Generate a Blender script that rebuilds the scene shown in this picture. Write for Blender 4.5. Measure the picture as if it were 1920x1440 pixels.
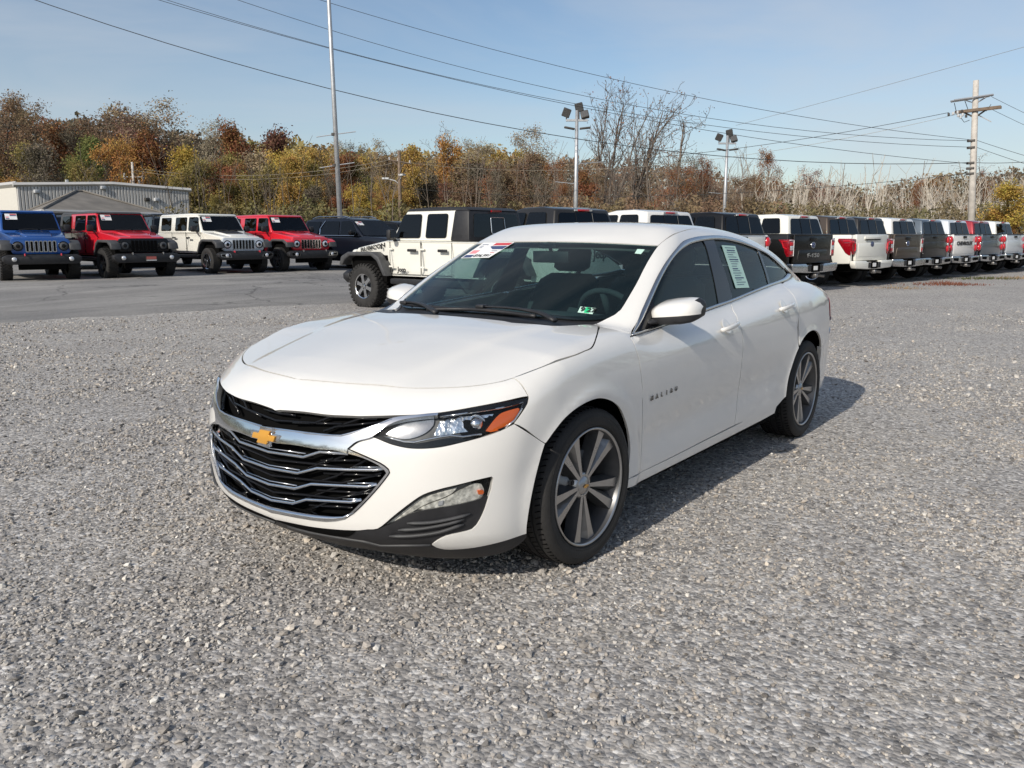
import bpy, bmesh, math, random
import numpy as np
from mathutils import Vector, Matrix, geometry

scene = bpy.context.scene
for o in list(bpy.data.objects):
    bpy.data.objects.remove(o, do_unlink=True)
COL = scene.collection
R = math.radians
random.seed(7)
rng = np.random.default_rng(7)

# ------------------------------------------------------------------ camera
CAM = np.array([2.926, 2.659, 1.384]); YAW = 3.7802; PITCH = -0.1767; FPX = 1570.0
cam_d = bpy.data.cameras.new("camera")
cam_d.sensor_width = 36.0
cam_d.lens = FPX / 1920 * 36.0
cam_d.clip_start = 0.05
cam_d.clip_end = 6000
cam = bpy.data.objects.new("camera", cam_d)
COL.objects.link(cam)
cam.location = CAM
cam.rotation_euler = (math.pi / 2 + PITCH, 0, YAW - math.pi / 2)
scene.camera = cam

# ------------------------------------------------------------------ sky and sun
SUN_EL, SUN_AZ = 32.0, 1.6            # elevation, azimuth measured from +X towards +Y
world = bpy.data.worlds.new("World")
scene.world = world
world.use_nodes = True
wn, wl = world.node_tree.nodes, world.node_tree.links
wn.clear()
w_out = wn.new("ShaderNodeOutputWorld")
w_bg = wn.new("ShaderNodeBackground")
w_sky = wn.new("ShaderNodeTexSky")
w_sky.sky_type = 'NISHITA'
w_sky.sun_disc = False
w_sky.sun_elevation = R(SUN_EL)
w_sky.sun_rotation = R(90 - SUN_AZ)
w_sky.altitude = 200
w_sky.air_density = 1.0
w_sky.dust_density = 1.2
w_sky.ozone_density = 1.6
w_bg.inputs['Strength'].default_value = 0.110
# thin veils of cirrus over the whole dome
w_tc = wn.new("ShaderNodeTexCoord")
w_map = wn.new("ShaderNodeMapping")
w_map.inputs['Scale'].default_value = (1.2, 1.2, 5.5)
w_map.inputs['Rotation'].default_value = (0.05, 0.10, 0.6)
w_n = wn.new("ShaderNodeTexNoise")
w_n.inputs['Scale'].default_value = 1.9
w_n.inputs['Detail'].default_value = 5
w_n.inputs['Roughness'].default_value = 0.55
w_n.inputs['Distortion'].default_value = 0.6
w_r = wn.new("ShaderNodeMapRange")
w_r.inputs['From Min'].default_value = 0.36
w_r.inputs['From Max'].default_value = 0.78
w_r.inputs['To Max'].default_value = 0.62
w_mix = wn.new("ShaderNodeMix"); w_mix.data_type = 'RGBA'
w_mix.inputs[7].default_value = (5.0, 5.35, 5.8, 1)
wl.new(w_tc.outputs['Generated'], w_map.inputs['Vector'])
wl.new(w_map.outputs['Vector'], w_n.inputs['Vector'])
wl.new(w_n.outputs['Fac'], w_r.inputs['Value'])
wl.new(w_r.outputs['Result'], w_mix.inputs[0])
wl.new(w_sky.outputs['Color'], w_mix.inputs[6])
wl.new(w_mix.outputs[2], w_bg.inputs['Color'])
wl.new(w_bg.outputs['Background'], w_out.inputs['Surface'])

sun_d = bpy.data.lights.new("sun", 'SUN')
sun_d.energy = 3.75
sun_d.angle = R(0.55)
sun_d.color = (1.0, 0.93, 0.83)
sun = bpy.data.objects.new("sun", sun_d)
COL.objects.link(sun)
sd = Vector((math.cos(R(SUN_EL)) * math.cos(R(SUN_AZ)), math.cos(R(SUN_EL)) * math.sin(R(SUN_AZ)), math.sin(R(SUN_EL))))
sun.rotation_euler = sd.to_track_quat('Z', 'Y').to_euler()
sun.location = (20, 0, 30)

scene.render.engine = 'CYCLES'
scene.view_settings.view_transform = 'Standard'
scene.view_settings.look = 'None'
scene.view_settings.exposure = 0.10
scene.view_settings.gamma = 1.0
scene.view_settings.use_curve_mapping = False
scene.cycles.max_bounces = 8
scene.cycles.diffuse_bounces = 3
scene.cycles.glossy_bounces = 4
scene.cycles.transmission_bounces = 6
scene.cycles.transparent_max_bounces = 12
scene.cycles.caustics_reflective = False
scene.cycles.caustics_refractive = False
scene.cycles.use_denoising = True
scene.cycles.sample_clamp_indirect = 6.0

# ------------------------------------------------------------------ camera geometry, used only to turn
# positions measured in the photograph into places on the ground
FH = np.array([math.cos(YAW), math.sin(YAW), 0.0])          # level forward
RT = np.array([math.sin(YAW), -math.cos(YAW), 0.0])         # level right
_f = np.array([math.cos(PITCH) * FH[0], math.cos(PITCH) * FH[1], math.sin(PITCH)])
_u = np.cross(RT, _f)

def smooth(a, b, x):
    t = np.clip((x - a) / (b - a), 0, 1)
    return t * t * (3 - 2 * t)

def gz(x, y):
    """height of the ground: level round the sedan, a low rise under the paved lot"""
    dx, dy = x - CAM[0], y - CAM[1]
    d = dx * FH[0] + dy * FH[1]
    s = dx * RT[0] + dy * RT[1]
    return 0.18 * smooth(13.0, 21.0, d) * smooth(2.0, 6.5, -s) + 0.5 * smooth(60, 110, d)

def sd2w(s, d, z=None):
    p = CAM + s * RT + d * FH
    if z is None:
        return Vector((p[0], p[1], float(gz(p[0], p[1]))))
    return Vector((p[0], p[1], z))

def at(px, depth, z=None):
    """ground point seen in column px at the given depth"""
    return sd2w((px - 960) / FPX * (depth * math.cos(PITCH) + 0.12), depth, z)

def atpy(px, py, depth):
    """point seen at pixel (px, py) at the given level depth"""
    d = _f + (px - 960) / FPX * RT - (py - 720) / FPX * _u
    t = depth / d.dot(FH)
    p = CAM + t * d
    return Vector(p)

def onground(px, py):
    d = _f + (px - 960) / FPX * RT - (py - 720) / FPX * _u
    t = 1.0
    for _ in range(4000):
        p = CAM + t * d
        if p[2] <= gz(p[0], p[1]): break
        t += 0.01 + t * 0.001
    return Vector(p)

def sdvec(s, d):
    v = s * RT + d * FH
    return math.atan2(v[1], v[0])

# ------------------------------------------------------------------ scene graph helpers
def tag(o, label=None, cat=None, group=None, kind=None):
    if label: o['label'] = label
    if cat: o['category'] = cat
    if group: o['group'] = group
    if kind: o['kind'] = kind
    return o

def empty(name, loc=(0, 0, 0), rz=0.0, parent=None):
    o = bpy.data.objects.new(name, None)
    o.empty_display_size = 0.2
    COL.objects.link(o)
    o.location = loc
    o.rotation_euler = (0, 0, rz)
    if parent: o.parent = parent
    return o

def link(name, me, parent=None, loc=None):
    o = bpy.data.objects.new(name, me)
    COL.objects.link(o)
    if parent: o.parent = parent
    if loc is not None: o.location = loc
    return o

def copy_tree(o, parent=None, mats=None):
    c = o.copy()
    COL.objects.link(c)
    if parent: c.parent = parent
    for ch in o.children:
        copy_tree(ch, c)
    return c

def add_mat(me, m):
    for x in (m if isinstance(m, (list, tuple)) else [m]):
        me.materials.append(x)

class MB:
    """collects simple shapes into ONE mesh"""
    def __init__(s):
        s.v = []; s.f = []; s.mi = []; s.m = 0; s.sm = []; s.smooth = False
    def poly(s, pts, faces):
        b = len(s.v)
        s.v += [tuple(p) for p in pts]
        for f in faces:
            s.f.append(tuple(b + i for i in f)); s.mi.append(s.m); s.sm.append(s.smooth)
        return s
    def box(s, c, size, rot=None):
        hx, hy, hz = size[0] / 2, size[1] / 2, size[2] / 2
        P = [Vector((x, y, z)) for x in (-hx, hx) for y in (-hy, hy) for z in (-hz, hz)]
        if rot is not None: P = [rot @ p for p in P]
        c = Vector(c)
        return s.poly([p + c for p in P], [(0, 1, 3, 2), (4, 6, 7, 5), (0, 4, 5, 1), (2, 3, 7, 6), (0, 2, 6, 4), (1, 5, 7, 3)])
    def prism(s, pts, axis, a, b):
        """polygon pts (2D) extruded along axis from a to b"""
        n = len(pts)
        def mk(p, t):
            if axis == 'y': return (p[0], t, p[1])
            if axis == 'x': return (t, p[0], p[1])
            return (p[0], p[1], t)
        P = [mk(p, a) for p in pts] + [mk(p, b) for p in pts]
        F = [tuple(range(n))[::-1], tuple(range(n, 2 * n))]
        F += [(i, (i + 1) % n, n + (i + 1) % n, n + i) for i in range(n)]
        return s.poly(P, F)
    def loft(s, rings, cap=True, closed=True):
        n = len(rings[0]); P = [p for r_ in rings for p in r_]; F = []
        for k in range(len(rings) - 1):
            for i in range(n if closed else n - 1):
                j = (i + 1) % n
                F.append((k * n + i, k * n + j, (k + 1) * n + j, (k + 1) * n + i))
        if cap:
            F.append(tuple(range(n))[::-1]); F.append(tuple((len(rings) - 1) * n + i for i in range(n)))
        return s.poly(P, F)
    def tube(s, pts, rad, n=6, cap=True, squash=1.0):
        pts = [Vector(p) for p in pts]
        rads = rad if isinstance(rad, (list, tuple)) else [rad] * len(pts)
        rings = []
        up0 = None
        for i, p in enumerate(pts):
            t = (pts[min(i + 1, len(pts) - 1)] - pts[max(i - 1, 0)])
            if t.length < 1e-9: t = Vector((0, 0, 1))
            t.normalize()
            if up0 is None:
                up0 = Vector((0, 0, 1)) if abs(t.z) < 0.9 else Vector((1, 0, 0))
            a = t.cross(up0); 
            if a.length < 1e-6: a = t.orthogonal()
            a.normalize(); b = a.cross(t).normalized()
            up0 = b
            rings.append([p + rads[i] * (math.cos(2 * math.pi * k / n) * a + squash * math.sin(2 * math.pi * k / n) * b) for k in range(n)])
        return s.loft(rings, cap)
    def lathe(s, prof, n=32, axis='y', c=(0, 0, 0), cap=False):
        rings = []
        for t, r_ in prof:
            ring = []
            for k in range(n):
                a = 2 * math.pi * k / n
                if axis == 'y': p = (r_ * math.cos(a), t, r_ * math.sin(a))
                elif axis == 'x': p = (t, r_ * math.cos(a), r_ * math.sin(a))
                else: p = (r_ * math.cos(a), r_ * math.sin(a), t)
                ring.append((p[0] + c[0], p[1] + c[1], p[2] + c[2]))
            rings.append(ring)
        return s.loft(rings, cap)
    def mesh(s, name, mats, bevel=0.0, seg=2, auto=None):
        me = bpy.data.meshes.new(name)
        me.from_pydata([tuple(p) for p in s.v], [], s.f)
        add_mat(me, mats)
        me.polygons.foreach_set('material_index', s.mi)
        me.polygons.foreach_set('use_smooth', s.sm)
        bm = bmesh.new(); bm.from_mesh(me)
        bmesh.ops.recalc_face_normals(bm, faces=bm.faces)
        if bevel > 0:
            ed = [e for e in bm.edges if len(e.link_faces) == 2 and e.calc_face_angle(0) > 0.5]
            bmesh.ops.bevel(bm, geom=ed, offset=bevel, segments=seg, affect='EDGES', profile=0.5, clamp_overlap=True)
            for f in bm.faces: f.smooth = True
        bm.to_mesh(me); bm.free()
        if auto is not None or bevel > 0:
            try: me.set_sharp_from_angle(angle=R(auto or 40))
            except Exception: pass
            if auto is not None:
                me.polygons.foreach_set('use_smooth', [True] * len(me.polygons))
        me.update()
        return me
    def build(s, name, mats, parent=None, bevel=0.0, seg=2, auto=None, loc=None):
        return link(name, s.mesh(name, mats, bevel, seg, auto), parent, loc)

# ------------------------------------------------------------------ materials
def nodes_of(name):
    m = bpy.data.materials.new(name); m.use_nodes = True
    nt = m.node_tree
    b = nt.nodes['Principled BSDF']
    return m, nt, nt.nodes, nt.links, b

def rgba(c): return (c[0], c[1], c[2], 1.0)

def mat(name, c, rough=0.5, metal=0.0, coat=0.0, var=0.0, vscale=8.0, bump=0.0, bscale=60.0, spec=None, emit=None):
    m, nt, N, L, b = nodes_of(name)
    b.inputs['Base Color'].default_value = rgba(c)
    b.inputs['Roughness'].default_value = rough
    b.inputs['Metallic'].default_value = metal
    b.inputs['Coat Weight'].default_value = coat
    b.inputs['Coat Roughness'].default_value = 0.04
    if spec is not None: b.inputs['Specular IOR Level'].default_value = spec
    if var > 0 or bump > 0:
        tc = N.new('ShaderNodeTexCoord')
        if var > 0:
            n = N.new('ShaderNodeTexNoise'); n.inputs['Scale'].default_value = vscale; n.inputs['Detail'].default_value = 6
            L.new(tc.outputs['Object'], n.inputs['Vector'])
            mr = N.new('ShaderNodeMapRange')
            mr.inputs['From Min'].default_value = 0.3; mr.inputs['From Max'].default_value = 0.7
            mr.inputs['To Min'].default_value = 1 - var; mr.inputs['To Max'].default_value = 1 + var
            L.new(n.outputs['Fac'], mr.inputs['Value'])
            mx = N.new('ShaderNodeMix'); mx.data_type = 'RGBA'; mx.blend_type = 'MULTIPLY'
            mx.inputs[0].default_value = 1.0
            mx.inputs[6].default_value = rgba(c)
            cmb = N.new('ShaderNodeCombineColor')
            for i in range(3): L.new(mr.outputs['Result'], cmb.inputs[i])
            L.new(cmb.outputs['Color'], mx.inputs[7])
            L.new(mx.outputs[2], b.inputs['Base Color'])
            r2 = N.new('ShaderNodeMapRange')
            r2.inputs['To Min'].default_value = max(0.02, rough - 0.08); r2.inputs['To Max'].default_value = min(1, rough + 0.12)
            L.new(n.outputs['Fac'], r2.inputs['Value'])
            L.new(r2.outputs['Result'], b.inputs['Roughness'])
        if bump > 0:
            n2 = N.new('ShaderNodeTexNoise'); n2.inputs['Scale'].default_value = bscale; n2.inputs['Detail'].default_value = 4
            L.new(tc.outputs['Object'], n2.inputs['Vector'])
            bp = N.new('ShaderNodeBump'); bp.inputs['Strength'].default_value = bump; bp.inputs['Distance'].default_value = 0.01
            L.new(n2.outputs['Fac'], bp.inputs['Height'])
            L.new(bp.outputs['Normal'], b.inputs['Normal'])
    return m

def paint(name, c, metal=0.0, coat=1.0):
    """clear coated car paint with a trace of road dust"""
    m = mat(name, c, 0.38, metal, coat, 0.025, 3.0)
    b = m.node_tree.nodes['Principled BSDF']
    b.inputs['Coat Roughness'].default_value = 0.02
    b.inputs['Coat IOR'].default_value = 1.6
    if coat < 1: b.inputs['Specular IOR Level'].default_value = .2
    return m

def glassmat(name, tint, gloss=(1, 1, 1), base=0.02, rough=0.0, dirt=0.02, dirtc=(0.5, 0.55, 0.5), k=1.25):
    """thin tinted pane: see-through tint + fresnel reflection"""
    m = bpy.data.materials.new(name); m.use_nodes = True
    N, L = m.node_tree.nodes, m.node_tree.links
    N.clear()
    out = N.new('ShaderNodeOutputMaterial')
    tr = N.new('ShaderNodeBsdfTransparent'); tr.inputs['Color'].default_value = rgba(tint)
    gl = N.new('ShaderNodeBsdfGlossy'); gl.inputs['Roughness'].default_value = rough; gl.inputs['Color'].default_value = rgba(gloss)
    df = N.new('ShaderNodeBsdfDiffuse'); df.inputs['Color'].default_value = rgba(dirtc)
    fr = N.new('ShaderNodeFresnel'); fr.inputs['IOR'].default_value = 1.52
    a = N.new('ShaderNodeMath'); a.operation = 'MULTIPLY_ADD'; a.inputs[1].default_value = k; a.inputs[2].default_value = base
    a.use_clamp = True
    m0 = N.new('ShaderNodeMixShader'); m0.inputs[0].default_value = dirt
    m1 = N.new('ShaderNodeMixShader')
    L.new(tr.outputs[0], m0.inputs[1]); L.new(df.outputs[0], m0.inputs[2])
    L.new(fr.outputs[0], a.inputs[0]); L.new(a.outputs[0], m1.inputs[0])
    L.new(m0.outputs[0], m1.inputs[1]); L.new(gl.outputs[0], m1.inputs[2])
    L.new(m1.outputs[0], out.inputs['Surface'])
    return m

M = {}
M['white_paint'] = paint('white_paint', (0.785, 0.77, 0.73))
M['white_paint_b'] = paint('cream_white_paint', (0.78, 0.77, 0.70))
M['red_paint'] = paint('red_paint', (0.60, 0.012, 0.026))
M['darkred_paint'] = paint('dark_red_paint', (0.30, 0.008, 0.018), 0.3)
M['blue_paint'] = paint('blue_paint', (0.005, 0.070, 0.29), 0.25)
M['black_paint'] = paint('black_paint', (0.006, 0.0055, 0.005), coat=.45)
M['navy_paint'] = paint('dark_navy_paint', (0.004, 0.006, 0.012), coat=.5)
M['brown_paint'] = paint('brown_metallic_paint', (0.075, 0.058, 0.045), 0.4, coat=.5)
M['grey_paint'] = paint('dark_grey_paint', (0.032, 0.030, 0.028), 0.4, coat=.5)
M['slate_paint'] = paint('slate_blue_paint', (0.10, 0.125, 0.15), 0.5)
M['silver_paint'] = paint('pale_silver_paint', (0.62, 0.66, 0.69), 0.2)
M['black_plastic'] = mat('black_plastic', (0.018, 0.018, 0.020), 0.5, var=0.25, vscale=14, bump=0.08, bscale=300)
M['grey_plastic'] = mat('grey_plastic', (0.055, 0.056, 0.058), 0.55, var=0.2, vscale=10, bump=0.08, bscale=200)
M['gloss_black'] = mat('gloss_black', (0.007, 0.007, 0.008), 0.14, spec=0.3)
M['void'] = mat('dark_cavity', (0.005, 0.005, 0.005), 0.95, spec=0.05)
M['chrome'] = mat('chrome', (0.78, 0.79, 0.80), 0.07, 1.0, var=0.03)
M['satin_chrome'] = mat('satin_chrome', (0.58, 0.59, 0.60), 0.22, 1.0, var=0.06)
M['alloy_face'] = mat('alloy_face', (0.44, 0.435, 0.43), 0.28, 0.9, var=0.06)
M['alloy_dark'] = mat('alloy_dark', (0.12, 0.12, 0.122), 0.36, 0.6, var=0.12)
M['alloy_black'] = mat('alloy_black', (0.018, 0.018, 0.02), 0.35, 0.3)
M['badge'] = mat('badge_chrome', (0.22, 0.22, 0.22), 0.25, 0.9)
M['alloy_mid'] = mat('alloy_pocket', (0.27, 0.267, 0.262), 0.33, 0.8, var=0.1)
M['lamp_metal'] = mat('lamp_metal', (0.34, 0.34, 0.35), 0.20, 1.0, var=0.15, vscale=12)
M['steel'] = mat('brake_steel', (0.30, 0.29, 0.28), 0.4, 0.9, var=0.2, vscale=20)
M['tyre'] = mat('tyre_rubber', (0.022, 0.021, 0.020), 0.75, var=0.35, vscale=9, bump=0.25, bscale=120)
M['gold'] = mat('gold_emblem', (0.72, 0.36, 0.055), 0.32, 0.25, coat=0.6)
M['amber'] = mat('amber_lens', (0.85, 0.14, 0.004), 0.15, coat=1.0)
M['red_lens'] = mat('red_lens', (0.24, 0.004, 0.010), 0.10, coat=1.0, var=0.25, vscale=25)
M['red_lens_bright'] = mat('bright_red_lens', (0.55, 0.012, 0.022), 0.12, coat=1.0)
M['clear_lens'] = mat('clear_lens', (0.75, 0.76, 0.78), 0.10, 0.55, coat=1.0)
M['reflector'] = mat('lamp_reflector', (0.80, 0.80, 0.78), 0.14, 1.0, var=0.3, vscale=30, bump=0.6, bscale=45)
M['led'] = mat('led_reflector', (0.70, 0.68, 0.61), 0.22, 0.0, coat=1.0, var=0.55, vscale=55, bump=0.5, bscale=60)  # pale diffuse cream stands in for the bright reflection of lamp metal
M['lamp_grey'] = mat('lamp_bezel', (0.10, 0.10, 0.10), 0.42, 0.3, var=0.35, vscale=26)
M['paper'] = mat('paper', (0.80, 0.80, 0.78), 0.6, var=0.03)
M['paper_green'] = mat('tinted_paper', (0.52, 0.74, 0.64), 0.6, var=0.03)
M['print_red'] = mat('print_red', (0.55, 0.06, 0.07), 0.6)
M['print_navy'] = mat('print_navy', (0.05, 0.07, 0.16), 0.6)
M['print_black'] = mat('print_black', (0.03, 0.03, 0.03), 0.6)
M['print_pink'] = mat('print_pink', (0.75, 0.28, 0.30), 0.6)
M['print_green'] = mat('print_green', (0.02, 0.55, 0.22), 0.5)
M['glass'] = glassmat('windscreen_glass', (0.46, 0.63, 0.63), base=0.0, dirt=0.016, dirtc=(.3, .5, .5), k=0.75)
M['glass_side'] = glassmat('side_glass', (0.62, 0.80, 0.76), base=0.0, dirt=0.035, dirtc=(.22, .42, .40), k=0.5)
M['glass_dark'] = glassmat('privacy_glass', (0.05, 0.055, 0.055), base=0.0, dirt=0.004, dirtc=(0.1, 0.1, 0.1), k=0.8)
M['glass_car'] = glassmat('far_car_glass', (0.14, 0.16, 0.165), base=0.0, dirt=0.006, dirtc=(0.2, 0.2, 0.2), k=0.8)
M['lens'] = glassmat('lamp_cover', (0.95, 0.96, 0.96), base=0.0, dirt=0.004, k=0.45)
M['mirror_glass'] = mat('mirror_glass', (0.8, 0.82, 0.83), 0.03, 1.0)
M['fabric_dark'] = mat('dark_upholstery', (0.055, 0.062, 0.066), 0.85, var=0.2)
M['fabric_grey'] = mat('grey_upholstery', (0.13, 0.125, 0.115), 0.85, var=0.2)
M['galv'] = mat('galvanised_steel', (0.46, 0.47, 0.48), 0.45, 0.55, var=0.12, vscale=6)
M['lamp_dark'] = mat('floodlight_housing', (0.07, 0.065, 0.06), 0.5, 0.3, var=0.2)
M['wood_pole'] = mat('weathered_pole', (0.17, 0.125, 0.09), 0.85, var=0.3, vscale=5, bump=0.3, bscale=40)
M['pale_pole'] = mat('pale_wood_pole', (0.50, 0.465, 0.42), 0.85, var=0.18, vscale=4, bump=0.25, bscale=40)
M['cable'] = mat('cable', (0.025, 0.026, 0.028), 0.6)
M['cable_pale'] = mat('bare_cable', (0.30, 0.27, 0.22), 0.5, 0.4)
M['porcelain'] = mat('insulator', (0.55, 0.56, 0.57), 0.3, coat=0.5)
M['plate'] = mat('plate_print', (0.45, 0.12, 0.10), 0.5)

def text_mesh(txt, size, depth=0.004, bold=0.0, shear=0.0, squeeze=1.0):
    cu = bpy.data.curves.new('lettering', 'FONT')
    cu.body = txt; cu.size = size; cu.extrude = depth; cu.offset = bold; cu.shear = shear
    cu.align_x = 'CENTER'; cu.align_y = 'CENTER'; cu.resolution_u = 2
    o = bpy.data.objects.new('lettering', cu)
    COL.objects.link(o)
    dg = bpy.context.evaluated_depsgraph_get()
    me = bpy.data.meshes.new_from_object(o.evaluated_get(dg))
    bpy.data.objects.remove(o, do_unlink=True)
    if squeeze != 1.0:
        for v in me.vertices: v.co.x *= squeeze
    return me

def lettering(name, txt, size, m, parent, origin, xdir, ydir, depth=0.004, bold=0.0, shear=0.0, squeeze=1.0):
    me = text_mesh(txt, size, depth, bold, shear, squeeze)
    me.materials.clear(); me.materials.append(m)
    o = link(name, me, parent)
    x = Vector(xdir).normalized(); y = Vector(ydir); y = (y - x * y.dot(x)).normalized(); z = x.cross(y)
    mt = Matrix((x, y, z)).transposed().to_4x4(); mt.translation = Vector(origin)
    o.matrix_local = mt
    return o
# ================================================================== ground
def ground_material():
    m, nt, N, L, b = nodes_of('gravel_ground')
    tc = N.new('ShaderNodeTexCoord')
    def noise(sc, det=5, rough=.55, dist=0):
        n = N.new('ShaderNodeTexNoise'); n.inputs['Scale'].default_value = sc; n.inputs['Detail'].default_value = det
        n.inputs['Roughness'].default_value = rough; n.inputs['Distortion'].default_value = dist
        L.new(tc.outputs['Object'], n.inputs['Vector']); return n
    def ramp(src, stops):
        r_ = N.new('ShaderNodeValToRGB'); e = r_.color_ramp.elements
        while len(e) < len(stops): e.new(.5)
        for i, (p, c) in enumerate(stops): e[i].position = p; e[i].color = rgba(c)
        L.new(src, r_.inputs['Fac']); return r_
    def mix(a, bb, f, mode='MIX'):
        x = N.new('ShaderNodeMix'); x.data_type = 'RGBA'; x.blend_type = mode
        for s, v in ((0, f), (6, a), (7, bb)):
            if hasattr(v, 'is_linked') or hasattr(v, 'links'): L.new(v, x.inputs[s])
            elif s == 0: x.inputs[0].default_value = v
            else: x.inputs[s].default_value = rgba(v)
        return x.outputs[2]
    vo = N.new('ShaderNodeTexVoronoi'); vo.inputs['Scale'].default_value = 62; vo.feature = 'F1'
    L.new(tc.outputs['Object'], vo.inputs['Vector'])
    vo2 = N.new('ShaderNodeTexVoronoi'); vo2.inputs['Scale'].default_value = 27; L.new(tc.outputs['Object'], vo2.inputs['Vector'])
    sep = N.new('ShaderNodeSeparateColor'); L.new(vo.outputs['Color'], sep.inputs['Color'])
    sep2 = N.new('ShaderNodeSeparateColor'); L.new(vo2.outputs['Color'], sep2.inputs['Color'])
    c1 = ramp(sep.outputs[0], [(0, (0.09, 0.086, 0.083)), (.35, (0.29, 0.272, 0.252)), (.72, (0.45, 0.423, 0.387)), (1, (0.8, 0.776, 0.736))])
    c2 = ramp(sep2.outputs[1], [(0, (0.192, 0.184, 0.176)), (.5, (0.352, 0.339, 0.328)), (1, (0.576, 0.552, 0.528))])
    big = noise(.55, 4, .6, .4); mid = noise(2.6, 5, .6, .3); fine = noise(210, 3)
    stone = mix(c1.outputs[0], c2.outputs[0], .38)
    tan = ramp(mid.outputs['Fac'], [(.54, (0, 0, 0)), (.74, (.42, .42, .42))])
    col = mix(stone, (.46, .42, .355), tan.outputs[0])
    bw = ramp(big.outputs['Fac'], [(.30, (.90, .89, .885)), (.5, (1, 1, 1)), (.72, (1.10, 1.09, 1.07))])
    col = mix(col, bw.outputs[0], 1.0, 'MULTIPLY')
    # verge: dry grass and soil in front of the trees
    geo = N.new('ShaderNodeNewGeometry')
    dot = N.new('ShaderNodeVectorMath'); dot.operation = 'DOT_PRODUCT'; dot.inputs[1].default_value = tuple(FH)
    L.new(geo.outputs['Position'], dot.inputs[0])
    off = float(CAM @ FH)
    mr = N.new('ShaderNodeMapRange'); mr.inputs['From Min'].default_value = off + 43; mr.inputs['From Max'].default_value = off + 49
    L.new(dot.outputs['Value'], mr.inputs['Value'])
    gr = ramp(noise(1.3, 6).outputs['Fac'], [(.3, (.055, .050, .022)), (.5, (.105, .085, .042)), (.7, (.15, .115, .065))])
    col = mix(col, gr.outputs[0], mr.outputs['Result'])
    L.new(col, b.inputs['Base Color'])
    b.inputs['Roughness'].default_value = .95
    b.inputs['Specular IOR Level'].default_value = .25
    h1 = N.new('ShaderNodeMath'); h1.operation = 'MULTIPLY_ADD'; h1.inputs[1].default_value = -.9
    L.new(vo.outputs['Distance'], h1.inputs[0]); L.new(sep.outputs[1], h1.inputs[2])
    h2 = N.new('ShaderNodeMath'); h2.operation = 'MULTIPLY_ADD'; h2.inputs[1].default_value = -1.4
    L.new(vo2.outputs['Distance'], h2.inputs[0]); L.new(h1.outputs[0], h2.inputs[2])
    h3 = N.new('ShaderNodeMath'); h3.operation = 'MULTIPLY_ADD'; h3.inputs[1].default_value = .35
    L.new(fine.outputs['Fac'], h3.inputs[0]); L.new(h2.outputs[0], h3.inputs[2])
    bp = N.new('ShaderNodeBump'); bp.inputs['Strength'].default_value = .75; bp.inputs['Distance'].default_value = .008
    L.new(h3.outputs[0], bp.inputs['Height']); L.new(bp.outputs['Normal'], b.inputs['Normal'])
    return m

def sheet_grid(name, ss, ds, m, lift=0.0, ztop=None):
    S, D = np.meshgrid(ss, ds)
    P_ = CAM[None, None, :] + S[..., None] * RT + D[..., None] * FH
    Zv = gz(P_[..., 0], P_[..., 1]) + lift
    # faint undulation of the yard
    Zv = Zv + .012 * np.sin(P_[..., 0] * 1.1 + .6) * np.sin(P_[..., 1] * .9) * smooth(9, 14, np.hypot(P_[..., 0], P_[..., 1]))
    V = np.c_[P_[..., 0].ravel(), P_[..., 1].ravel(), Zv.ravel()]
    h, w = S.shape
    F = [(i * w + j, i * w + j + 1, (i + 1) * w + j + 1, (i + 1) * w + j) for i in range(h - 1) for j in range(w - 1)]
    me = bpy.data.meshes.new(name); me.from_pydata(V.tolist(), [], F); me.materials.append(m)
    me.polygons.foreach_set('use_smooth', [True] * len(F))
    o = link(name, me); return o
gl = lambda a, b, n, p: np.sign(np.linspace(-1, 1, n)) * np.abs(np.linspace(-1, 1, n)) ** p * b
gm_ = ground_material()
g_ = sheet_grid('ground', gl(0, 520, 101, 2.8), np.concatenate([[-320, -120, -40, -20], np.linspace(-8, 60, 90), np.geomspace(62, 720, 30)]), gm_)
tag(g_, kind='structure')

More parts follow.
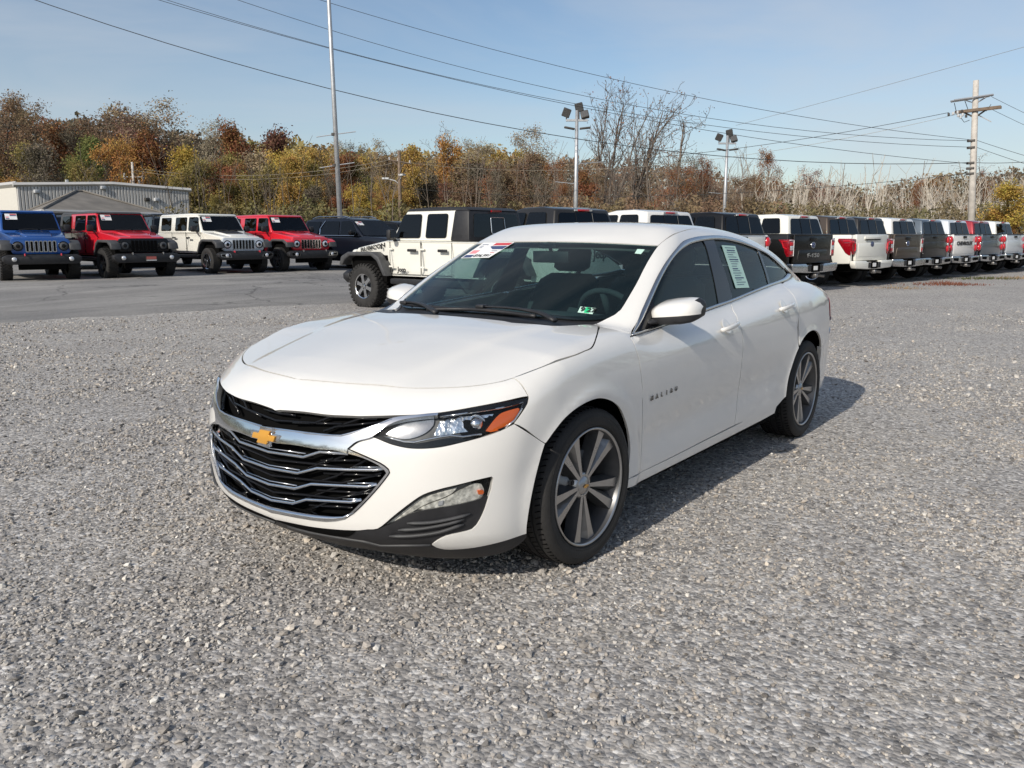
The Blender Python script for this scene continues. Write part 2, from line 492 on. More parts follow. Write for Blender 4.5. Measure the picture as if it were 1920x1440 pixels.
# ---- paved lot on the left
def asphalt_material():
    m, nt, N, L, b = nodes_of('asphalt')
    tc = N.new('ShaderNodeTexCoord')
    n1 = N.new('ShaderNodeTexNoise'); n1.inputs['Scale'].default_value = .35; n1.inputs['Detail'].default_value = 6
    mp = N.new('ShaderNodeMapping'); mp.inputs['Scale'].default_value = (1, 1, 1)
    L.new(tc.outputs['Object'], n1.inputs['Vector'])
    n2 = N.new('ShaderNodeTexVoronoi'); n2.inputs['Scale'].default_value = 120; L.new(tc.outputs['Object'], n2.inputs['Vector'])
    sp = N.new('ShaderNodeSeparateColor'); L.new(n2.outputs['Color'], sp.inputs['Color'])
    r1 = N.new('ShaderNodeValToRGB'); e = r1.color_ramp.elements
    e[0].position = .34; e[0].color = (.195, .188, .180, 1); e[1].position = .68; e[1].color = (.285, .272, .252, 1)
    L.new(n1.outputs['Fac'], r1.inputs['Fac'])
    mr = N.new('ShaderNodeMapRange'); mr.inputs['To Min'].default_value = .62; mr.inputs['To Max'].default_value = 1.38; L.new(sp.outputs[0], mr.inputs['Value'])
    cc = N.new('ShaderNodeCombineColor')
    for i in range(3): L.new(mr.outputs['Result'], cc.inputs[i])
    mx = N.new('ShaderNodeMix'); mx.data_type = 'RGBA'; mx.blend_type = 'MULTIPLY'; mx.inputs[0].default_value = 1
    L.new(r1.outputs[0], mx.inputs[6]); L.new(cc.outputs[0], mx.inputs[7])
    b.inputs['Roughness'].default_value = .9
    # worn streaks along the lane, a few dark cracks
    mp2 = N.new('ShaderNodeMapping'); mp2.inputs['Rotation'].default_value = (0, 0, -math.atan2(RT[1], RT[0])); mp2.inputs['Scale'].default_value = (.10, 1.1, 1)
    L.new(tc.outputs['Object'], mp2.inputs['Vector'])
    n3 = N.new('ShaderNodeTexNoise'); n3.inputs['Scale'].default_value = 1.6; n3.inputs['Detail'].default_value = 5; L.new(mp2.outputs[0], n3.inputs['Vector'])
    m3 = N.new('ShaderNodeMapRange'); m3.inputs['From Min'].default_value = .3; m3.inputs['From Max'].default_value = .7; m3.inputs['To Min'].default_value = .80; m3.inputs['To Max'].default_value = 1.18; L.new(n3.outputs['Fac'], m3.inputs['Value'])
    dw = N.new('ShaderNodeVectorMath'); dw.operation = 'ADD'; n4 = N.new('ShaderNodeTexNoise'); n4.inputs['Scale'].default_value = 1.3; L.new(tc.outputs['Object'], n4.inputs['Vector'])
    L.new(tc.outputs['Object'], dw.inputs[0]); L.new(n4.outputs['Color'], dw.inputs[1])
    v3 = N.new('ShaderNodeTexVoronoi'); v3.feature = 'DISTANCE_TO_EDGE'; v3.inputs['Scale'].default_value = .22; L.new(dw.outputs[0], v3.inputs['Vector'])
    m4 = N.new('ShaderNodeMapRange'); m4.inputs['From Max'].default_value = .009; m4.inputs['To Min'].default_value = .45; L.new(v3.outputs['Distance'], m4.inputs['Value'])
    mm = N.new('ShaderNodeMath'); mm.operation = 'MULTIPLY'; L.new(m3.outputs[0], mm.inputs[0]); L.new(m4.outputs[0], mm.inputs[1])
    cc2 = N.new('ShaderNodeCombineColor')
    for i in range(3): L.new(mm.outputs[0], cc2.inputs[i])
    mx2 = N.new('ShaderNodeMix'); mx2.data_type = 'RGBA'; mx2.blend_type = 'MULTIPLY'; mx2.inputs[0].default_value = 1
    L.new(mx.outputs[2], mx2.inputs[6]); L.new(cc2.outputs[0], mx2.inputs[7]); L.new(mx2.outputs[2], b.inputs['Base Color'])
    bp = N.new('ShaderNodeBump'); bp.inputs['Strength'].default_value = .5; bp.inputs['Distance'].default_value = .004
    L.new(sp.outputs[1], bp.inputs['Height']); L.new(bp.outputs['Normal'], b.inputs['Normal'])
    return m
def w2sd(p):
    d = np.array(p) - CAM; return d @ RT, d @ FH
e0, e1 = w2sd(onground(0, 606)), w2sd(onground(665, 568))
def edge_d(s):
    base = e0[1] + (s - e0[0]) * (e1[1] - e0[1]) / (e1[0] - e0[0])
    return base + .10 * math.sin(s * 2.3) + .06 * math.sin(s * 5.1 + 1) + .035 * math.sin(s * 13.7)
V, F = [], []
ss = np.concatenate([np.linspace(-60, -13, 24), np.linspace(-12.9, 1.2, 150)])
nr = 26
for j, s in enumerate(ss):
    d0 = edge_d(s)
    for k in range(nr):
        t = k / (nr - 1)
        d = d0 + (46 - d0) * t ** 1.5
        p = sd2w(s, d)
        lift = .020 if k > 0 else -.004
        wob = .012 * math.sin(p.x * 1.1 + .6) * math.sin(p.y * .9) * float(smooth(9, 14, math.hypot(p.x, p.y)))
        if k == 0: d_ = d0 - .05; p = sd2w(s, d_); p.z += lift
        else: p.z += lift + wob
        V.append(tuple(p))
for j in range(len(ss) - 1):
    for k in range(nr - 1):
        a = j * nr + k
        F.append((a, a + nr, a + nr + 1, a + 1))
me = bpy.data.meshes.new('asphalt'); me.from_pydata(V, [], F); me.materials.append(asphalt_material())
me.polygons.foreach_set('use_smooth', [True] * len(F))
tag(link('asphalt_lot', me), kind='structure')

# ---- loose stones: real chips scattered over the near ground
def stone_mesh(k):
    rr = np.random.default_rng(100 + k)
    bm = bmesh.new()
    bmesh.ops.create_icosphere(bm, subdivisions=1, radius=1.0)
    sc = np.array([1.0, rr.uniform(.55, .95), rr.uniform(.35, .7)])
    pl = [(lambda n: n / np.linalg.norm(n))(rr.normal(size=3)) for _ in range(7)]
    for v in bm.verts:
        c = np.array(v.co) * rr.uniform(.82, 1.12)
        for n in pl:
            q = c @ n
            if q > .62: c -= n * (q - .62)
        v.co = Vector(c * sc)
    me = bpy.data.meshes.new('stone'); bm.to_mesh(me); bm.free()
    return me
def stone_material():
    m, nt, N, L, b = nodes_of('stone')
    at_ = N.new('ShaderNodeAttribute'); at_.attribute_type = 'INSTANCER'; at_.attribute_name = 'tone'
    r_ = N.new('ShaderNodeValToRGB'); e = r_.color_ramp.elements
    for p, c in ((.25, (.285, .272, .256)), (.6, (.42, .398, .37)), (.85, (.57, .54, .49))): e.new(p).color = rgba(c)
    e[0].color = (.125, .12, .115, 1); e[-1].position = 1; e[-1].color = (.70, .68, .63, 1)
    L.new(at_.outputs['Fac'], r_.inputs['Fac'])
    a2 = N.new('ShaderNodeAttribute'); a2.attribute_type = 'INSTANCER'; a2.attribute_name = 'warm'
    mx = N.new('ShaderNodeMix'); mx.data_type = 'RGBA'; mx.blend_type = 'MULTIPLY'; mx.inputs[7].default_value = (1.05, .975, .89, 1)
    L.new(a2.outputs['Fac'], mx.inputs[0]); L.new(r_.outputs[0], mx.inputs[6])
    tc = N.new('ShaderNodeTexCoord'); n = N.new('ShaderNodeTexNoise'); n.inputs['Scale'].default_value = 3.5; n.inputs['Detail'].default_value = 5
    L.new(tc.outputs['Object'], n.inputs['Vector'])
    mr = N.new('ShaderNodeMapRange'); mr.inputs['To Min'].default_value = .72; mr.inputs['To Max'].default_value = 1.28; L.new(n.outputs['Fac'], mr.inputs['Value'])
    cc = N.new('ShaderNodeCombineColor')
    for i in range(3): L.new(mr.outputs['Result'], cc.inputs[i])
    m2 = N.new('ShaderNodeMix'); m2.data_type = 'RGBA'; m2.blend_type = 'MULTIPLY'; m2.inputs[0].default_value = 1
    L.new(mx.outputs[2], m2.inputs[6]); L.new(cc.outputs[0], m2.inputs[7]); L.new(m2.outputs[2], b.inputs['Base Color'])
    b.inputs['Roughness'].default_value = .85; b.inputs['Specular IOR Level'].default_value = .3
    return m
sm_ = stone_material()
stone_col = bpy.data.collections.new('stone_shapes')
for k in range(8):
    me = stone_mesh(k); me.materials.append(sm_)
    o = bpy.data.objects.new('stone_shape', me); stone_col.objects.link(o)
NST = 230000
u = rng.random(NST * 6)
dd = 1.15 + 15.5 * rng.random(NST * 6) ** 1.0
lat = (rng.random(NST * 6) * 2 - 1)
ssx = lat * (.72 * dd + 1.3)
dens = np.minimum(1.0, (4.2 / dd) ** 2) * (.72 * dd + 1.3) / (.72 * 16.7 + 1.3)
keep = rng.random(NST * 6) < dens
dd, ssx = dd[keep][:NST], ssx[keep][:NST]
px_ = CAM[0] + ssx * RT[0] + dd * FH[0]; py_ = CAM[1] + ssx * RT[1] + dd * FH[1]
def vnoise(x, y, f, seed=0):
    r_ = np.random.default_rng(seed); T = r_.random((64, 64))
    xi, yi = np.floor(x * f).astype(int), np.floor(y * f).astype(int); fx, fy = x * f - xi, y * f - yi
    fx = fx * fx * (3 - 2 * fx); fy = fy * fy * (3 - 2 * fy)
    g = lambda i, j: T[i % 64, j % 64]
    return (g(xi, yi) * (1 - fx) + g(xi + 1, yi) * fx) * (1 - fy) + (g(xi, yi + 1) * (1 - fx) + g(xi + 1, yi + 1) * fx) * fy
on_asph = np.array([d > edge_d(s) - .08 for s, d in zip(ssx, dd)])
patch = .6 * vnoise(px_, py_, .8, 1) + .4 * vnoise(px_, py_, 2.3, 2)
patch0 = patch
keep = ~on_asph & (rng.random(len(dd)) < np.clip(-.25 + 2.1 * patch - .18 * (ssx > .6), np.where(dd < 4.2, .55, .08), 1))
px_, py_, dd, ssx, patch = px_[keep], py_[keep], dd[keep], ssx[keep], patch[keep]
n_ = len(px_)
size = np.exp(rng.normal(math.log(.0062), .46, n_)) * (.75 + .55 * patch)
size *= np.where(ssx < 0.3, 1.12, .92)
bigs = rng.random(n_) < .012
size[bigs] *= 1.7
size = np.clip(size, .003, .028)
size *= np.clip(dd / 5.0, .85, 1.25)
zz = gz(px_, py_) + size * .25
me = bpy.data.meshes.new('gravel_points')
me.vertices.add(n_)
me.vertices.foreach_set('co', np.c_[px_, py_, zz].ravel())
def attr(nm, typ, data):
    a = me.attributes.new(nm, typ, 'POINT'); a.data.foreach_set('vector' if typ == 'FLOAT_VECTOR' else 'value', data.ravel())
attr('size', 'FLOAT', size.astype(np.float32))
attr('rot', 'FLOAT_VECTOR', np.c_[rng.normal(0, .35, n_), rng.normal(0, .35, n_), rng.random(n_) * 6.28].astype(np.float32))
attr('tone', 'FLOAT', np.clip(rng.normal(.43, .25, n_) + .22 * (patch - .5), 0, 1).astype(np.float32))
attr('warm', 'FLOAT', np.clip(rng.random(n_) ** 2.2 * 1.2 * (.4 + vnoise(px_, py_, .5, 5)), 0, 1).astype(np.float32))
gv = link('gravel', me); tag(gv, kind='stuff')
ng = bpy.data.node_groups.new('scatter_stones', 'GeometryNodeTree')
ng.interface.new_socket('Geometry', in_out='INPUT', socket_type='NodeSocketGeometry')
ng.interface.new_socket('Geometry', in_out='OUTPUT', socket_type='NodeSocketGeometry')
gi, go = ng.nodes.new('NodeGroupInput'), ng.nodes.new('NodeGroupOutput')
mp_ = ng.nodes.new('GeometryNodeMeshToPoints')
ip = ng.nodes.new('GeometryNodeInstanceOnPoints'); ip.inputs['Pick Instance'].default_value = True
ci_ = ng.nodes.new('GeometryNodeCollectionInfo'); ci_.inputs['Collection'].default_value = stone_col; ci_.inputs['Separate Children'].default_value = True; ci_.inputs['Reset Children'].default_value = True
a1 = ng.nodes.new('GeometryNodeInputNamedAttribute'); a1.data_type = 'FLOAT'; a1.inputs['Name'].default_value = 'size'
a2 = ng.nodes.new('GeometryNodeInputNamedAttribute'); a2.data_type = 'FLOAT_VECTOR'; a2.inputs['Name'].default_value = 'rot'
ng.links.new(gi.outputs[0], mp_.inputs['Mesh']); ng.links.new(mp_.outputs[0], ip.inputs['Points'])
ng.links.new(ci_.outputs[0], ip.inputs['Instance']); ng.links.new(a1.outputs['Attribute'], ip.inputs['Scale']); ng.links.new(a2.outputs['Attribute'], ip.inputs['Rotation'])
ng.links.new(ip.outputs[0], go.inputs[0])
md = gv.modifiers.new('scatter', 'NODES'); md.node_group = ng

# weeds at the edge of the gravel
def weed(px, py, wd, c1, label, n=260, h_=.16):
    p0 = onground(px, py)
    mb = MB()
    for _ in range(n):
        a = random.gauss(0, wd * .4); b_ = random.gauss(0, .28)
        q = p0 + Vector(tuple(a * RT + b_ * FH)); hh = h_ * random.uniform(.4, 1.1) * max(.3, 1 - abs(a) / wd)
        lean = Vector((random.gauss(0, .5), random.gauss(0, .5), 1)).normalized() * hh
        side = Vector((random.gauss(0, 1), random.gauss(0, 1), 0)).normalized() * .012
        mb.poly([q - side, q + side, q + lean], [(0, 1, 2)])
    o = mb.build('weed_patch', c1); tag(o, kind='stuff')
M['weed_rust'] = mat('rusty_weeds', (.16, .055, .03), .9, var=.4, vscale=3)
M['weed_green'] = mat('green_weeds', (.07, .075, .025), .9, var=.4, vscale=3)
M['weed_tan'] = mat('dry_weeds', (.24, .17, .10), .9, var=.4, vscale=3)
weed(1772, 534, 1.6, M['weed_rust'], 'rusty red weed patch on the gravel below the white lettered pickup', 420)
weed(1838, 523, 2.2, M['weed_green'], 'low green weeds along the shade under the far pickups', 420, .12)
weed(1905, 522, 1.7, M['weed_tan'], 'dry tan weeds on the gravel by the right edge', 300, .12)
weed(1690, 541, 1.0, M['weed_tan'], 'thin dry weeds in front of the brown pickup', 160, .10)

# ================================================================== buildings
def metal_wall_mat(c): return mat('ribbed_siding', c, .5, .2, var=.08, vscale=1.5)
M['lamp_grey_wall'] = mat('shaded_siding', (.12, .12, .12), .8)  # even dark grey for the walls under the hipped roof
M['siding'] = metal_wall_mat((.50, .49, .47)); M['siding_pale'] = mat('cream_siding', (.66, .64, .58), .6, var=.04)
M['shingle'] = mat('grey_shingles', (.19, .172, .148), .92, var=.22, vscale=1.2, bump=.4, bscale=8)
M['fascia'] = mat('pale_fascia', (.48, .47, .45), .6, var=.05)
bd = 60.0
def P_(px, py, d): return atpy(px, py, d)
A = P_(30, 352, 58); B_ = P_(352, 360, 66)
gzb = lambda p: float(gz(p.x, p.y))
zA = P_(30, 347, 58).z; zB = P_(352, 357, 66).z; zM = P_(200, 345, 62).z
bld = empty('metal_building', (A.x, A.y, gzb(A))); tag(bld, 'long grey ribbed metal building with a roller door behind the parked cars on the left', 'building')
ax = Vector((B_.x - A.x, B_.y - A.y, 0)); Lb = ax.length; ax.normalize(); back = Vector((-ax.y, ax.x, 0))
if back.dot(Vector(FH)) < 0: back = -back
base = Vector((0, 0, 0)); g0 = gzb(A)
def top_at(t): return (zA + (zM - zA) * t / .53 if t < .53 else zM + (zB - zM) * (t - .53) / .47) - g0
W0 = 16.0
ts = [0, .53, 1]
mb = MB()
fr = [base + ax * (t * Lb) for t in ts]
pts = [p + Vector((0, 0, -.3)) for p in fr] + [p + Vector((0, 0, top_at(t))) for p, t in zip(fr, ts)]
pts += [p + back * W0 for p in pts]
mb.poly(pts, [(0, 1, 4, 3), (1, 2, 5, 4), (6, 9, 10, 7), (7, 10, 11, 8), (0, 3, 9, 6), (2, 8, 11, 5), (3, 4, 10, 9), (4, 5, 11, 10)])
wl_ = mb.build('wall', M['siding'], bld)
# ribs of the siding, one strip each
rm = MB(); rm.box((0, 0, .5), (.19, .20, 1.0)); rme = rm.mesh('rib', M['siding'], bevel=.03, seg=1)
nrib = 54
for i in range(nrib):
    t = (i + .5) / nrib
    o = link('rib', rme, bld)
    o.location = ax * (t * Lb) - back * .07 + Vector((0, 0, -.2)); o.scale = (1, 1, top_at(t) + .15)
    o.rotation_euler = (0, 0, math.atan2(ax.y, ax.x))
mb = MB()
for k in (0, 1):
    a_, b2 = fr[k] + Vector((0, 0, top_at(ts[k]))), fr[k + 1] + Vector((0, 0, top_at(ts[k + 1])))
    mb.tube([a_ - back * .12 + ax * (-.2 if k == 0 else 0), b2 - back * .12 + ax * (.2 if k == 1 else 0)], .17, 4)
mb.build('gutter', M['fascia'], bld)
# roller door
dA, dB = P_(283, 382, 64.5), P_(339, 383, 65.6)
tA = (Vector((dA.x - A.x, dA.y - A.y, 0)).dot(ax)); tB = (Vector((dB.x - A.x, dB.y - A.y, 0)).dot(ax))
mb = MB(); c = ax * ((tA + tB) / 2) - back * .09; hd_ = dA.z - g0
rot = Matrix.Rotation(math.atan2(ax.y, ax.x), 3, 'Z')
mb.box(c + Vector((0, 0, hd_ / 2)), (tB - tA, .10, hd_), rot); dr = mb.build('roller_door', M['siding_pale'], bld)
mb = MB()
for i in range(9): mb.box(c - back * .055 + Vector((0, 0, hd_ * (i + .5) / 9.0)), (tB - tA - .1, .02, .03), rot)
for s_ in (0, 1): mb.box(ax * (tA if s_ == 0 else tB) - back * .10 + Vector((0, 0, hd_ / 2)), (.14, .14, hd_ + .1), rot)
mb.build('door_frame', M['fascia'], dr)
for px in (45, 200, 311, 336):
    q = P_(px, 362 if px < 60 else (351 if px == 200 else 371), 61); t = Vector((q.x - A.x, q.y - A.y, 0)).dot(ax)
    mb = MB(); mb.box(ax * t - back * .2 + Vector((0, 0, q.z - g0)), (.35, .3, .25)); mb.build('wall_lamp', M['porcelain'] if px != 311 else M['lamp_dark'], bld, bevel=.05)
for px in (116,):
    q = P_(px, 343, 62); t = Vector((q.x - A.x, q.y - A.y, 0)).dot(ax)
    mb = MB(); mb.tube([ax * t + back * 1 + Vector((0, 0, zA - g0 - .2)), ax * t + back * 1 + Vector((0, 0, zA - g0 + .55))], .12, 8); mb.build('roof_vent', M['galv'], bld)
# cream end wall on the left
Cq = P_(-60, 358, 66)
mb = MB(); e_ = Vector((Cq.x - A.x, Cq.y - A.y, 0))
mb.poly([Vector((0, 0, -.3)) - back * .02, e_ + Vector((0, 0, -.3)), e_ + Vector((0, 0, zA - g0 + .1)), Vector((0, 0, zA - g0)) - back * .02,
         Vector((0, 0, -.3)) + back * .3 , e_ + back * 6 + Vector((0, 0, -.3)), e_ + back * 6 + Vector((0, 0, zA - g0 + .1)), Vector((0, 0, zA - g0)) + back * .3],
        [(0, 1, 2, 3), (4, 7, 6, 5), (3, 2, 6, 7), (1, 5, 6, 2)])
mb.build('end_wall', M['siding_pale'], bld)
mb = MB(); mb.tube([Vector((0, 0, zA - g0 + .05)) - back * .1, e_ - back * .1 + Vector((0, 0, zA - g0 + .15))], .2, 4); mb.build('gutter', M['fascia'], bld)

# low building with a hipped shingle roof
Nc, Lc, Rc, ap = P_(80, 393, 42), P_(46, 391, 47), P_(303, 394, 49), P_(144, 359, 49)
Lc.z = Rc.z = Nc.z
hb = empty('hipped_roof_building', (Nc.x, Nc.y, gzb(Nc))); tag(hb, 'low building with a weathered grey hipped shingle roof in front of the metal building', 'building')
o0 = Vector((Nc.x, Nc.y, gzb(Nc)))
f0, f1, b0, ri = Nc - o0, Rc - o0, Lc - o0, ap - o0
b1 = f1 + (b0 - f0)
cc_ = (f0 + f1 + b0 + b1) / 4
r1 = Vector((ri.x, ri.y, ri.z)) + (f1 - f0) * .05
mb = MB(); mb.poly([f0, f1, b1, b0, ri, r1], [(0, 1, 5, 4), (1, 2, 5), (2, 3, 4, 5), (3, 0, 4), (0, 3, 2, 1)])
mb.build('roof', M['shingle'], hb)
mb = MB()
for a_, b2 in ((f0, ri), (f1, r1), (ri, r1), (b0, ri)): mb.tube([a_ + Vector((0, 0, .02)), b2 + Vector((0, 0, .05))], .06, 4)
mb.build('ridge', M['shingle'], hb)
mb = MB()
for a_, b2 in ((f0, f1), (f0, b0), (f1, b1)): mb.tube([a_ - Vector((0, 0, .06)), b2 - Vector((0, 0, .06))], .09, 4)
mb.build('eaves', M['fascia'], hb)
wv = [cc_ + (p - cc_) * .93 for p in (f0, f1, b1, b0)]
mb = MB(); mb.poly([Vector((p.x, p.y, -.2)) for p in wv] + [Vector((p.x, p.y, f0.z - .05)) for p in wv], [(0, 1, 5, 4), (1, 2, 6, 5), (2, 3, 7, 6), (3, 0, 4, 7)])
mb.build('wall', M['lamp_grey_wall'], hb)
# ================================================================== trees
def leaf_material(name):
    m = bpy.data.materials.new(name); m.use_nodes = True
    N, L = m.node_tree.nodes, m.node_tree.links; N.clear()
    out = N.new('ShaderNodeOutputMaterial')
    oi = N.new('ShaderNodeObjectInfo'); at_ = N.new('ShaderNodeAttribute'); at_.attribute_name = 'tint'
    sp = N.new('ShaderNodeSeparateColor'); L.new(at_.outputs['Color'], sp.inputs['Color'])
    hs = N.new('ShaderNodeHueSaturation')
    mh = N.new('ShaderNodeMapRange'); mh.inputs['To Min'].default_value = .465; mh.inputs['To Max'].default_value = .535; L.new(sp.outputs[0], mh.inputs['Value'])
    mv = N.new('ShaderNodeMapRange'); mv.inputs['To Min'].default_value = .68; mv.inputs['To Max'].default_value = 1.45; L.new(sp.outputs[1], mv.inputs['Value'])
    L.new(mh.outputs[0], hs.inputs['Hue']); L.new(mv.outputs[0], hs.inputs['Value']); L.new(oi.outputs['Color'], hs.inputs['Color'])
    hs.inputs['Saturation'].default_value = 1.0
    d = N.new('ShaderNodeBsdfDiffuse'); t = N.new('ShaderNodeBsdfTranslucent'); mx = N.new('ShaderNodeMixShader'); mx.inputs[0].default_value = .25
    L.new(hs.outputs[0], d.inputs['Color']); L.new(hs.outputs[0], t.inputs['Color'])
    L.new(d.outputs[0], mx.inputs[1]); L.new(t.outputs[0], mx.inputs[2]); L.new(mx.outputs[0], out.inputs['Surface'])
    return m
M['leaf'] = leaf_material('leaves')
def bark_material(name):
    m, nt, N, L, b = nodes_of(name)
    oi = N.new('ShaderNodeObjectInfo'); tc = N.new('ShaderNodeTexCoord'); n = N.new('ShaderNodeTexNoise'); n.inputs['Scale'].default_value = 2.5; n.inputs['Detail'].default_value = 5
    L.new(tc.outputs['Object'], n.inputs['Vector'])
    mr = N.new('ShaderNodeMapRange'); mr.inputs['To Min'].default_value = .6; mr.inputs['To Max'].default_value = 1.4; L.new(n.outputs['Fac'], mr.inputs['Value'])
    cc = N.new('ShaderNodeCombineColor')
    for i in range(3): L.new(mr.outputs[0], cc.inputs[i])
    mx = N.new('ShaderNodeMix'); mx.data_type = 'RGBA'; mx.blend_type = 'MULTIPLY'; mx.inputs[0].default_value = 1
    L.new(oi.outputs['Color'], mx.inputs[6]); L.new(cc.outputs[0], mx.inputs[7]); L.new(mx.outputs[2], b.inputs['Base Color'])
    b.inputs['Roughness'].default_value = .9; b.inputs['Specular IOR Level'].default_value = .1
    return m
M['bark'] = bark_material('bark')

def branch_tree(seed, H, kind):
    """returns wood segments [(p0, r0, p1, r1, sides)] and leaf anchor points"""
    r_ = random.Random(seed)
    segs = []; tips = []
    def grow(p, d, L_, rad, level, maxl, up):
        n = max(2, int(L_ / (0.9 if level == 0 else .6 if level == 1 else .45)))
        st = L_ / n; q = p.copy(); dirv = d.copy(); out = []
        for i in range(n):
            t0, t1 = i / n, (i + 1) / n
            wob = .10 if level == 0 else .22 if level < 2 else .32
            if kind == 'snag' and level == 0: wob = .06
            dirv = (dirv + Vector((r_.gauss(0, wob), r_.gauss(0, wob), r_.gauss(0, wob * .7) + up * .12))).normalized()
            q2 = q + dirv * st
            r0, r1 = rad * (1 - t0 * .75), rad * (1 - t1 * .75)
            segs.append((q, r0, q2, r1, 6 if level == 0 else 4 if level == 1 else 3))
            out.append((q2, dirv.copy(), t1, r1))
            if level >= maxl - 1: tips.append((q2, level))
            q = q2
        if level < maxl:
            for q2, dv, t, rr in out:
                if level == 0:
                    if t < (.28 if kind in ('full', 'gold') else .40 if kind != 'snag' else .55): continue
                    k = 2 if kind != 'snag' else (1 if r_.random() < .55 else 0)
                elif level == 1: k = 1 if r_.random() < .85 else 2
                elif level == 2: k = 1 if r_.random() < .75 else 0
                else: k = 1 if r_.random() < .45 else 0
                for _ in range(k):
                    a = r_.uniform(0, 2 * math.pi); sp = r_.uniform(.55, 1.0) if kind != 'upright' else r_.uniform(.25, .55)
                    o = dv.orthogonal().normalized(); o = Matrix.Rotation(a, 3, dv) @ o
                    nd = (dv * math.cos(sp) + o * math.sin(sp)).normalized()
                    if level == 0: l2 = H * r_.uniform(.20, .34) * (1.15 - .75 * t) * (.55 if kind == 'snag' else 1)
                    elif level == 1: l2 = L_ * r_.uniform(.35, .6)
                    else: l2 = L_ * r_.uniform(.4, .65)
                    grow(q2, nd, l2, rr * r_.uniform(.5, .7), level + 1, maxl, .6 if kind != 'upright' else 1.2)
    multi = {'bare': 1, 'upright': 3}.get(kind, 1)
    mxl = {'full': 2, 'gold': 2, 'sparse': 3, 'bare': 4, 'upright': 4, 'snag': 2}[kind]
    for k in range(multi):
        d = Vector((r_.gauss(0, .05), r_.gauss(0, .05), 1)) if multi == 1 else Vector((r_.gauss(0, .22), r_.gauss(0, .22), 1))
        grow(Vector((r_.gauss(0, .15) * (multi > 1), r_.gauss(0, .15) * (multi > 1), -.2)), d.normalized(), H * r_.uniform(.86, .96), H * (.0135 if kind != 'snag' else .010) / (1 if multi == 1 else 1.3), 0, mxl, .5)
    return segs, tips

def wood_mesh(segs, name):
    V = []; F = []
    for p0, r0, p1, r1, n in segs:
        t = (p1 - p0).normalized(); a = t.orthogonal().normalized(); b = t.cross(a); k = len(V)
        r0, r1 = max(r0, .014), max(r1, .011)
        for p, r_ in ((p0, r0), (p1, r1)):
            for i in range(n):
                an = 2 * math.pi * i / n; V.append(tuple(p + a * (r_ * math.cos(an)) + b * (r_ * math.sin(an))))
        for i in range(n):
            j = (i + 1) % n; F.append((k + i, k + j, k + n + j, k + n + i))
    me = bpy.data.meshes.new(name); me.from_pydata(V, [], F); me.materials.append(M['bark'])
    me.polygons.foreach_set('use_smooth', [True] * len(F)); return me

def leaf_cloud(P_, size, seed, name, flat=0.0, tint=None):
    rr = np.random.default_rng(seed); n = len(P_)
    a = rr.normal(size=(n, 3)); a[:, 2] += flat; a /= np.linalg.norm(a, axis=1, keepdims=True)
    b = np.cross(a, rr.normal(size=(n, 3))); b /= np.linalg.norm(b, axis=1, keepdims=True)
    c = np.cross(a, b)
    s = (size * rr.uniform(.6, 1.35, n))[:, None]
    V = np.stack([P_ - b * s, P_ + c * s * .55, P_ + b * s, P_ - c * s * .55], 1).reshape(-1, 3)
    F = np.arange(4 * n).reshape(-1, 4)
    me = bpy.data.meshes.new(name)
    me.vertices.add(4 * n); me.vertices.foreach_set('co', V.ravel())
    me.loops.add(4 * n); me.loops.foreach_set('vertex_index', F.ravel())
    me.polygons.add(n); me.polygons.foreach_set('loop_start', np.arange(0, 4 * n, 4)); me.polygons.foreach_set('loop_total', np.full(n, 4))
    me.update(calc_edges=True)
    if tint is None:
        h = rr.random(n); v = rr.random(n)
    else: h, v = tint
    col = np.zeros((4 * n, 4), np.float32); col[:, 0] = np.repeat(h, 4); col[:, 1] = np.repeat(v, 4); col[:, 3] = 1
    ca = me.color_attributes.new('tint', 'FLOAT_COLOR', 'POINT'); ca.data.foreach_set('color', col.ravel())
    me.materials.append(M['leaf'])
    return me

VAR = {}
def variant(kind, k):
    key = (kind, k)
    if key in VAR: return VAR[key]
    H = 10.0
    segs, tips = branch_tree(1000 + 17 * k + 101 * ['full', 'gold', 'sparse', 'bare', 'upright', 'snag'].index(kind), H, kind)
    wm = wood_mesh(segs, 'trunk')
    lm = None
    rr = np.random.default_rng(55 + k)
    T = np.array([tuple(t[0]) for t in tips])
    cnt = {'full': 9500, 'gold': 8000, 'sparse': 6500, 'bare': 220, 'upright': 420, 'snag': 0}[kind]
    if cnt:
        # leaves gather in clumps on some boughs and leave others thin
        cl = rr.random(len(T)) ** (1.2 if kind in ('full', 'gold') else 2.5)
        zb_ = T[:, 2] / H
        w = cl * (.3 + zb_)
        w /= w.sum()
        ids = rr.choice(len(T), cnt, p=w)
        spread = {'full': .40, 'gold': .36, 'sparse': .30}.get(kind, .2)
        P_ = T[ids] + rr.normal(0, spread, (cnt, 3))
        vv = np.clip(.5 * rr.random(cnt) + .5 * rr.random(len(T))[ids], 0, 1)
        hh = np.clip(.6 * rr.random(len(T))[ids] + .4 * rr.random(cnt), 0, 1)
        lm = leaf_cloud(P_, {'full': .112, 'gold': .105, 'sparse': .066}.get(kind, .055), 5 + k, 'crown', .3, (hh, vv))
    VAR[key] = (wm, lm)
    return VAR[key]

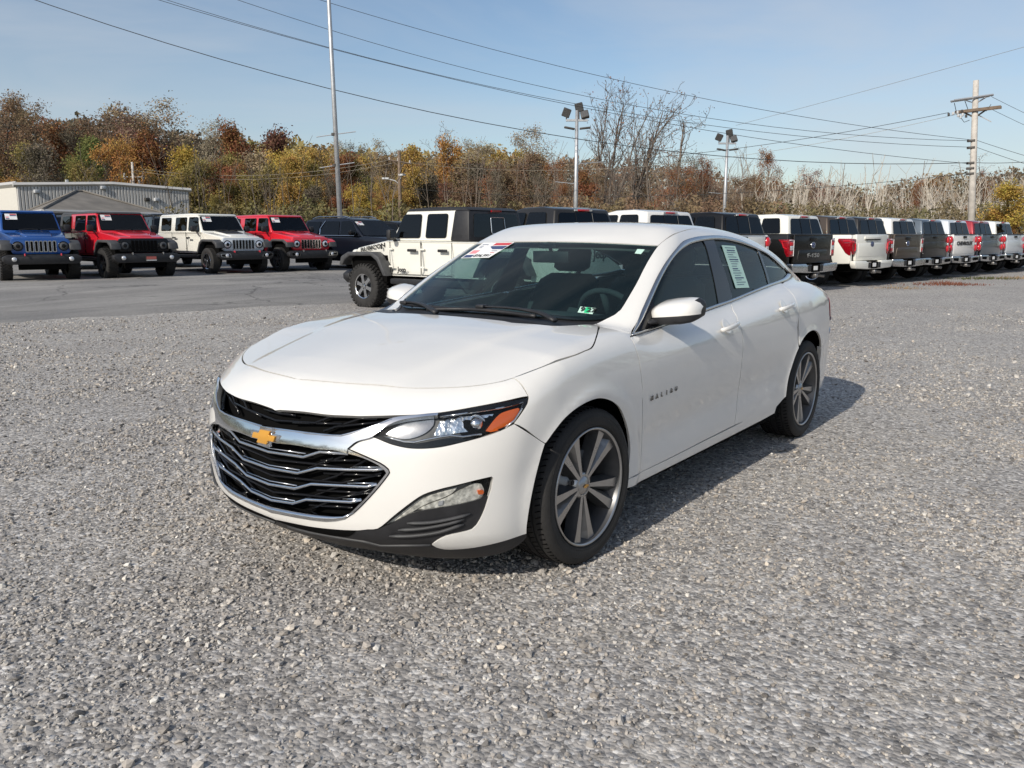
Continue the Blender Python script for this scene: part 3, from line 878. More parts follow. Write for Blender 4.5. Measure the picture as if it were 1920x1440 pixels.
BARK = {'grey': (.16, .135, .115), 'dark': (.075, .062, .052), 'pale': (.52, .475, .41), 'tan': (.24, .20, .165)}
LEAF = {'rust': (.28, .135, .07), 'gold': (.40, .275, .088), 'olive': (.26, .215, .082), 'yellow': (.45, .325, .085), 'green': (.165, .18, .065), 'brown': (.225, .155, .10),
        'tan': (.34, .265, .17), 'orange': (.40, .225, .08), 'cream': (.36, .31, .22), 'dull': (.180, .155, .115), 'pink': (.27, .175, .140), 'darkred': (.165, .085, .062)}
TREES = []
SEEN = {}
def tree(px, d, ytop, kind, k, bark, leaf, label, group=None, wide=1.0, name=None, root=None):
    p = at(px, d)
    top = atpy(px, ytop, d).z
    H = max(1.5, top - p.z)
    wm, lm = variant(kind, k)
    nm = name or ('bare_tree' if kind in ('bare', 'upright') else 'dead_trunk' if kind == 'snag' else 'autumn_tree')
    e = empty(nm, p, random.uniform(0, 6.28))
    if label in SEEN:
        o_, d_ = SEEN[label]
        far, near = (e, o_) if d > d_ else (o_, e)
        far['label'] = label + ', deeper in the wood'; near['label'] = label + ', nearer the lot'
        tag(e, None, 'tree', group)
    else:
        tag(e, label, 'tree', group); SEEN[label] = (e, d)
    s = H / 10.0
    tr = link('trunk', wm, e); tr.scale = (s * wide, s * wide, s)
    c = BARK[bark]; j = random.uniform(.85, 1.15); tr.color = (c[0] * j, c[1] * j, c[2] * j, 1)
    if lm:
        cr = link('crown', lm, e); cr.scale = (s * wide, s * wide, s)
        c = LEAF[leaf]; j = random.uniform(.88, 1.12); cr.color = (c[0] * j, c[1] * j, c[2] * j, 1)
    TREES.append((px, d)); return e

T_ = tree
# --- trees one can point to, left to right
T_(18, 96, 196, 'sparse', 0, 'dark', 'brown', 'tall dusky brown tree at the left edge above the cream end wall', wide=1.0)
T_(58, 92, 205, 'sparse', 1, 'dark', 'brown', 'dusky tree with orange lower boughs second from the left edge')
T_(46, 84, 262, 'gold', 1, 'dark', 'olive', 'olive-gold tree low in front of the two dusky trees at the left edge')
T_(100, 97, 224, 'sparse', 2, 'grey', 'dull', 'thin grey-brown half-bare tree left of the green tree')
T_(162, 86, 252, 'full', 3, 'dark', 'green', 'yellow-green tree behind the metal building', wide=.95)
T_(205, 102, 196, 'sparse', 4, 'tan', 'brown', 'left half of the tallest broad russet crown over the metal building', wide=1.15)
T_(262, 104, 188, 'sparse', 5, 'tan', 'tan', 'tallest broad thinning crown above the small pale utility pole', wide=1.35)
T_(298, 100, 205, 'sparse', 6, 'tan', 'pink', 'pinkish thinning tree right of the tallest broad crown', wide=1.1)
T_(268, 84, 262, 'gold', 0, 'dark', 'orange', 'bright orange tree just above the small pale utility pole', wide=.9)
T_(338, 98, 242, 'full', 2, 'dark', 'rust', 'rust-red tree between the tallest crown and the pale spindly tree')
T_(392, 96, 236, 'sparse', 1, 'tan', 'cream', 'pale spindly cream tree poking above the golden trees')
T_(372, 84, 268, 'gold', 1, 'dark', 'yellow', 'yellow-olive tree over the right end of the metal building')
T_(425, 86, 262, 'gold', 2, 'dark', 'olive', 'olive-gold tree right of the metal building')
T_(470, 96, 250, 'full', 4, 'dark', 'rust', 'dark rust tree with a rounded top left of the golden stretch')
T_(506, 98, 252, 'full', 0, 'dark', 'darkred', 'dark red-brown domed tree left of the tall steel mast')
T_(480, 80, 300, 'gold', 3, 'grey', 'olive', 'olive tree in front of the dark rust dome')
T_(551, 82, 282, 'gold', 0, 'grey', 'yellow', 'bright yellow tree left of the tall steel mast', wide=.8)
T_(585, 90, 272, 'gold', 1, 'grey', 'gold', 'golden tree touching the left side of the tall steel mast')
T_(618, 92, 270, 'gold', 2, 'grey', 'gold', 'golden tree directly behind the tall steel mast')
T_(672, 94, 274, 'sparse', 3, 'tan', 'cream', 'pale half-bare tree just right of the tall steel mast')
T_(700, 88, 290, 'gold', 3, 'grey', 'olive', 'olive tree between the steel mast and the brown wooden pole')
T_(748, 98, 262, 'sparse', 5, 'tan', 'tan', 'thin tan tree rising behind the brown wooden pole')
T_(790, 104, 226, 'bare', 0, 'grey', 'tan', 'bare grey tree with a forked top right of the brown wooden pole')
T_(818, 94, 256, 'gold', 0, 'tan', 'orange', 'tall narrow orange-gold tree right of the brown wooden pole', wide=.75)
T_(800, 78, 310, 'gold', 1, 'dark', 'gold', 'gold tree low beside the brown wooden pole')
T_(880, 98, 272, 'sparse', 0, 'tan', 'cream', 'pale yellowish domed tree above the off-road pickup roof', wide=1.2)
T_(944, 98, 240, 'sparse', 2, 'tan', 'tan', 'tan tree with a pale top above the rear of the off-road pickup')
T_(925, 78, 322, 'full', 1, 'dark', 'rust', 'low rust-orange oak above the off-road pickup')
T_(862, 76, 340, 'full', 2, 'dark', 'darkred', 'low dark red oak left of the rust-orange oak')
T_(640, 76, 345, 'full', 3, 'dark', 'rust', 'low rust-brown oak at the foot of the steel mast')
T_(1000, 92, 258, 'bare', 1, 'tan', 'pink', 'pinkish bare tree left of the taller floodlight pole')
T_(1034, 90, 262, 'bare', 2, 'tan', 'rust', 'bare slanting tree against the left of the taller floodlight pole')
T_(1112, 80, 172, 'upright', 0, 'grey', 'rust', 'tall many-stemmed bare tree right of the taller floodlight pole', wide=1.1)
T_(1152, 82, 166, 'upright', 1, 'grey', 'rust', 'tallest bare tree reaching the top of the picture centre right', wide=1.15)
T_(1190, 84, 215, 'upright', 2, 'grey', 'tan', 'bare tree right of the tallest bare one')
T_(1222, 80, 205, 'bare', 3, 'grey', 'rust', 'bare tree with a dark trunk and few leaves in the middle of the bare group')
T_(1268, 78, 186, 'bare', 4, 'grey', 'pink', 'wide bare tree with spreading limbs left of the smaller floodlight pole', wide=1.35)
T_(1100, 74, 330, 'full', 4, 'dark', 'rust', 'low rust oak under the many-stemmed bare tree')
T_(1345, 82, 288, 'sparse', 4, 'dark', 'rust', 'rust-leaved tree beside the smaller floodlight pole', wide=.8)
T_(1402, 92, 282, 'upright', 3, 'tan', 'tan', 'bare grey tree right of the smaller floodlight pole')
T_(1438, 84, 290, 'sparse', 0, 'dark', 'rust', 'rust-leaved tree above the white-cabbed pickup', wide=.8)
T_(1532, 92, 314, 'sparse', 6, 'tan', 'pink', 'pink-rust bushy tree among the pale dead trunks', wide=1.25)
T_(1504, 86, 288, 'snag', 0, 'pale', 'tan', 'pale dead trunk left of the pink-rust bushy tree')
for i, (px, y, lab) in enumerate(((1578, 280, 'tall dark-topped dead trunk right of the pink-rust tree'), (1586, 306, 'shorter dead trunk close beside the dark-topped one'), (1618, 290, 'forked dead trunk left of the middle of the pale trunks'),
        (1634, 278, 'slender dead trunk with twigs near the middle of the pale trunks'), (1662, 282, 'thick pale dead trunk above the white lettered pickup'), (1704, 278, 'leaning dead trunk with a dark tip'), (1722, 314, 'crooked pale trunk right of the leaning one'),
        (1748, 345, 'short pale trunk left of the large pole'), (1780, 350, 'thin pale trunk next to the large pole'))):
    T_(px, 84 + 3 * (i % 3), y, 'snag', i % 5, 'pale' if i not in (0, 5) else 'tan', 'tan', lab, 'pale dead trunks behind the pickups')
T_(1822, 96, 288, 'bare', 2, 'grey', 'tan', 'round bare grey tree directly behind the large pole', wide=1.3)
T_(1872, 92, 330, 'upright', 1, 'pale', 'tan', 'pale forked bare tree between the large pole and the right edge', wide=.9)
T_(1912, 60, 332, 'gold', 2, 'dark', 'yellow', 'yellow-green bushy tree at the right edge', wide=1.3)
T_(1888, 60, 395, 'gold', 3, 'dark', 'orange', 'low orange bush below the yellow-green tree at the right edge', wide=1.5)
T_(1760, 120, 338, 'full', 0, 'dark', 'orange', 'orange hummock of trees far behind the pale trunks', wide=1.6)
T_(1690, 130, 342, 'full', 2, 'dark', 'brown', 'russet-brown hummock of trees far behind the pale trunks', wide=1.7)

# --- the rest of the wood, filled in by stretches
MARKS = [(-30, 'the left edge'), (162, 'the yellow-green tree'), (258, 'the small pale utility pole'), (352, 'the right end of the metal building'), (470, 'the dark rust domed tree'), (551, 'the bright yellow tree'), (638, 'the tall steel mast'), (752, 'the brown wooden pole'), (880, 'the pale domed tree'), (944, 'the pale-topped tan tree'), (1079, 'the taller floodlight pole'), (1152, 'the tallest bare tree'), (1268, 'the wide bare tree'), (1356, 'the smaller floodlight pole'), (1438, 'the rust tree by the white cab'), (1532, 'the pink-rust bushy tree'), (1662, 'the thick pale dead trunk'), (1760, 'the far orange hummock'), (1827, 'the large pole'), (1912, 'the yellow-green bushy tree')]
def stretch(x0, x1, n, d0, d1, y0, y1, kinds, leaves, barks, label, group, wide=(.9, 1.3)):
    for i in range(n):
        px = x0 + (x1 - x0) * (i + random.random()) / n
        d = random.uniform(d0, d1)
        kd = random.choice(kinds)
        yt, bk_, lf = random.uniform(y0, y1), random.choice(barks), random.choice(leaves)
        var = random.randrange(5)
        lm_, (lx, ln) = min(((abs(px - q[0]), q) for q in MARKS))
        dx = px - lx
        rel = 'directly behind' if abs(dx) < 9 else ('just ' if abs(dx) < 34 else 'a little ' if abs(dx) < 70 else 'further ') + ('right' if dx > 0 else 'left') + ' of'
        size = 'tall' if yt < 292 else 'middling' if yt < 338 else 'low'
        what = {'full': lf + ' leafy tree', 'gold': lf + ' leafy tree', 'sparse': 'thin half-bare ' + lf + ' tree', 'bare': 'bare ' + bk_ + ' tree', 'upright': 'bare many-stemmed ' + bk_ + ' tree', 'snag': 'dead ' + bk_ + ' trunk'}[kd]
        what = what.replace('darkred', 'dark red').replace('dull', 'grey-brown')
        tree(px, d, yt, kd, var, bk_, lf, size + ' ' + what + ' ' + rel + ' ' + ln, group, random.uniform(*wide))
stretch(-60, 330, 16, 74, 100, 255, 345, ['full', 'sparse', 'gold'], ['brown', 'olive', 'dull', 'brown', 'orange'], ['dark', 'grey'], 'dusky brown or olive tree in the wood above the metal building', 'dusky trees above the metal building')
stretch(-60, 330, 10, 98, 112, 225, 290, ['sparse', 'full'], ['brown', 'dull', 'rust'], ['dark', 'grey'], 'half-bare dark tree deep in the wood on the left', 'deep trees on the left')
stretch(330, 720, 26, 72, 98, 285, 368, ['gold', 'full', 'sparse', 'gold'], ['gold', 'olive', 'olive', 'tan', 'dull', 'rust', 'yellow'], ['dark', 'grey', 'tan'], 'gold or olive tree in the wood between the metal building and wooden pole', 'golden trees left of centre')
stretch(330, 720, 10, 98, 112, 268, 305, ['sparse', 'gold'], ['gold', 'tan', 'dull'], ['grey', 'tan'], 'pale gold tree on the skyline left of centre', 'skyline trees left of centre')
stretch(720, 1010, 20, 70, 98, 290, 370, ['gold', 'full', 'sparse', 'sparse'], ['gold', 'tan', 'brown', 'rust', 'olive', 'dull'], ['grey', 'tan'], 'gold or rust tree in the wood behind the off-road pickup', 'mixed trees behind the off-road pickup')
stretch(720, 1010, 6, 100, 112, 278, 305, ['sparse', 'gold'], ['tan', 'gold'], ['grey'], 'tan tree on the skyline behind the off-road pickup', 'skyline trees at the centre')
stretch(1000, 1420, 24, 68, 96, 285, 375, ['sparse', 'bare', 'sparse', 'upright'], ['rust', 'brown', 'dull', 'pink', 'tan'], ['tan', 'grey', 'pale'], 'thin half-bare tree in the brush below the tall bare trees', 'half-bare trees at centre right')
stretch(1380, 1900, 30, 74, 100, 325, 395, ['snag', 'sparse', 'bare', 'snag', 'upright'], ['dull', 'tan', 'olive', 'brown', 'rust'], ['pale', 'pale', 'tan'], 'pale thin tree or dead stem standing behind the row of pickups', 'pale stems behind the pickups', (.7, 1.1))

# --- deep wood behind and brush in front, each read as one mass
def mass(name, n, x0, x1, dr, yf, size, cols, seed, hfrac=(0, 1), flat=.2):
    rr = np.random.default_rng(seed)
    px = rr.uniform(x0, x1, n); d = rr.uniform(dr[0], dr[1], n)
    zc = d * math.cos(PITCH) + .1
    s = (px - 960) / FPX * zc
    X = CAM[0] + s * RT[0] + d * FH[0]; Y = CAM[1] + s * RT[1] + d * FH[1]
    Z0 = gz(X, Y)
    yt = np.array([yf(v) for v in px]) + 16 * (vnoise(px, d * 3, .035, seed) - .5) * 2 + 9 * (vnoise(px, d * 3, .11, seed + 1) - .5) * 2
    Zt = CAM[2] + (439.6 - yt) / FPX * d
    h = np.maximum(.5, Zt - Z0)
    f = hfrac[0] + (hfrac[1] - hfrac[0]) * rr.random(n) ** .8
    P_ = np.c_[X, Y, Z0 + h * f]
    hue = np.clip(vnoise(px, d, .05, seed + 2) * .7 + .3 * rr.random(n), 0, 1)
    me = leaf_cloud(P_, size, seed, name, flat, (hue, np.clip(.65 * vnoise(px, P_[:, 2] * 6, .09, seed + 3) + .35 * rr.random(n), 0, 1)))
    o = link(name, me); o.color = (*cols, 1); tag(o, kind='stuff'); return o
def interp(xs, ys): return lambda v: float(np.interp(v, xs, ys))
mass('far_wood_foliage', 30000, -120, 470, (108, 128), interp([-120, 60, 140, 220, 320, 470], [215, 222, 250, 222, 255, 268]), .33, (.165, .135, .095), 11)
mass('far_wood_foliage', 30000, 430, 1010, (108, 128), interp([430, 520, 640, 760, 900, 1010], [266, 272, 292, 296, 296, 300]), .33, (.31, .24, .11), 12)
mass('far_wood_foliage', 22000, 980, 1420, (100, 126), interp([980, 1100, 1200, 1300, 1420], [305, 318, 318, 335, 352]), .25, (.27, .20, .135), 13)
mass('far_wood_foliage', 26000, 1380, 2050, (112, 150), interp([1380, 1500, 1620, 1680, 1760, 1850, 1950, 2050], [345, 358, 362, 348, 345, 335, 330, 330]), .28, (.215, .17, .115), 14)
mass('brush', 16000, -100, 1010, (62, 74), interp([-100, 330, 700, 1010], [384, 390, 388, 388]), .13, (.20, .17, .085), 21)
mass('brush', 16000, 980, 1480, (60, 72), interp([980, 1200, 1480], [384, 380, 390]), .12, (.215, .155, .095), 22)
mass('brush', 16000, 1440, 2020, (62, 76), interp([1440, 1650, 1900, 2020], [393, 391, 393, 393]), .12, (.205, .175, .10), 23)
# bare whips and saplings standing all through the brush
def whips(n, x0, x1, d0, d1, y0, y1, col, seed, kr=1.0):
    rr = random.Random(seed); segs = []
    for _ in range(n):
        p = at(rr.uniform(x0, x1), rr.uniform(d0, d1)); h_ = (439 - rr.uniform(y0, y1)) / FPX * 75 + 1.2
        q = p; dv = Vector((rr.gauss(0, .12), rr.gauss(0, .12), 1)).normalized(); r0 = rr.uniform(.025, .06) * kr; k = 5
        for i in range(k):
            dv = (dv + Vector((rr.gauss(0, .08), rr.gauss(0, .08), 0))).normalized(); q2 = q + dv * h_ / k
            segs.append((q, r0 * (1 - i / k * .7), q2, r0 * (1 - (i + 1) / k * .7), 4))
            if i > 1:
                for _2 in range(2):
                    dd_ = (dv + Vector((rr.gauss(0, .6), rr.gauss(0, .6), .3))).normalized(); segs.append((q2, r0 * .4, q2 + dd_ * h_ * .2, r0 * .15, 3))
            q = q2
    o = link('sapling_stems', wood_mesh(segs, 'sapling_stems')); o.color = (*col, 1); tag(o, kind='stuff')
whips(170, -80, 720, 64, 96, 300, 375, (.15, .125, .10), 31)
whips(150, 700, 1420, 64, 96, 300, 375, (.22, .18, .145), 32)
whips(230, 1400, 1980, 66, 96, 330, 392, (.50, .45, .38), 33, 1.5)
# the wood goes on round the yard, behind the camera as well
def ring(name, n, seed, col):
    rr = np.random.default_rng(seed)
    a = rr.uniform(R(48), R(312), n); rad = rr.uniform(85, 120, n)
    X = CAM[0] + rad * (np.cos(a) * FH[0] + np.sin(a) * RT[0]); Y = CAM[1] + rad * (np.cos(a) * FH[1] + np.sin(a) * RT[1])
    h = 8 + 6 * vnoise(a * 40, rad * .02, .6, seed) + 3 * vnoise(a * 150, rad * .1, .6, seed + 1)
    f = rr.random(n) ** .9
    P_ = np.c_[X, Y, gz(X, Y) + h * f]
    me = leaf_cloud(P_, .62, seed, name, .1, (vnoise(a * 60, rad, .3, seed + 4), rr.random(n)))
    o = link(name, me); o.color = (*col, 1); tag(o, kind='stuff')
ring('surrounding_wood', 34000, 77, (.17, .14, .09))
# ================================================================== poles, floodlights and wires
def pole_base(px, d): return at(px, d)
def pole(name, p, top, r0, r1, m, label, cat, group=None, n=12, lean=(0, 0)):
    e = empty(name, p); tag(e, label, cat, group)
    mb = MB(); mb.smooth = True; h_ = top - p.z
    mb.tube([(0, 0, -.2), (lean[0] * .5, lean[1] * .5, h_ * .5), (lean[0], lean[1], h_)], [r0, (r0 + r1) / 2, r1], n); mb.build('shaft', m, e)
    return e
lat = Vector(RT)
# tall steel mast left of centre, its head above the picture
p = pole_base(641, 40)
e = pole('light_mast', p, p.z + 16.5, .125, .075, M['galv'], 'tall slim grey steel mast rising above the trees left of centre', 'pole', lean=(lat.x * -.28, lat.y * -.28))
for px, py, wd in ((635, 252, 1.4), (641, 310, 1.25)):
    z = atpy(px, py, 40).z - p.z
    mb = MB(); mb.tube([lat * (-.6 * wd) + Vector((0, 0, z - .12)) + lat * -.15, lat * -.15 + Vector((0, 0, z)), lat * (.7 * wd) + Vector((0, 0, z + .12)) + lat * -.15], .022, 5); mb.build('cross_arm', M['galv'], e)
    mb = MB(); mb.lathe([(-.06, .12), (.06, .12)], 12, 'z', (lat.x * -.18, lat.y * -.18, z), True); mb.build('collar', M['lamp_dark'], e)
mb = MB(); z = 16.4
for k in (-1, 1): mb.box(lat * (.55 * k) + Vector((0, 0, z)) + lat * -.28, (.5, .35, .16))
mb.build('lamp_head', M['lamp_dark'], e, bevel=.03)
# two floodlight poles
def flood(px, d, py_top, label, k=1.0):
    p = pole_base(px, d); zt = atpy(px, py_top, d).z
    e = pole('floodlight_pole', p, zt, .15 * k, .09 * k, M['galv'], label, 'floodlight', 'floodlight poles behind the pickups')
    h_ = zt - p.z
    rot = Matrix.Rotation(math.atan2(lat.y, lat.x), 3, 'Z')
    mb = MB(); mb.box((0, 0, h_ - .55), (1.25, .12, .12), rot); mb.tube([(0, 0, h_ - .6), (0, 0, h_ + .1)], .06, 8); mb.build('cross_arm', M['galv'], e)
    for (sx, dz, ry, rx) in ((-.60, .32, .35, .5), (.0 + .12, .62, -.25, .3), (.45, .22, -.2, -.5)):
        m_ = rot @ Matrix.Rotation(ry, 3, 'Y') @ Matrix.Rotation(rx, 3, 'X')
        c = lat * sx + Vector((0, 0, h_ - .45 + dz))
        mb = MB(); mb.box(c, (.46, .22, .48), m_); hd_ = mb.build('floodlight', M['lamp_dark'], e, bevel=.04)
        mb = MB(); mb.tube([lat * sx + Vector((0, 0, h_ - .5)), c - Vector((0, 0, .2))], .04, 6); mb.build('bracket', M['lamp_dark'], hd_)
        mb = MB(); mb.box(c + m_ @ Vector((0, -.115, 0)), (.38, .012, .40), m_); mb.build('lens', M['lamp_grey'], hd_)  # dark grey lens colour stands in for its backlit shade
    for sx in (-.42, .48):
        mb = MB(); mb.box(lat * sx + Vector((0, 0, h_ - .98)), (.62, .30, .10), rot @ Matrix.Rotation(.18 if sx < 0 else -.1, 3, 'Y')); mb.build('lamp_head', M['lamp_dark'], e, bevel=.03)
    for py in ((280, .6, 1), (308, .5, -1)):
        z = h_ - (py[0] - 205) / 200 * h_ * .95
        mb = MB(); mb.tube([Vector((0, 0, z)), lat * (py[1] * py[2] * 2.4) + Vector((0, 0, z + .12))], .02, 5); mb.build('service_arm', M['galv'], e)
flood(1078.5, 50, 207, 'taller floodlight pole with three dark lamps left of the bare trees')
flood(1355.5, 62, 254, 'smaller floodlight pole with three dark lamps above the black pickup')
# big utility pole on the right
PD = 50.0
p = pole_base(1821, PD); zt = atpy(1827, 150, PD).z
big = pole('utility_pole', p, zt, .215, .15, M['pale_pole'], 'large pale utility pole with cross-arms and insulators on the right', 'utility pole', n=14)
LEAN = -.062
big.rotation_euler = Matrix.Rotation(-LEAN, 3, Vector(-FH)).to_euler() if False else (Vector((0, 0, 1)).rotation_difference(Vector((0, 0, 1)) + lat * LEAN)).to_euler()
def zb(py): return atpy(1827, py, PD).z - p.z
arm1 = Vector(-.75 * RT + .66 * FH)
mb = MB()
for k in (-1, 1):
    mb.tube([lat * -1.3 + Vector((0, 0, zb(186))) + Vector(FH) * .2 * k, lat * .9 + Vector((0, 0, zb(180))) + Vector(FH) * .2 * k], .065, 4)
ar = mb.build('cross_arm', M['galv'], big)
mb = MB(); mb.tube([Vector((0, 0, zb(193))), lat * -.75 + Vector((0, 0, zb(184)))], .03, 5); mb.tube([Vector((0, 0, zb(194))), lat * .75 + Vector((0, 0, zb(180)))], .04, 5); mb.build('brace', M['galv'], big)
dv = (lat * .82 + Vector(FH) * -.57)
mb = MB()
for k in (-1, 1): mb.box(Vector((0, 0, zb(206))) + Vector((-dv.y, dv.x, 0)) * .22 * k + dv * .15, (2.3, .11, .15), Matrix.Rotation(math.atan2(dv.y, dv.x), 3, 'Z'))
mb.build('cross_arm', M['wood_pole'], big)
mb = MB()
for k in (-1, 1): mb.tube([Vector((0, 0, zb(220))), dv * (.55 * k) + Vector((0, 0, zb(208)))], .05, 5)
mb.build('brace', M['lamp_dark'], big)
mb = MB(); mb.tube([lat * .2 + Vector((0, 0, zb(216))), lat * .95 + Vector((0, 0, zb(230)))], .03, 5); mb.build('guy_insulator', M['porcelain'], big)
for i, (sx, py) in enumerate(((-1.5, 211), (-1.25, 209.5), (-1.0, 208), (-.75, 206.5), (-.95, 214), (-.7, 213), (-.5, 216), (-.82, 217))):
    mb = MB(); mb.smooth = True; z = zb(py)
    mb.lathe([(-.09, .03), (-.06, .085), (-.03, .04), (0, .09), (.03, .04), (.06, .08), (.09, .03)], 10, 'z', (lat.x * sx, lat.y * sx, z), True); mb.build('insulator', M['porcelain'] if i % 3 else M['lamp_dark'], big)
mb = MB()
for a_, b2 in (((-1.2, 190), (-.9, 211)), ((-.6, 187), (-.2, 205)), ((.9, 197), (.4, 204)), ((-.9, 214), (-.3, 224))):
    q0, q1 = lat * a_[0] + Vector((0, 0, zb(a_[1]))), lat * b2[0] + Vector((0, 0, zb(b2[1])))
    mid = (q0 + q1) / 2 + Vector((0, 0, -.25)); mb.tube([q0, mid, q1], .018, 4)
mb.build('jumper', M['cable'], big)
for py in (263, 276, 305, 315, 325):
    mb = MB(); mb.box(lat * -.16 + Vector((0, 0, zb(py))), (.22, .42, .14)); mb.build('bracket', M['lamp_dark'], big, bevel=.02)
# brown wooden pole with street lamps
WD = 70.0
p2 = pole_base(752, WD); zt2 = atpy(752, 282, WD).z
wp = pole('utility_pole', p2, zt2, .18, .12, M['wood_pole'], 'brown wooden utility pole with two curved street lamp arms near the centre', 'utility pole', n=10)
zb2 = lambda py: atpy(752, py, WD).z - p2.z
mb = MB(); mb.tube([lat * -.85 + Vector((0, 0, zb2(300))), lat * .95 + Vector((0, 0, zb2(307)))], .07, 4); mb.build('cross_arm', M['wood_pole'], wp)
mb = MB(); mb.tube([Vector((0, 0, zb2(313))), lat * -.5 + Vector((0, 0, zb2(303)))], .04, 4); mb.tube([Vector((0, 0, zb2(313))), lat * .5 + Vector((0, 0, zb2(306)))], .04, 4); mb.build('brace', M['wood_pole'], wp)
for sx, py in ((-.8, 299), (-.1, 301), (.85, 305)):
    mb = MB(); mb.lathe([(-.05, .05), (.12, .06), (.16, .03)], 8, 'z', (lat.x * sx, lat.y * sx, zb2(py) + .02), True); mb.build('insulator', M['porcelain'], wp)
mb = MB(); mb.tube([Vector((0, 0, zb2(346))), lat * -.35 + Vector((0, 0, zb2(339))), lat * -1.0 + Vector((0, 0, zb2(335)))], .04, 6); mb.box(lat * -1.15 + Vector((0, 0, zb2(334.5))), (.55, .25, .14), Matrix.Rotation(math.atan2(lat.y, lat.x), 3, 'Z')); mb.build('street_lamp', M['porcelain'], wp)
mb = MB(); mb.tube([Vector((0, 0, zb2(338))), lat * .25 + Vector((0, 0, zb2(331))) - Vector(FH) * .6], .04, 6); mb.box(lat * .30 + Vector((0, 0, zb2(329))) - Vector(FH) * .8, (.3, .5, .14)); mb.build('street_lamp', M['porcelain'], wp)
# small pole behind the metal building
SD_ = 82.0
p3 = pole_base(259, SD_); zt3 = atpy(259, 304, SD_).z
sp_ = pole('utility_pole', p3, zt3, .13, .11, M['pale_pole'], 'small pale utility pole with transformers behind the metal building', 'utility pole', n=8)
zb3 = lambda py: atpy(259, py, SD_).z - p3.z
mb = MB(); mb.tube([lat * -.85 + Vector((0, 0, zb3(332))), lat * .95 + Vector((0, 0, zb3(332)))], .06, 4); mb.build('cross_arm', M['galv'], sp_)
for sx in (-.8, -.25, .55, .95):
    mb = MB(); mb.lathe([(-.35, .11), (.15, .12), (.3, .04)], 8, 'z', (lat.x * sx, lat.y * sx, zb3(343 if sx in (-.25, .55) else 330)), True); mb.build('transformer', M['galv'], sp_)
# ---- wires
GWR = 'overhead wires'
def wire(a, b, sag, r_, m, label, n=30, over=0.0):
    a, b = Vector(a), Vector(b)
    pts = []
    for i in range(n + 1):
        t = -over + (1 + over) * i / n; q = a.lerp(b, t); q.z -= sag * 4 * t * (1 - t); pts.append(q - a)
    mb = MB(); mb.smooth = True; mb.tube(pts, r_ * .8, 5); o = mb.build('overhead_wire', m, loc=a); tag(o, label, 'wire', GWR)
K = M['cable']
AT = lambda dx, py: p + lat * (dx + LEAN * zb(py)) + Vector((0, 0, zb(py)))
bp_ = lambda py, dx=-.2: AT(dx, py)
wire(atpy(-100, -60, 42), bp_(305), 2.65, .024, K, 'thickest black wire sagging from the upper left to the middle of the large pole', over=.45)
wire(bp_(305, .1), atpy(2050, 286, 47), .2, .020, K, 'wire leaving the middle of the large pole to the right')
wire(atpy(200, -30, 44), bp_(307), 1.25, .017, K, 'second black wire from the top centre to the large pole', over=.45)
wire(atpy(300, -4, 44), bp_(276), 1.5, .016, K, 'third wire crossing the bare trees to the large pole', over=.45)
wire(atpy(400, -16, 44), bp_(264), 1.6, .016, K, 'fourth wire crossing the bare trees to the large pole', over=.45)
wire(atpy(700, 30, 44), bp_(262), .72, .016, K, 'upper right wire sloping down to the large pole', over=.45)
wire(p2 + lat * .85 + Vector((0, 0, zb2(304))), AT(-1.5, 211), 1.2, .019, K, 'wire rising from the wooden pole to the insulators of the large pole')
wire(p2 + lat * .1 + Vector((0, 0, zb2(303))) , AT(-1.0, 214), 1.7, .013, M['cable_pale'], 'pale wire just below the one rising to the large pole')
wire(p2 + Vector((0, 0, zb2(352))), bp_(325), 1.0, .017, K, 'low wire over the pickups to the foot bracket of the large pole')
wire(bp_(325, .1), atpy(2050, 309, 47), .2, .016, K, 'low wire leaving the large pole to the right')
wire(bp_(263, .15), atpy(2080, 333, 46), .1, .016, K, 'upper of two wires falling away right of the large pole')
wire(bp_(276, .15), atpy(2080, 352, 46), .1, .016, K, 'lower of two wires falling away right of the large pole')
wire(AT(.9, 181), atpy(2080, 280, 47), .1, .014, K, 'topmost thin wire right of the large pole')
wire(AT(.95, 205), atpy(2080, 300, 47), .1, .014, K, 'thin wire from the lower cross-arm to the right edge')
wire(p2 + lat * -.8 + Vector((0, 0, zb2(300))), p3 + lat * .9 + Vector((0, 0, zb3(317))), .9, .022, M['cable_pale'], 'upper pale wire running left from the wooden pole over the trees')
wire(p2 + lat * -.1 + Vector((0, 0, zb2(304))), p3 + lat * .1 + Vector((0, 0, zb3(319))), 1.1, .020, M['cable_pale'], 'lower pale wire running left from the wooden pole over the trees')
wire(p3 + lat * -.1 + Vector((0, 0, zb3(316))), atpy(150, 350, 75), .3, .018, K, 'short wire dropping left from the small pole to the metal building')
wire(atpy(2300, -20, 90), atpy(1380, 235, 140), .2, .03, M['cable_pale'], 'faint far wire climbing through the sky left of the large pole')
# ================================================================== the white sedan
# body skin = zero level of a smooth implicit shape; every panel is cut out of it along its own outline
def pchip(xs,ys):
    xs=np.array(xs,float); ys=np.array(ys,float)
    o=np.argsort(xs); xs=xs[o]; ys=ys[o]
    h=np.diff(xs); d=np.diff(ys)/h
    m=np.zeros(len(xs)); m[0]=d[0]; m[-1]=d[-1]
    for i in range(1,len(xs)-1):
        if d[i-1]*d[i]>0:
            w1=2*h[i]+h[i-1]; w2=h[i]+2*h[i-1]; m[i]=(w1+w2)/(w1/d[i-1]+w2/d[i])
    def g(x):
        x=np.clip(x,xs[0],xs[-1]); i=np.clip(np.searchsorted(xs,x)-1,0,len(xs)-2)
        t=(x-xs[i])/h[i]
        return (ys[i]*(1+2*t)*(1-t)**2+m[i]*h[i]*t*(1-t)**2+ys[i+1]*t*t*(3-2*t)+m[i+1]*h[i]*t*t*(t-1))
    return g
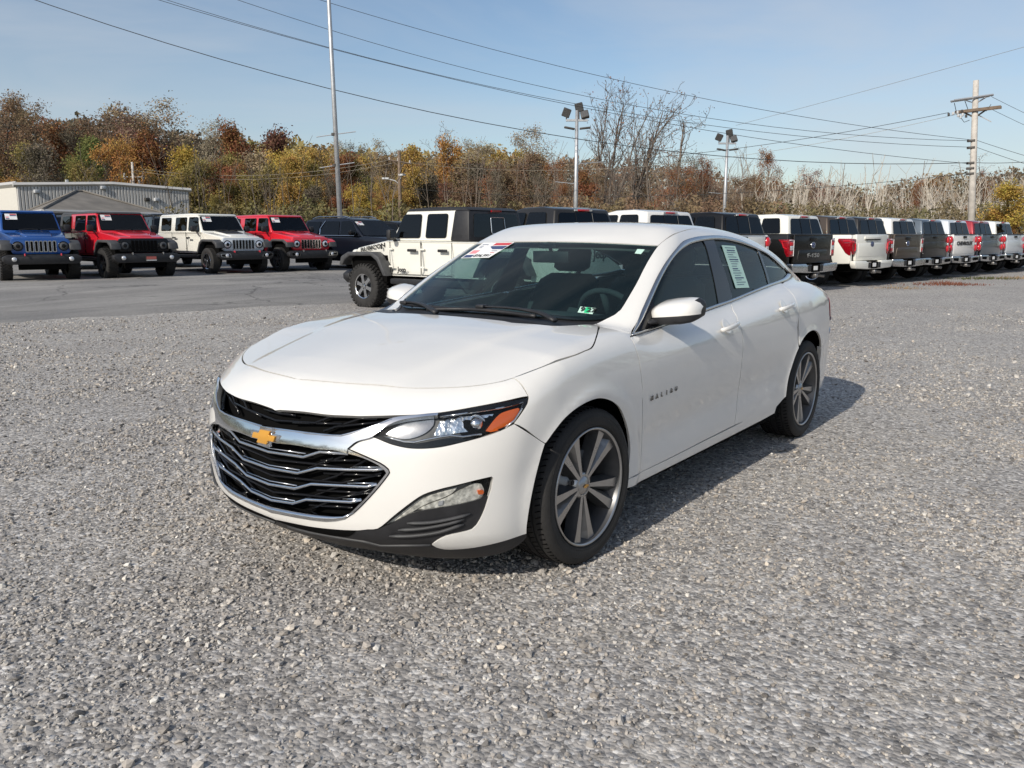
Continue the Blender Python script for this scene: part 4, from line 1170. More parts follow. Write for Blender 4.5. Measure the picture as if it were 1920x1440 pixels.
def smax(a,b,k):
    h=np.maximum(k-np.abs(a-b),0)/k
    return np.maximum(a,b)+h*h*k*0.25
def smin(a,b,k): return -smax(-a,-b,k)
# plan half width at the shoulder
Wp=pchip([-4.0,-3.9,-3.75,-3.55,-3.25,-2.83,-2.2,-1.5,-.8,-.35,0,.25,.45,.62,.78,.9,1.0],
         [.66,.72,.79,.845,.893,.922,.918,.916,.916,.917,.922,.912,.880,.825,.735,.62,.50])
# side profile offset vs z
Wz=pchip([.1,.2,.28,.36,.46,.58,.68,.76,.86,.95,1.02,1.12,1.25],
         [-.075,-.045,-.025,-.018,-.014,-.004,0,-.003,-.016,-.036,-.075,-.14,-.25])
# hood / deck centre line
T0=pchip([-4.1,-3.95,-3.85,-3.6,-3.3,-3.0,-2.2,-1.5,-.8,-.55,-.34,0,.3,.55,.72,.84,.92,.97],
         [1.0,1.055,1.06,1.06,1.07,1.075,1.03,.985,.955,.965,.994,.972,.926,.878,.836,.79,.735,.66])
# nose face vs z at the centre line
N0=pchip([.10,.16,.20,.24,.28,.34,.45,.58,.66,.72,.78,.85],
         [.74,.80,.85,.905,.935,.950,.958,.950,.930,.905,.87,.83])
# tail face vs z
B0=pchip([.1,.25,.4,.6,.8,.95,1.05,1.1],[-3.74,-3.84,-3.89,-3.91,-3.90,-3.87,-3.89,-3.90])
def lower(x,y,z):
    ay=np.abs(y)
    W=Wp(x)+Wz(z)
    # door scoop: soft hollow sweeping up to the rear
    zl=.43+.05*(-x-.4)
    inn=np.clip((-x-.35)/.3,0,1)*np.clip((x+2.45)/.35,0,1)
    W=W-.016*inn*np.exp(-((z-zl)/.10)**2)
    # shoulder crease rising to the rear
    zs=.800+.043*(-x-.3)
    dz=z-zs
    fade=np.clip((-x-.05)/.5,0,1)*np.clip((x+3.3)/.5,0,1)
    W=W+fade*(.008-.055*np.sqrt(dz*dz+.0001)*np.exp(-(dz/.30)**2))
    # arch lips
    for xc in (0.0,-2.829):
        rr=np.sqrt((x-xc)**2+(z-.338)**2)
        W=W+.010*np.exp(-((rr-.40)/.035)**2)
    side=ay-W
    top=z-(T0(x)-.035*ay**2-.05*np.clip(ay-.45,0,1)**2-.11*np.clip((x-.2)/.5,0,1)*ay**2-.42*np.clip(-x-3.2,0,.5)*np.clip(ay-.2,0,1)**2)
    # hood: raised centre between two creases
    hc=.42+.16*np.clip((.8-x)/1.1,0,1)
    hm=np.clip((x+.5)/.3,0,1)*np.clip((.9-x)/.3,0,1)
    top=top-hm*.010*(1/(1+np.exp((ay-hc)/.018)))
    nose=x-(N0(z)-.2*ay**2-.36*ay**3)
    tail=(B0(z)+.10*ay**2+.98*np.clip(ay-.35,0,2)**2)-x
    f=smax(side,top,.09)
    f=smax(f,nose,.10)
    f=smax(f,tail,.10)
    f=smax(f,(.17+.06*np.clip(-x-3.0,0,1)-.04*np.clip((x-.2)/.3,0,1))-z,.05)
    return f
RZ=pchip([-4.2,-3.7,-3.5,-3.2,-2.9,-2.5,-2.1,-1.8,-1.55,-1.3,-1.1,-.6,-.2],
         [1.03,1.11,1.155,1.24,1.32,1.40,1.440,1.455,1.458,1.450,1.422,1.38,1.33])
GW=pchip([-3.8,-3.3,-2.9,-2.4,-1.8,-1.2,-.7,-.3],[.55,.66,.73,.775,.80,.81,.815,.80])
def green(x,y,z):
    ay=np.abs(y)
    g=GW(x)-.36*(z-1.0)-.16*np.clip(z-1.0,0,2)**2
    side=ay-g
    roof=z-(RZ(x)-.055*ay**2-.12*np.clip(ay-.3,0,1)**2)
    # windscreen
    ws=(x-(-.30-.41*ay**2)) *.454 + (z-.985)*.891
    ws=ws-.012*np.clip((z-.985)*(1.40-z)/.043,0,1)
    f=smax(side,roof,.12)
    f=smax(f,ws,.05)
    f=smax(f,np.maximum(.90-z,-3.62-x),.02)
    return f
def body(x,y,z):
    return smin(lower(x,y,z),green(x,y,z),.03)
def cast(O,D,t0,t1,n=140,fn=body,level=0.0):
    """first crossing (outside->inside) along rays O+tD, arrays (N,3)"""
    N=len(O); lo=np.full(N,np.nan); hi=np.full(N,np.nan)
    done=np.zeros(N,bool); ts=np.linspace(t0,t1,n)
    prev=np.full(N,t0)
    for t in ts:
        P=O+t*D
        v=fn(P[:,0],P[:,1],P[:,2])-level
        h=(v<0)&~done
        lo[h]=prev[h]; hi[h]=t; done|=h
        prev[:]=t
    for _ in range(24):
        m=.5*(lo+hi); P=O+m[:,None]*D
        v=fn(P[:,0],P[:,1],P[:,2])-level
        ins=v<0
        hi=np.where(ins,m,hi); lo=np.where(ins,lo,m)
    return O+(.5*(lo+hi))[:,None]*D, done
def grad(P,fn=body,e=2e-3):
    g=np.zeros_like(P)
    for i in range(3):
        d=np.zeros(3); d[i]=e
        a=P+d; b=P-d
        g[:,i]=fn(a[:,0],a[:,1],a[:,2])-fn(b[:,0],b[:,1],b[:,2])
    return g/np.maximum(np.linalg.norm(g,axis=1,keepdims=True),1e-9)

OUT={
'hood':[(0.786,0.019,0.814),(0.755,0.244,0.819),(0.686,0.461,0.817),(0.643,0.548,0.816),(0.584,0.638,0.82),(0.52,0.715,0.827),(0.442,0.781,0.841),(0.358,0.816,0.861),(0.254,0.848,0.884),(0.098,0.871,0.904),(0.018,0.872,0.914),(-0.034,0.87,0.919),(-0.071,0.86,0.929),(-0.133,0.833,0.947),(-0.237,0.78,0.964),(-0.419,0.674,0.969),(-0.437,0.651,0.974),(-0.336,0.643,0.978),(-0.244,0.606,0.979),(-0.191,0.569,0.981),(-0.16,0.517,0.986),(-0.13,0.39,0.988),(-0.146,0.337,0.991),(-0.152,0.142,0.995)],
'nose_panel':[(0.786,0.019,0.814),(0.755,0.244,0.819),(0.686,0.461,0.817),(0.643,0.548,0.816),(0.584,0.638,0.82),(0.52,0.715,0.827),(0.442,0.781,0.841),(0.413,0.793,0.848),(0.41,0.808,0.845),(0.413,0.839,0.827),(0.414,0.857,0.808),(0.413,0.871,0.786),(0.515,0.814,0.772),(0.623,0.728,0.754),(0.682,0.668,0.743),(0.733,0.603,0.735),(0.795,0.5,0.729),(0.832,0.419,0.723),(0.839,0.401,0.722),(0.872,0.28,0.717),(0.89,0.137,0.715),(0.901,-0.025,0.706)],
'front_bumper':[(0.844,0.481,0.659),(0.819,0.545,0.637),(0.791,0.6,0.625),(0.76,0.647,0.623),(0.718,0.698,0.628),(0.663,0.751,0.642),(0.603,0.798,0.657),(0.543,0.836,0.674),(0.49,0.861,0.694),(0.406,0.888,0.636),(0.346,0.902,0.595),(0.365,0.898,0.55),(0.391,0.888,0.459),(0.411,0.879,0.364),(0.417,0.869,0.28),(0.41,0.862,0.242),(0.514,0.818,0.23),(0.595,0.753,0.217),(0.641,0.704,0.213),(0.674,0.67,0.215),(0.707,0.656,0.231),(0.726,0.652,0.247),(0.722,0.678,0.269),(0.704,0.706,0.287),(0.676,0.735,0.295),(0.634,0.772,0.306),(0.621,0.783,0.321),(0.611,0.793,0.344),(0.598,0.804,0.381),(0.587,0.812,0.421),(0.577,0.819,0.46),(0.572,0.823,0.497),(0.577,0.821,0.503),(0.632,0.786,0.495),(0.684,0.744,0.483),(0.731,0.699,0.47),(0.769,0.655,0.451),(0.796,0.618,0.42),(0.825,0.564,0.37),(0.85,0.5,0.312),(0.865,0.463,0.305),(0.876,0.428,0.297),(0.897,0.354,0.289),(0.92,0.229,0.279),(0.928,0.108,0.272),(0.925,-0.034,0.264),(0.942,-0.015,0.301),(0.942,0.1,0.309),(0.933,0.22,0.317),(0.915,0.326,0.33),(0.904,0.373,0.34),(0.894,0.412,0.364),(0.885,0.442,0.391),(0.873,0.477,0.429),(0.855,0.516,0.477),(0.837,0.546,0.522),(0.833,0.552,0.533),(0.834,0.548,0.545),(0.847,0.52,0.566),(0.89,0.4,0.61),(0.871,0.431,0.638),(0.85,0.47,0.656)],
'headlight':[(0.844,0.481,0.659),(0.819,0.545,0.637),(0.791,0.6,0.625),(0.76,0.647,0.623),(0.718,0.698,0.628),(0.663,0.751,0.642),(0.603,0.798,0.657),(0.543,0.836,0.674),(0.495,0.859,0.696),(0.454,0.871,0.732),(0.425,0.875,0.762),(0.413,0.872,0.783),(0.515,0.815,0.771),(0.623,0.729,0.753),(0.683,0.669,0.741),(0.69,0.667,0.734),(0.739,0.607,0.726),(0.779,0.554,0.714),(0.813,0.517,0.691)],
'lamp_black_lower':[(0.844,0.481,0.659),(0.819,0.545,0.637),(0.791,0.6,0.625),(0.76,0.647,0.623),(0.718,0.698,0.628),(0.663,0.751,0.642),(0.603,0.798,0.657),(0.661,0.75,0.653),(0.691,0.719,0.655),(0.733,0.672,0.649),(0.758,0.641,0.643),(0.785,0.603,0.639),(0.811,0.551,0.654),(0.83,0.51,0.661)],
'lamp_black_upper':[(0.69,0.667,0.734),(0.682,0.669,0.742),(0.623,0.729,0.753),(0.515,0.815,0.771),(0.413,0.872,0.783),(0.425,0.875,0.762),(0.454,0.871,0.732),(0.495,0.859,0.696),(0.543,0.836,0.674),(0.548,0.831,0.679),(0.508,0.852,0.694),(0.469,0.865,0.727),(0.438,0.868,0.765),(0.523,0.821,0.754),(0.63,0.734,0.74),(0.685,0.68,0.729)],
'lamp_chrome_line':[(0.825,0.519,0.662),(0.811,0.551,0.654),(0.792,0.588,0.645),(0.773,0.619,0.644),(0.744,0.655,0.654),(0.711,0.693,0.663),(0.688,0.717,0.667),(0.655,0.753,0.661),(0.602,0.797,0.667)],
'lamp_chrome_top':[(0.689,0.671,0.732),(0.629,0.733,0.742),(0.523,0.82,0.755),(0.438,0.867,0.767),(0.452,0.869,0.742),(0.487,0.861,0.705),(0.523,0.846,0.682)],
'amber':[(0.587,0.806,0.678),(0.557,0.817,0.712),(0.53,0.826,0.734),(0.51,0.837,0.742),(0.463,0.861,0.751),(0.458,0.865,0.747),(0.473,0.864,0.724),(0.494,0.858,0.699),(0.529,0.842,0.682),(0.573,0.817,0.673)],
'lamp_bowl':[(0.725,0.674,0.668),(0.694,0.679,0.718),(0.644,0.724,0.734),(0.609,0.76,0.734),(0.546,0.813,0.738),(0.572,0.807,0.706),(0.594,0.799,0.682),(0.663,0.739,0.678),(0.687,0.716,0.672)],
'lamp_inner':[(0.819,0.522,0.675),(0.779,0.563,0.707),(0.742,0.611,0.719),(0.702,0.659,0.727),(0.713,0.664,0.706),(0.737,0.65,0.681),(0.769,0.616,0.662),(0.795,0.577,0.658)],
'chrome_wing':[(0.933,-0.012,0.644),(0.932,0.049,0.646),(0.918,0.221,0.651),(0.901,0.31,0.653),(0.885,0.37,0.657),(0.87,0.405,0.668),(0.843,0.454,0.686),(0.813,0.499,0.705),(0.783,0.535,0.722),(0.735,0.604,0.733),(0.687,0.664,0.74),(0.693,0.665,0.732),(0.739,0.608,0.725),(0.78,0.555,0.713),(0.813,0.517,0.691),(0.843,0.483,0.658),(0.871,0.431,0.638),(0.888,0.402,0.613),(0.893,0.401,0.594),(0.905,0.358,0.601),(0.924,0.279,0.598),(0.939,0.172,0.6),(0.946,0.084,0.595),(0.948,0.004,0.592)],
'grille_frame':[(0.942,-0.015,0.301),(0.942,0.1,0.309),(0.933,0.22,0.317),(0.915,0.326,0.33),(0.904,0.373,0.34),(0.894,0.412,0.364),(0.885,0.442,0.391),(0.873,0.477,0.429),(0.855,0.516,0.477),(0.837,0.546,0.522),(0.833,0.552,0.533),(0.834,0.548,0.545),(0.847,0.52,0.566),(0.89,0.4,0.61),(0.893,0.401,0.593),(0.872,0.46,0.581),(0.85,0.515,0.558),(0.84,0.538,0.538),(0.839,0.541,0.531),(0.858,0.51,0.485),(0.873,0.478,0.443),(0.886,0.443,0.406),(0.896,0.405,0.369),(0.902,0.382,0.352),(0.911,0.348,0.347),(0.925,0.289,0.343),(0.943,0.157,0.337),(0.949,0.018,0.33)],
'grille_mesh':[(0.854,-0.087,0.691),(0.847,0.083,0.701),(0.831,0.232,0.704),(0.8,0.358,0.709),(0.743,0.495,0.715),(0.756,0.461,0.717),(0.695,0.567,0.724),(0.645,0.636,0.731),(0.703,0.574,0.714),(0.779,0.482,0.68),(0.81,0.449,0.647),(0.855,0.361,0.597),(0.814,0.486,0.553),(0.802,0.516,0.532),(0.801,0.519,0.52),(0.805,0.513,0.508),(0.821,0.481,0.462),(0.838,0.44,0.412),(0.848,0.401,0.373),(0.855,0.369,0.345),(0.863,0.327,0.319),(0.871,0.276,0.308),(0.882,0.159,0.29),(0.884,0.025,0.277),(0.872,-0.109,0.263)],
'bar0':[(0.941,0.009,0.547),(0.93,0.196,0.555),(0.915,0.273,0.584),(0.884,0.392,0.589)],
'bar1':[(0.945,0,0.482),(0.938,0.168,0.489),(0.923,0.263,0.521),(0.889,0.394,0.53),(0.848,0.498,0.537),(0.833,0.527,0.545)],
'bar2':[(0.945,-0.024,0.416),(0.94,0.149,0.425),(0.93,0.234,0.456),(0.865,0.468,0.472),(0.849,0.502,0.486)],
'bar3':[(0.938,-0.056,0.349),(0.936,0.129,0.361),(0.932,0.204,0.39),(0.889,0.403,0.407),(0.874,0.445,0.422)],
'thin0':[(0.936,0.003,0.56),(0.924,0.201,0.568)],
'thin1':[(0.941,0.004,0.493),(0.933,0.174,0.501)],
'thin2':[(0.942,-0.015,0.429),(0.936,0.156,0.437)],
'thin3':[(0.936,-0.049,0.361),(0.933,0.137,0.372)],
'thin4':[(0.879,0.41,0.54),(0.832,0.521,0.548)],
'thin5':[(0.89,0.39,0.478),(0.847,0.499,0.487)],
'thin6':[(0.896,0.367,0.414),(0.871,0.442,0.422)],
'dark0':[(0.877,0.368,0.576),(0.924,0.15,0.485)],
'dark1':[(0.848,0.454,0.569),(0.894,0.33,0.494),(0.925,0.13,0.418)],
'dark2':[(0.829,0.507,0.524),(0.893,0.337,0.454),(0.921,0.109,0.353)],
'dark3':[(0.842,0.484,0.465),(0.901,0.294,0.391),(0.913,0.166,0.327)],
'dark4':[(0.892,0.32,0.562),(0.916,0.21,0.512)],
'dark5':[(0.928,-0.011,0.513),(0.912,0.228,0.53),(0.881,0.37,0.531)],
'dark6':[(0.93,-0.023,0.449),(0.918,0.209,0.465),(0.889,0.354,0.471),(0.839,0.487,0.512)],
'dark7':[(0.926,-0.049,0.379),(0.92,0.179,0.401),(0.894,0.33,0.408),(0.849,0.47,0.449)],
'dark8':[(0.905,0.264,0.547),(0.858,0.429,0.564)],
'dark9':[(0.905,0.279,0.499),(0.831,0.504,0.513)],
'dark10':[(0.912,0.244,0.429),(0.85,0.466,0.443)],
'dark11':[(0.914,0.198,0.361),(0.873,0.395,0.381)],
'dark12':[(0.896,-0.059,0.664),(0.877,0.208,0.679),(0.852,0.262,0.704),(0.822,0.372,0.712)],
'dark13':[(0.881,-0.052,0.69),(0.879,0.052,0.693),(0.878,0.097,0.693)],
'dark14':[(0.882,0.26,0.655),(0.817,0.393,0.71),(0.794,0.455,0.71)],
'dark15':[(0.893,0.097,0.667),(0.851,0.329,0.687)],
'dark16':[(0.866,0.298,0.673),(0.782,0.492,0.706)],
'fog_lens':[(0.849,0.505,0.316),(0.823,0.567,0.367),(0.794,0.62,0.417),(0.768,0.656,0.448),(0.731,0.699,0.466),(0.684,0.744,0.48),(0.632,0.785,0.492),(0.577,0.82,0.5),(0.577,0.819,0.46),(0.587,0.812,0.429),(0.597,0.807,0.436),(0.611,0.797,0.424),(0.658,0.764,0.413),(0.707,0.72,0.404),(0.752,0.673,0.396),(0.78,0.637,0.388),(0.8,0.607,0.375),(0.824,0.562,0.345),(0.843,0.52,0.323)],
'fog_strip':[(0.84,0.527,0.329),(0.82,0.572,0.367),(0.792,0.623,0.414),(0.767,0.657,0.443),(0.731,0.699,0.461),(0.681,0.746,0.476),(0.694,0.735,0.457),(0.72,0.71,0.44),(0.752,0.674,0.423),(0.773,0.648,0.407),(0.795,0.616,0.382),(0.824,0.562,0.347)],
'fog_turn':[(0.78,0.638,0.397),(0.752,0.674,0.418),(0.717,0.712,0.435),(0.671,0.755,0.465),(0.629,0.787,0.486),(0.609,0.801,0.482),(0.598,0.806,0.457),(0.602,0.803,0.433),(0.614,0.796,0.426),(0.683,0.743,0.41),(0.752,0.673,0.398)],
'fog_amber':[(0.62,0.792,0.456),(0.603,0.804,0.457),(0.6,0.805,0.446),(0.606,0.802,0.44),(0.619,0.793,0.442)],
'fog_orange':[(0.731,0.698,0.426),(0.719,0.71,0.428),(0.721,0.707,0.412),(0.733,0.695,0.409)],
'valance':[(0.925,-0.034,0.264),(0.928,0.108,0.272),(0.92,0.229,0.279),(0.897,0.354,0.289),(0.876,0.428,0.297),(0.865,0.463,0.305),(0.85,0.5,0.312),(0.843,0.52,0.323),(0.824,0.562,0.345),(0.8,0.607,0.375),(0.78,0.637,0.388),(0.752,0.673,0.396),(0.707,0.72,0.404),(0.658,0.764,0.413),(0.611,0.797,0.424),(0.597,0.807,0.436),(0.587,0.812,0.429),(0.598,0.804,0.381),(0.611,0.793,0.344),(0.621,0.783,0.321),(0.634,0.772,0.306),(0.676,0.735,0.295),(0.704,0.706,0.287),(0.722,0.678,0.269),(0.726,0.652,0.247),(0.707,0.656,0.231),(0.674,0.67,0.215),(0.641,0.704,0.213),(0.595,0.753,0.217),(0.514,0.818,0.23),(0.411,0.863,0.244),(0.403,0.859,0.224),(0.424,0.836,0.192),(0.476,0.789,0.163),(0.525,0.739,0.152),(0.581,0.652,0.141),(0.645,0.571,0.147),(0.723,0.457,0.161),(0.771,0.359,0.172),(0.779,0.268,0.162)],
'slat0':[(0.8,0.601,0.342),(0.75,0.67,0.345),(0.691,0.731,0.357),(0.643,0.772,0.371),(0.599,0.804,0.395)],
'slat1':[(0.814,0.569,0.313),(0.768,0.642,0.321),(0.705,0.717,0.337),(0.661,0.757,0.351),(0.609,0.796,0.367)],
'slat2':[(0.825,0.534,0.285),(0.783,0.61,0.291),(0.724,0.69,0.305),(0.68,0.738,0.325),(0.62,0.787,0.342)],
'fender':[(-0.439,0.65,0.974),(-0.419,0.674,0.969),(-0.237,0.78,0.964),(-0.133,0.833,0.947),(-0.071,0.86,0.929),(-0.034,0.87,0.919),(0.018,0.872,0.914),(0.098,0.871,0.904),(0.254,0.848,0.884),(0.358,0.816,0.861),(0.413,0.793,0.848),(0.41,0.808,0.845),(0.413,0.839,0.827),(0.414,0.857,0.808),(0.413,0.872,0.784),(0.425,0.875,0.762),(0.454,0.871,0.732),(0.49,0.861,0.694),(0.406,0.888,0.636),(0.346,0.902,0.595),(0.34,0.904,0.598),(0.298,0.913,0.636),(0.234,0.922,0.679),(0.137,0.928,0.71),(0.007,0.929,0.719),(-0.099,0.926,0.694),(-0.191,0.923,0.647),(-0.261,0.916,0.575),(-0.313,0.908,0.491),(-0.33,0.905,0.43),(-0.327,0.903,0.369),(-0.311,0.898,0.302),(-0.294,0.897,0.289),(-0.42,0.905,0.297),(-0.435,0.902,0.314),(-0.438,0.903,0.348),(-0.45,0.9,0.429),(-0.427,0.912,0.561),(-0.411,0.917,0.647),(-0.396,0.918,0.731),(-0.412,0.917,0.642),(-0.399,0.918,0.726),(-0.385,0.916,0.788),(-0.381,0.908,0.84),(-0.369,0.898,0.885),(-0.374,0.867,0.933),(-0.542,0.788,0.976),(-0.563,0.742,1.007),(-0.57,0.695,1.026),(-0.539,0.689,1.011),(-0.494,0.667,0.992)],
'chrome_outer':[(-0.392,0.861,0.936),(-0.542,0.802,0.967),(-0.647,0.781,1.033),(-0.774,0.756,1.11),(-0.91,0.728,1.186),(-1.039,0.706,1.248),(-1.201,0.68,1.309),(-1.337,0.656,1.347),(-1.522,0.638,1.368),(-1.69,0.628,1.375),(-1.859,0.621,1.377),(-2.045,0.617,1.369),(-2.219,0.623,1.35),(-2.374,0.634,1.321),(-2.511,0.643,1.291),(-2.662,0.65,1.254),(-2.831,0.654,1.208),(-3.015,0.656,1.148),(-3.193,0.644,1.097),(-3.156,0.659,1.08),(-2.926,0.704,1.069),(-2.71,0.728,1.063),(-2.399,0.756,1.052),(-2.023,0.783,1.028),(-1.661,0.803,1.001),(-1.403,0.812,0.986),(-0.761,0.835,0.946)],
'chrome_inner':[(-0.48,0.834,0.94),(-0.519,0.824,0.946),(-0.605,0.805,0.991),(-0.728,0.781,1.066),(-0.864,0.752,1.144),(-1.018,0.722,1.222),(-1.171,0.696,1.282),(-1.29,0.679,1.312),(-1.435,0.663,1.337),(-1.615,0.651,1.351),(-1.787,0.642,1.357),(-1.999,0.636,1.352),(-2.209,0.639,1.332),(-2.364,0.644,1.309),(-2.498,0.648,1.285),(-2.627,0.65,1.26),(-2.783,0.658,1.213),(-2.95,0.666,1.15),(-3.012,0.672,1.111),(-2.885,0.697,1.092),(-2.713,0.72,1.081),(-2.416,0.749,1.068),(-2.037,0.777,1.043),(-1.674,0.797,1.016),(-1.414,0.807,1.001),(-0.768,0.831,0.956)],
'side_frame_front':[(-0.57,0.695,1.026),(-0.583,0.697,1.033),(-0.634,0.692,1.063),(-0.7,0.684,1.102),(-0.783,0.672,1.15),(-0.898,0.648,1.215),(-1.009,0.629,1.275),(-1.116,0.616,1.327),(-1.225,0.616,1.366),(-1.369,0.608,1.395),(-1.65,0.574,1.416)],
'front_door':[(-0.376,0.866,0.934),(-0.369,0.898,0.885),(-0.381,0.908,0.84),(-0.385,0.916,0.788),(-0.399,0.918,0.726),(-0.412,0.917,0.642),(-0.396,0.918,0.731),(-0.411,0.917,0.647),(-0.427,0.912,0.561),(-0.45,0.9,0.429),(-0.438,0.903,0.348),(-0.435,0.902,0.314),(-0.427,0.903,0.295),(-0.757,0.898,0.297),(-1.121,0.899,0.305),(-1.577,0.901,0.313),(-1.572,0.902,0.336),(-1.619,0.891,0.482),(-1.593,0.915,0.651),(-1.602,0.916,0.754),(-1.595,0.911,0.833),(-1.582,0.885,0.913),(-1.672,0.81,0.984),(-1.658,0.803,1.001),(-1.402,0.813,0.985),(-0.76,0.835,0.945)],
'rear_door':[(-1.658,0.803,1.001),(-1.672,0.81,0.984),(-1.582,0.885,0.913),(-1.595,0.911,0.833),(-1.602,0.916,0.754),(-1.593,0.915,0.651),(-1.619,0.891,0.482),(-1.572,0.902,0.336),(-1.577,0.901,0.313),(-1.836,0.902,0.321),(-2.099,0.904,0.326),(-2.204,0.906,0.349),(-2.291,0.907,0.398),(-2.37,0.908,0.49),(-2.41,0.917,0.59),(-2.465,0.921,0.678),(-2.528,0.918,0.792),(-2.563,0.911,0.858),(-2.566,0.904,0.904),(-2.569,0.889,0.949),(-2.6,0.859,0.987),(-2.637,0.816,1.018),(-2.759,0.73,1.056),(-2.71,0.728,1.063),(-2.399,0.756,1.052),(-2.023,0.783,1.028),(-1.661,0.803,1.001)],
'rocker':[(-0.294,0.897,0.289),(-0.425,0.903,0.295),(-0.757,0.898,0.297),(-1.122,0.899,0.304),(-1.578,0.901,0.31),(-1.837,0.902,0.317),(-2.1,0.904,0.322),(-2.205,0.905,0.346),(-2.255,0.904,0.31),(-2.237,0.899,0.267),(-1.979,0.896,0.259),(-1.087,0.892,0.25),(-0.495,0.891,0.246),(-0.281,0.888,0.243)],
'quarter':[(-2.755,0.73,1.056),(-2.637,0.816,1.018),(-2.6,0.859,0.987),(-2.569,0.889,0.949),(-2.566,0.904,0.904),(-2.563,0.911,0.858),(-2.528,0.918,0.792),(-2.465,0.921,0.678),(-2.501,0.921,0.712),(-2.567,0.92,0.736),(-2.681,0.923,0.754),(-2.789,0.93,0.747),(-2.915,0.927,0.703),(-3.03,0.914,0.623),(-3.097,0.901,0.527),(-3.128,0.892,0.435),(-3.1,0.892,0.359)],
'mirror_patch':[(-0.518,0.825,0.945),(-0.604,0.805,0.99),(-0.727,0.781,1.065),(-0.77,0.774,1.089),(-0.745,0.798,1.044),(-0.726,0.815,0.999),(-0.73,0.831,0.955)],
'front_glass':[(-0.77,0.774,1.089),(-0.864,0.752,1.144),(-1.018,0.722,1.222),(-1.171,0.696,1.282),(-1.29,0.679,1.312),(-1.434,0.664,1.336),(-1.613,0.652,1.349),(-1.622,0.654,1.347),(-1.603,0.68,1.303),(-1.578,0.716,1.225),(-1.551,0.753,1.137),(-1.518,0.792,1.037),(-1.507,0.803,1.007),(-1.414,0.807,1.001),(-0.73,0.831,0.955),(-0.726,0.815,0.999),(-0.745,0.798,1.044)],
'pillar_b':[(-1.614,0.651,1.35),(-1.785,0.642,1.356),(-1.764,0.661,1.332),(-1.745,0.696,1.261),(-1.748,0.744,1.149),(-1.734,0.787,1.039),(-1.727,0.794,1.02),(-1.507,0.804,1.006),(-1.518,0.792,1.037),(-1.551,0.753,1.137),(-1.578,0.716,1.225),(-1.603,0.68,1.303)],
'rear_glass':[(-1.788,0.643,1.356),(-1.997,0.637,1.351),(-2.207,0.64,1.331),(-2.361,0.645,1.308),(-2.463,0.647,1.293),(-2.455,0.686,1.218),(-2.451,0.721,1.133),(-2.435,0.748,1.068),(-2.037,0.777,1.043),(-1.727,0.794,1.021),(-1.734,0.787,1.039),(-1.748,0.744,1.149),(-1.745,0.696,1.261),(-1.764,0.661,1.332)],
'pillar_c':[(-2.463,0.647,1.293),(-2.506,0.648,1.284),(-2.5,0.681,1.223),(-2.492,0.714,1.143),(-2.475,0.744,1.071),(-2.435,0.748,1.068),(-2.451,0.721,1.133),(-2.455,0.686,1.218)],
'quarter_glass':[(-2.506,0.648,1.284),(-2.627,0.65,1.26),(-2.783,0.658,1.213),(-2.95,0.666,1.15),(-3.012,0.672,1.111),(-2.885,0.697,1.092),(-2.713,0.72,1.081),(-2.475,0.744,1.071),(-2.492,0.714,1.143),(-2.5,0.681,1.223)],
'header':[(-0.997,-0.067,1.346),(-0.998,0.023,1.347),(-1.002,0.108,1.346),(-1.01,0.19,1.345),(-1.021,0.268,1.344),(-1.034,0.343,1.341),(-1.051,0.416,1.338),(-1.069,0.486,1.335),(-1.09,0.554,1.331),(-1.113,0.615,1.326)],
'windscreen_side':[(-1.116,0.616,1.327),(-1.009,0.629,1.275),(-0.898,0.648,1.215),(-0.783,0.672,1.15),(-0.7,0.684,1.102),(-0.634,0.692,1.063),(-0.583,0.697,1.033),(-0.539,0.689,1.011)],
'handle_f':[(-1.296,0.898,0.88),(-1.544,0.892,0.901)],
'handle_r':[(-2.209,0.893,0.926),(-2.465,0.889,0.945)],
'badge':[(-0.502,0.916,0.636),(-0.753,0.916,0.643)],
'seal':[(-1.033,0.538,1.307),(-1.046,0.575,1.305),(-0.999,0.578,1.282),(-0.99,0.546,1.285)],
'insp':[(-0.508,0.52,1.041),(-0.531,0.591,1.036),(-0.49,0.599,1.01),(-0.469,0.529,1.016)],
}

P3 = lambda k: [Vector(p) for p in OUT[k]]
mir = lambda pts: [Vector((p[0], -p[1], p[2])) for p in pts]

def arc(xc, zc, r_, a0, a1, n, y=0.92):
    return [Vector((xc + r_ * math.cos(R(a0 + (a1 - a0) * i / (n - 1))), y, zc + r_ * math.sin(R(a0 + (a1 - a0) * i / (n - 1))))) for i in range(n)]

